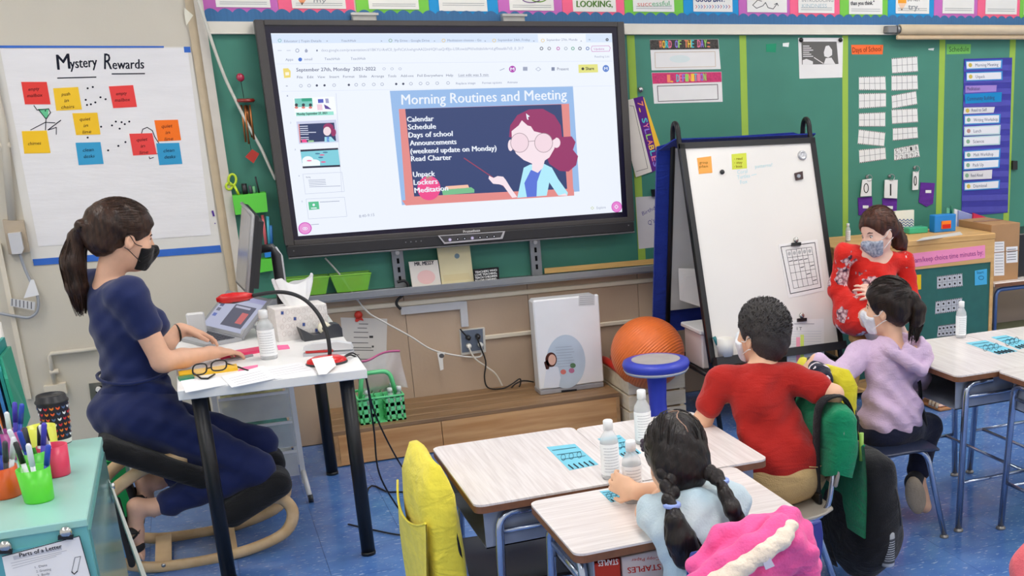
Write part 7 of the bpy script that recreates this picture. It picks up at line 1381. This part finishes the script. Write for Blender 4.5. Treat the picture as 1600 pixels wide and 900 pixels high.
q = MB(); cc = P+tor@np.array((.045, -.112, .0)); q.tube([P+tor@np.array((x, -.120+.1*x*x*4, z)) for x, z in ((.01, .035), (.045, .026), (.085, .03), (.092, .05))], .0016, 5); part('pocket_seam', q, KH, t)
b = .2; S = Sdf(HO-b, HO+b, .005); L = lambda *p: HO+HR_@(np.array(p)*.88)
S.ell(L(0, -.016, .046), (.080, .098, .092), HR_, 0); S.ell(L(0, -.055, -.015), (.066, .056, .070), HR_, .03); S.ell(L(0, .125, -.045), (.11, .095, .115), HR_, .01, 's'); S.ell(L(0, .035, -.11), (.12, .085, .08), HR_, .01, 's')
for x in (-1, 1): S.ell(L(x*.092, .0, -.024), (.028, .028, .036), HR_, .008, 's')
S.warp(folds(.0022, 170, 150, 160, 25)); sdfpart('hair', S, BH, t, 0)
sp = []
for i in range(1600):
    v = nrm(RN.normal(size=3)); p = np.array((0, -.018, .046))+v*np.array((.083, .103, .097)); 
    if (p[1] > .05 and p[2] < .09) or p[2] < -.02 or (p[1] > .0 and p[2] < .03): continue
    sw = nrm(v+np.array((.25*math.sin(9*v[2]), -.25, .35))); sp.append([L(*p), L(*(p+sw*.006)), L(*(p+sw*.013))])
strands('hair_strands', sp, .0012, BH, t); mask(t, HO, HR_, .88, (222, 226, 232), 'white face mask')
# ---------------- girl in the lilac hoodie ----------------
t = thing('person', 'girl in a lilac hoodie with a ponytail leaning on her chair back', 'person', (3.25, -2.35, 0)); HR = hairmat((20, 15, 13), (46, 33, 28)); LI = cloth((206, 180, 208), .3, 200, .05); sk = SKIN((228, 182, 152))
tor = frame(face_dir(112, -4)); N = J(1395, 528, -2.33); C = J(1390, 575, -2.33); P = J(1392, 668, -2.37); HO = J(1385, 483, -2.31); HR_ = frame(face_dir(130, -3))
ls = J(1345, 552, -2.28); rs = J(1434, 552, -2.38); le = J(1310, 592, -2.40); re = J(1434, 600, -2.20); lw = J(1274, 562, -2.38); rw = J(1400, 640, -2.08)
S = Sdf((2.75, -2.8, -.02), (3.75, -1.85, 1.12), .0052); torso(S, P, C, N, tor, .68, -.010); S.cone(N-UP*.02, HO+HR_@np.array((0, -.02, -.04)), .040, .038, .03); head(S, HO, HR_, .88)
for a, b, c, fd, sd in ((ls, le, lw, J(1258, 580, -2.38), -1), (rs, re, rw, rw+np.array((-.02, .1, -.03)), 1)): S.cone(a, b, .035, .031, .02); S.cone(b, c, .030, .02, .012); hand(S, c, fd-c, (.3, 0, -1), sd, .76, .45, .1)
kr = J(1448, 668, -2.28); kl = P+np.array((-.08, .30, -.03)); ar = J(1434, 742, -2.36)
S.cone(P+tor@np.array((.07, 0, -.02)), kr, .06, .046, .03); S.cone(kr, ar, .043, .03, .02); S.cone(P+tor@np.array((-.07, 0, -.02)), kl, .06, .045, .03); S.cone(kl, (kl[0], kl[1], .07), .042, .03, .02); S.cone(ar, ar+np.array((.0, -.06, -.12)), .028, .026, .02); S.cone((kl[0], kl[1], .06), (kl[0]-.02, kl[1]+.13, .035), .03, .025, .02)
sdfpart('body', S, sk, t, 1); eyes(t, HO, HR_, .88, (40, 30, 26), (30, 26, 26))
S = Sdf((2.8, -2.75, .30), (3.75, -1.9, .95), .0058); torso(S, P+UP*.02, C, N-UP*.01, tor, .72, .010, 0, .165); S.ell(P+UP*.05, (.135, .115, .11), tor, .05); S.cone(ls, rs, .047, .047, .03)
for a, b, c in ((ls, le, lw), (rs, re, rw)): S.cone(a, b, .054, .050, .02); S.cone(b, b*.10+c*.90, .050, .036, .02)
hb = N+tor@np.array((.02, -.085, -.06)); S.ell(hb, (.080, .034, .075), tor, .006); S.chain([N+tor@np.array((x, y, z)) for x, y, z in ((-.055, .02, .0), (-.085, -.045, -.03), (-.05, -.105, -.085), (.02, -.12, -.125), (.085, -.10, -.085), (.10, -.04, -.03), (.06, .02, .0))], [.018, .024, .024, .024, .026, .024, .018], .006); S.ell(hb+UP*.055+tor@np.array((0, .03, 0)), (.045, .05, .05), tor, .02, 's'); S.ell(N+tor@np.array((0, .03, .04)), (.05, .05, .04), tor, .01, 's')
def wr2(x, y, z): u = (z-C[2])+.55*(x-C[0]); return .008*np.sin(62*u+4*np.sin(11*(x-C[0])))*np.exp(-((z-C[2]+.13)/.12)**2)
S.warp(wr2); S.warp(folds(.0045, 44, 40, 46, 31)); o = sdfpart('hoodie', S, LI, t)
q = MB(); sm = [ls+tor@np.array((.012, -.062+.02*abs(k-.5), .03-.12*k)) for k in np.linspace(0, 1, 7)]; q.tube(sm, .003, 5); part('shoulder_seam', q, LI, o)
S = Sdf((2.95, -2.75, .02), (3.7, -1.9, .62), .006); S.ell(P-UP*.01, (.142, .120, .10), tor, 0); NV2 = cloth((26, 30, 52), .3, 200, .08)
S.cone(P+tor@np.array((.07, 0, -.02)), kr, .076, .062, .04); S.cone(kr, kr*.12+ar*.88, .060, .048, .02); S.cone(P+tor@np.array((-.07, 0, -.02)), kl, .075, .06, .04); S.cone(kl, (kl[0], kl[1], .1), .056, .046, .02); S.warp(folds(.003, 40, 36, 40, 32)); sdfpart('trousers', S, NV2, t)
# shoe tipped on its toe, sole to the camera
h0 = J(1425, 745, -2.42); h1 = J(1436, 803, -2.42); d = nrm(h1-h0); pn = nrm(CAM-h0); pn = nrm(pn-d*(pn@d)); lat = np.cross(d, pn); R_ = np.stack([lat, d, pn], 1); c = (h0+h1)/2; S = Sdf(c-.2, c+.2, .006); S.ell(c, (.042, .088, .022), R_, 0); sh = sdfpart('shoe', S, mat((176, 160, 138), .7, bump=.4, bscale=90), t); S = Sdf(c-.2, c+.2, .006); S.ell(c-pn*.030, (.036, .078, .034), R_, 0); S.cone(c-pn*.03-d*.05, ar, .034, .034, .02); sdfpart('shoe_upper', S, plastic((34, 34, 38), .7), sh)
S = Sdf((kl[0]-.15, kl[1]-.1, -.02), (kl[0]+.1, kl[1]+.25, .15), .007); S.ell((kl[0]-.01, kl[1]+.07, .042), (.042, .105, .040), None, 0); S.keep(lambda x, y, z: .002-z+0*x+0*y); sdfpart('shoe', S, plastic((34, 34, 38), .7), t)
b = .22; S = Sdf(HO-b, HO+b, .005); L = lambda *p: HO+HR_@(np.array(p)*.88)
S.ell(L(0, -.016, .044), (.079, .098, .090), HR_, 0); S.ell(L(0, -.06, -.005), (.066, .055, .065), HR_, .03); S.ell(L(0, .128, -.05), (.11, .098, .112), HR_, .01, 's'); S.ell(L(0, .035, -.11), (.12, .085, .078), HR_, .01, 's')
for x in (-1, 1): S.ell(L(x*.092, .002, -.026), (.026, .025, .033), HR_, .008, 's')
S.warp(folds(.0018, 140, 60, 120, 35)); sdfpart('hair', S, HR, t, 1); tie = J(1411, 459, -2.36); strands('hair_strands', scalp_strands(HO, HR_, .88, (.091, .113, .104), (0, -.016, .048), (R_ is not None) and tuple(HR_.T@(tie-HO)/.88), 220), .0011, HR, t)
pts = [tie, J(1424, 466, -2.38), J(1433, 482, -2.39), J(1432, 500, -2.39), J(1426, 516, -2.39)]; S = Sdf(tie-.25, tie+.2, .005); S.cone(tie+(HO-tie)*.3, tie, .04, .018, .02); S.chain(pts, [.016, .026, .032, .028, .008], .015); S.warp(folds(.003, 140, 120, 20, 36)); sdfpart('ponytail', S, HR, t, 1)
pth = []
for i in range(110):
    a = RN.uniform(0, 6.28); rr = RN.uniform(.7, 1.08); rad = [.014, .026, .033, .029, .018]; pp = smooth(pts, 3); pth.append([p+np.array((math.cos(a)*np.interp(k/3, range(5), rad)*rr, math.sin(a)*np.interp(k/3, range(5), rad)*rr*.6, math.sin(a)*np.interp(k/3, range(5), rad)*rr*.6-.004*k*RN.uniform(0, 1))) for k, p in enumerate(pp)])
strands('ponytail_strands', pth, .0014, HR, t); q = MB(); q.tube([tie+.019*np.array((math.cos(a)*.4, math.cos(a)*.4, math.sin(a))) for a in np.linspace(0, 6.28, 13)[:-1]], .006, 6, closed=True); part('hair_tie', q, cloth((18, 18, 20)), t)
mask(t, HO, HR_, .88, (226, 226, 232), 'white face mask')
# ---------------- girl with two braids ----------------
t = thing('person', 'girl with two dark braids and a pale blue shirt leaning on the near desk', 'person', (1.95, -3.6, 0)); HR = hairmat((14, 11, 11), (36, 27, 24)); sk = SKIN((232, 184, 150))
tor = frame(face_dir(98, -22)); N = J(1082, 775, -3.56); C = J(1090, 835, -3.62); P = J(1120, 940, -3.66); HO = J(1056, 722, -3.50); HR_ = frame(face_dir(86, -24), roll=-.06)
ls = J(1038, 806, -3.55); rs = J(1140, 790, -3.56); le = PZ(.69).p(1012, 800); re = PZ(.70).p(1085, 765); lw = PZ(.70).p(1042, 768); rw = PZ(.70).p(994, 768)
S = Sdf((1.45, -4.0, -.02), (2.45, -3.0, 1.02), .005); torso(S, P, C, N, tor, .66, -.010); S.cone(N-UP*.02, HO+HR_@np.array((0, -.02, -.04)), .040, .038, .03); head(S, HO, HR_, .86)
for a, b, c, fd, sd in ((ls, le, lw, PZ(.70).p(1060, 740), -1), (rs, re, rw, PZ(.72).p(952, 750), 1)): S.cone(a, b, .034, .030, .02); S.cone(b, c, .031, .022, .012); hand(S, c, fd-c, (0, 0, -1) if sd < 0 else (.2, 1, 0), sd, .78, .5, .1)
kn = [P+np.array((-.08, .30, -.03)), P+np.array((.08, .30, -.03))]
for x, k_ in zip((-.07, .07), kn): S.cone(P+tor@np.array((x, 0, -.02)), k_, .058, .044, .03); S.cone(k_, (k_[0], k_[1], .07), .040, .03, .02); S.cone((k_[0], k_[1], .06), (k_[0], k_[1]+.13, .035), .03, .025, .02)
sdfpart('body', S, sk, t, 1); eyes(t, HO, HR_, .86, (40, 30, 26), (30, 26, 26))
SB = mat((166, 198, 214), .85, scale=5, c2=(206, 214, 214), bump=.3, bscale=160, sheen=.2, spec=.2); S = Sdf((1.5, -3.95, .32), (2.4, -3.2, .92), .0055); torso(S, P+UP*.02, C, N-UP*.015, tor, .73, .008); S.ell(P+UP*.05, (.125, .105, .10), tor, .03); S.cone(ls, rs, .05, .05, .03)
S.cone(ls, ls+(le-ls)*.6, .055, .050, .03); S.cone(rs, rs+(re-rs)*.8, .055, .050, .03); S.ell(N+tor@np.array((0, .03, .035)), (.055, .055, .035), tor, .01, 's'); S.warp(folds(.0065, 50, 44, 48, 41)); sdfpart('shirt', S, SB, t)
S = Sdf((1.5, -3.95, .02), (2.4, -3.1, .60), .0065); S.ell(P-UP*.01, (.135, .115, .10), tor, 0)
for x, k_ in zip((-.07, .07), kn): S.cone(P+tor@np.array((x, 0, -.02)), k_, .073, .058, .04); S.cone(k_, (k_[0], k_[1], .1), .055, .045, .02)
sdfpart('trousers', S, cloth((70, 84, 130), .3, 200, .08), t)
for k_ in kn: S = Sdf((k_[0]-.1, k_[1]-.1, -.02), (k_[0]+.1, k_[1]+.25, .15), .007); S.ell((k_[0], k_[1]+.07, .042), (.042, .105, .040), None, 0); S.keep(lambda x, y, z: .002-z+0*x+0*y); sdfpart('shoe', S, plastic((214, 120, 160), .6), t)
b = .22; S = Sdf(HO-b, HO+b, .0045); L = lambda *p: HO+HR_@(np.array(p)*.86)
S.ell(L(0, -.016, .044), (.080, .099, .091), HR_, 0); S.ell(L(0, -.06, -.02), (.074, .055, .07), HR_, .03); S.ell(L(0, .13, -.05), (.11, .098, .112), HR_, .01, 's'); S.ell(L(0, .04, -.115), (.12, .085, .078), HR_, .01, 's')
for x in (-1, 1): S.ell(L(x*.094, .010, -.03), (.024, .022, .030), HR_, .008, 's')
for k in range(9):
    a = .15+k*.22; S.ell(L(.012*math.sin(k*1.3), -.016+.112*math.cos(a), .044+.104*math.sin(a)), (.0022, .016, .016), HR_, .004, 's')
S.warp(folds(.0018, 120, 60, 130, 45)); sdfpart('hair', S, HR, t, 1)
for (tie, pts, x, lbn) in ((J(1050, 789, -3.66), [J(1050, 789, -3.66), J(1055, 815, -3.69), J(1064, 842, -3.70), J(1076, 868, -3.70), J(1086, 888, -3.70)], -1, 'left'), (J(1126, 751, -3.62), [J(1126, 751, -3.62), J(1133, 772, -3.68), J(1144, 795, -3.71), J(1153, 812, -3.71), J(1160, 822, -3.71)], 1, 'right')):
    q0 = L(x*.055, -.075, -.03); S = Sdf(np.minimum(q0, tie)-.15, np.maximum(q0, tie)+.15, .004); n = 5
    for k in range(n):
        c = q0*(1-(k+.3)/n)+tie*((k+.3)/n); S.ell(c+HR_@np.array((.010*(1 if k % 2 else -1), -.004, 0)), (.016, .013, .019), HR_, .005)
    S.cone(q0, tie, .012, .009, .006); S.chain(pts, [.009, .024 if x < 0 else .017, .036 if x < 0 else .020, .038 if x < 0 else .017, .010], .012); S.warp(folds(.002, 150, 120, 40, 46)); sdfpart('braid', S, HR, t, 1)
    pth = []; pp = smooth(pts, 3); rad = [.011, .025, .038, .044, .034] if x < 0 else [.011, .017, .020, .017, .01]
    for i in range(90): a = RN.uniform(0, 6.28); rr = RN.uniform(.7, 1.1); pth.append([p+np.interp(k/3, range(5), rad)*rr*(math.cos(a)*AR+math.sin(a)*AF*.6) for k, p in enumerate(pp)])
    strands('braid_strands', pth, .0013, HR, t); q = MB(); q.tube([tie+.0165*(math.cos(a)*AR+math.sin(a)*(AF*.8+AU*.3)) for a in np.linspace(0, 6.28, 13)[:-1]], .0065, 6, closed=True); part('hair_tie', q, cloth((150, 170, 226)), t, 'pale blue hair tie')
for x in (-1, 1):
    strands('hair_strands', [[p for p in pp_] for pp_ in scalp_strands(HO, HR_, .86, (.093, .116, .107), (0, -.016, .05), (x*.055, -.080, -.03), 150) if (HR_.T@(pp_[0]-HO))[0]*x > .004], .0011, HR, t)
q = MB(); q.tube([L(.010*math.sin(k*1.1), -.016+.1135*math.cos(a), .046+.1045*math.sin(a)) for k, a in enumerate(np.linspace(.6, 2.9, 14))], .0017, 6); part('hair_parting', q, SKIN((160, 126, 108)), t)
q = MB()
for k in range(5): a = 2*math.pi*k/5; q.ell(L(-.078+.0*k, .03, .062)+HR_@np.array((-.006, .011*math.cos(a), .011*math.sin(a))), (.007, .007, .007))
part('hair_clip', q, plastic((60, 44, 60), .3), t, 'dark flower hair clip'); q = MB(); q.ell(L(.066, .03, .085), (.010, .012, .010)); part('hair_clip', q, plastic((70, 48, 40), .3), t, 'small brown hair clip')
# =============== SOFT THINGS ON AND UNDER THE CHAIRS ===============
# black backpack hanging on the boy's chair
bl, brz = BC; fwd = np.array((-math.sin(brz), math.cos(brz), 0)); latv = np.array((math.cos(brz), math.sin(brz), 0)); bm = np.array((*bl, 0))-fwd*.23; R = np.stack([latv, fwd, UP], 1); c = bm-fwd*.165-latv*.0+UP*.30
t = thing('backpack', 'black backpack hanging on the back of the boy\'s chair', 'backpack', (c[0], c[1], .02)); S = Sdf(c-.4, c+.4, .008); S.ell(c-UP*.05, (.165, .115, .22), R, 0); S.box(c+UP*.02, (.145, .085, .20), R, .07, .06); S.ell(c-fwd*.07-UP*.1, (.13, .07, .12), R, .02); S.warp(folds(.004, 40, 40, 36, 51)); BKM = cloth((24, 24, 27), .3, 240, .12); sdfpart('main_bag', S, BKM, t)
for x in (-.10, .085):
    q = MB(); top = bm+latv*x+UP*.752; q.tube(smooth([top-fwd*.085-UP*.16, top-fwd*.06-UP*.05, top-fwd*.02, top+fwd*.05-UP*.02, top+fwd*.066-UP*.13, top+fwd*.064-UP*.30, top+fwd*.055-UP*.42, top+fwd*.0-UP*.60], 4), (.005, .026), 8, u0=fwd); s_ = part('strap', q, BKM, t); q = MB(); q.box(top+fwd*.066-UP*.34, (.060, .014, .035), R, .003); part('buckle', q, plastic((20, 20, 22)), s_)
q = MB(); q.tube(smooth([bm-latv*.02-fwd*.13+UP*.56, bm-latv*.0-fwd*.15+UP*.62, bm+latv*.04-fwd*.16+UP*.62, bm+latv*.06-fwd*.15+UP*.55], 5), .007, 8); part('grab_loop', q, BKM, t)
q = MB(); zc = c+np.array((0, 0, -.02)); q.tube([zc+R@np.array((.168*math.sin(a), -.06, .20*math.cos(a))) for a in np.linspace(-1.6, 1.6, 16)], .0035, 5); part('zipper', q, plastic((54, 54, 58)), t)
bp = c+R@np.array((-.15, -.02, -.17)); bottle(bp[0], bp[1], max(.03, bp[2]), .17, 'small clear bottle in the side pocket of the black backpack', .024, .012, (70, 74, 80))
q = MB(); g0 = bm-latv*.175-fwd*.062+UP*.60; q.cyl(g0-UP*.06, g0+UP*.035, .008, 8); solo('marker', q, plastic((150, 190, 80)), 'green marker sticking out of the green chair pocket', 'marker')
# pink fleece jacket over the braided girl's chair
t = thing('fleece_jacket', 'hot pink hooded fleece jacket with cream lining over the blue chair', 'jacket', (2.0, -3.8, .5)); Yj = -3.83; PK = cloth((240, 96, 158), .35, 160, .06)
pts = [J(1092, 880, Yj), J(1130, 848, Yj), J(1180, 828, Yj), J(1225, 824, Yj), J(1256, 840, Yj), J(1268, 872, Yj)]; S = Sdf((1.62, -4.05, .40), (2.36, -3.62, .86), .006); S.chain(pts, [.024, .034, .040, .042, .034, .028], .02)
for x, y, r, d in ((1105, 905, .045, -.02), (1150, 890, .055, -.05), (1205, 880, .06, -.055), (1252, 895, .045, -.02), (1230, 860, .05, -.05), (1180, 920, .07, -.03)): S.ell(J(x, y, Yj+d), (r, .036, r*1.2), None, .02)
S.chain([J(1236, 846, Yj-.075), J(1258, 862, Yj-.06), J(1268, 905, Yj-.05)], [.022, .026, .026], .01); S.chain([J(1100, 900, Yj-.05), J(1132, 868, Yj-.05), J(1170, 848, Yj-.05)], [.02, .024, .02], .012)
S.warp(folds(.011, 40, 46, 44, 61)); S.warp(folds(.003, 90, 90, 90, 62)); sdfpart('fleece', S, PK, t)
S = Sdf((1.62, -4.16, .40), (2.36, -3.62, .86), .006); S.chain([J(x, y, Yj-.115+d) for x, y, d in ((1108, 915, .0), (1150, 892, -.005), (1190, 866, -.005), (1222, 842, .015), (1236, 822, .04))], [.023, .024, .023, .022, .018], .01, 'u'); S.warp(folds(.004, 160, 160, 160, 63)); o = sdfpart('lining', S, cloth((236, 220, 200), .6, 120, .06), t); o['label'] = 'cream fleece lining'
S = Sdf((1.62, -4.16, .40), (2.36, -3.62, .9), .006); S.chain([J(x, y, Yj-.09+d) for x, y, d in ((1086, 908, .01), (1128, 882, .0), (1170, 856, .0), (1206, 832, .015), (1220, 812, .04))], [.022, .026, .028, .026, .020], .012); S.warp(folds(.004, 70, 70, 70, 64)); sdfpart('hood_edge', S, PK, t)
q = MB(); P = PY(Yj-.14); q.slab([P.p(x, y) for x, y in ((1189, 872), (1202, 869), (1210, 884), (1196, 890))], (0, -.002, 0)); part('care_tag', q, paper((206, 200, 214)), t)
# floral jacket on the lilac girl's chair
def floral2():
    M = cloth((24, 26, 44), .3, 200, .1); nt = M.node_tree; b = nt.nodes['Principled BSDF']; Lk = nt.links.new; tc = nt.nodes.new('ShaderNodeTexCoord'); vo = nt.nodes.new('ShaderNodeTexVoronoi'); vo.inputs['Scale'].default_value = 26; Lk(tc.outputs['Object'], vo.inputs['Vector'])
    r1 = nt.nodes.new('ShaderNodeValToRGB'); r1.color_ramp.interpolation = 'CONSTANT'; e = r1.color_ramp.elements; e[0].color = (lin(232), lin(200), lin(90), 1); e[1].position = .12; e[1].color = (lin(238), lin(226), lin(232), 1); x = e.new(.40); x.color = (lin(24), lin(26), lin(46), 1)
    nz = nt.nodes.new('ShaderNodeTexNoise'); nz.inputs['Scale'].default_value = 60; ad = nt.nodes.new('ShaderNodeMath'); ad.operation = 'MULTIPLY_ADD'; ad.inputs[1].default_value = .5; Lk(tc.outputs['Object'], nz.inputs['Vector']); Lk(nz.outputs[0], ad.inputs[0]); ad2 = nt.nodes.new('ShaderNodeMath'); ad2.operation = 'SUBTRACT'; ad2.inputs[1].default_value = .25; Lk(vo.outputs['Distance'], ad.inputs[2]); Lk(ad.outputs[0], ad2.inputs[0]); Lk(ad2.outputs[0], r1.inputs[0]); Lk(r1.outputs[0], b.inputs['Base Color']); return M
FX = PX(2.865); S = Sdf((2.6, -2.85, .15), (3.2, -2.0, .85), .007); S.chain([PX(2.95).p(1266, 570), PX(2.91).p(1276, 576), FX.p(1290, 590)], [.032, .034, .03], .02)
for x, y in ((1278, 600), (1270, 630), (1262, 660), (1256, 695), (1254, 725)): S.ell(FX.p(x, y), (.032, .07, .065), None, .03)
S.warp(folds(.005, 44, 40, 44, 71)); sdfsolo('floral_jacket', S, floral2(), 'dark floral print jacket hung over the lilac-hoodie girl\'s chair', 'jacket')
# dark bag hanging at the right desk
c = np.array((3.41, -2.28, .46)); t = thing('shoulder_bag', 'black bag hanging at the desk beside the lilac hoodie', 'bag', (3.40, -2.28, .3)); S = Sdf(c-.3, c+.3, .007); S.ell(c-UP*.06, (.045, .10, .10), None, 0); S.warp(folds(.004, 50, 40, 44, 81)); sdfpart('pouch', S, BKM, t); q = MB(); q.tube(smooth([c+np.array((0, -.07, 0)), c+np.array((.0, -.05, .12)), c+np.array((0, .03, .13)), c+np.array((0, .08, 0))], 5), (.004, .014), 8, u0=(1, 0, 0)); part('strap', q, BKM, t)
# paper boxes in the near desk
def ream(x0, x1, c, tc_, lb, yo):
    P = PY(-3.545+yo); xa = P.p(x0, 880)[0]; xb = P.p(x1, 880)[0]; q = MB(); q.bx(xa, xb, -3.545+yo, -3.30, .506, .604, .002); o = solo('paper_box', q, paper(c), lb, 'box'); A = Art(P); A.text('STAPLES', x1-4, 873+(0 if tc_[0] > 220 else 8), x0+8, 876+(0 if tc_[0] > 220 else 11), 9, ink(tc_), bold=.3); A.text('Copy Paper', x1-6, 862+(8 if tc_[0] < 220 else 2), x0+14, 865+(8 if tc_[0] < 220 else 2), 5, ink(tc_)); A.build(o, 'lettering')
ream(926, 969, (186, 60, 48), (236, 226, 222), 'red paper box inside the near desk', 0); ream(972, 1036, (214, 200, 198), (190, 50, 44), 'white and red paper box inside the near desk', .004)
# pink thing at the lower right corner
c = CAM+ray(1618, 890)*3.1; S = Sdf(c-.3, c+.3, .008); S.ell(c, (.06, .06, .09), None, 0); S.cone(c-UP*.02, c-UP*.22, .06, .07, .03); S.warp(folds(.005, 40, 40, 40, 91)); sdfsolo('coral_jacket', S, cloth((236, 110, 116), .3, 180), 'coral pink garment cut by the lower right corner', 'garment')
for o in list(bpy.data.objects):
    if '_w' in o: del o['_w']
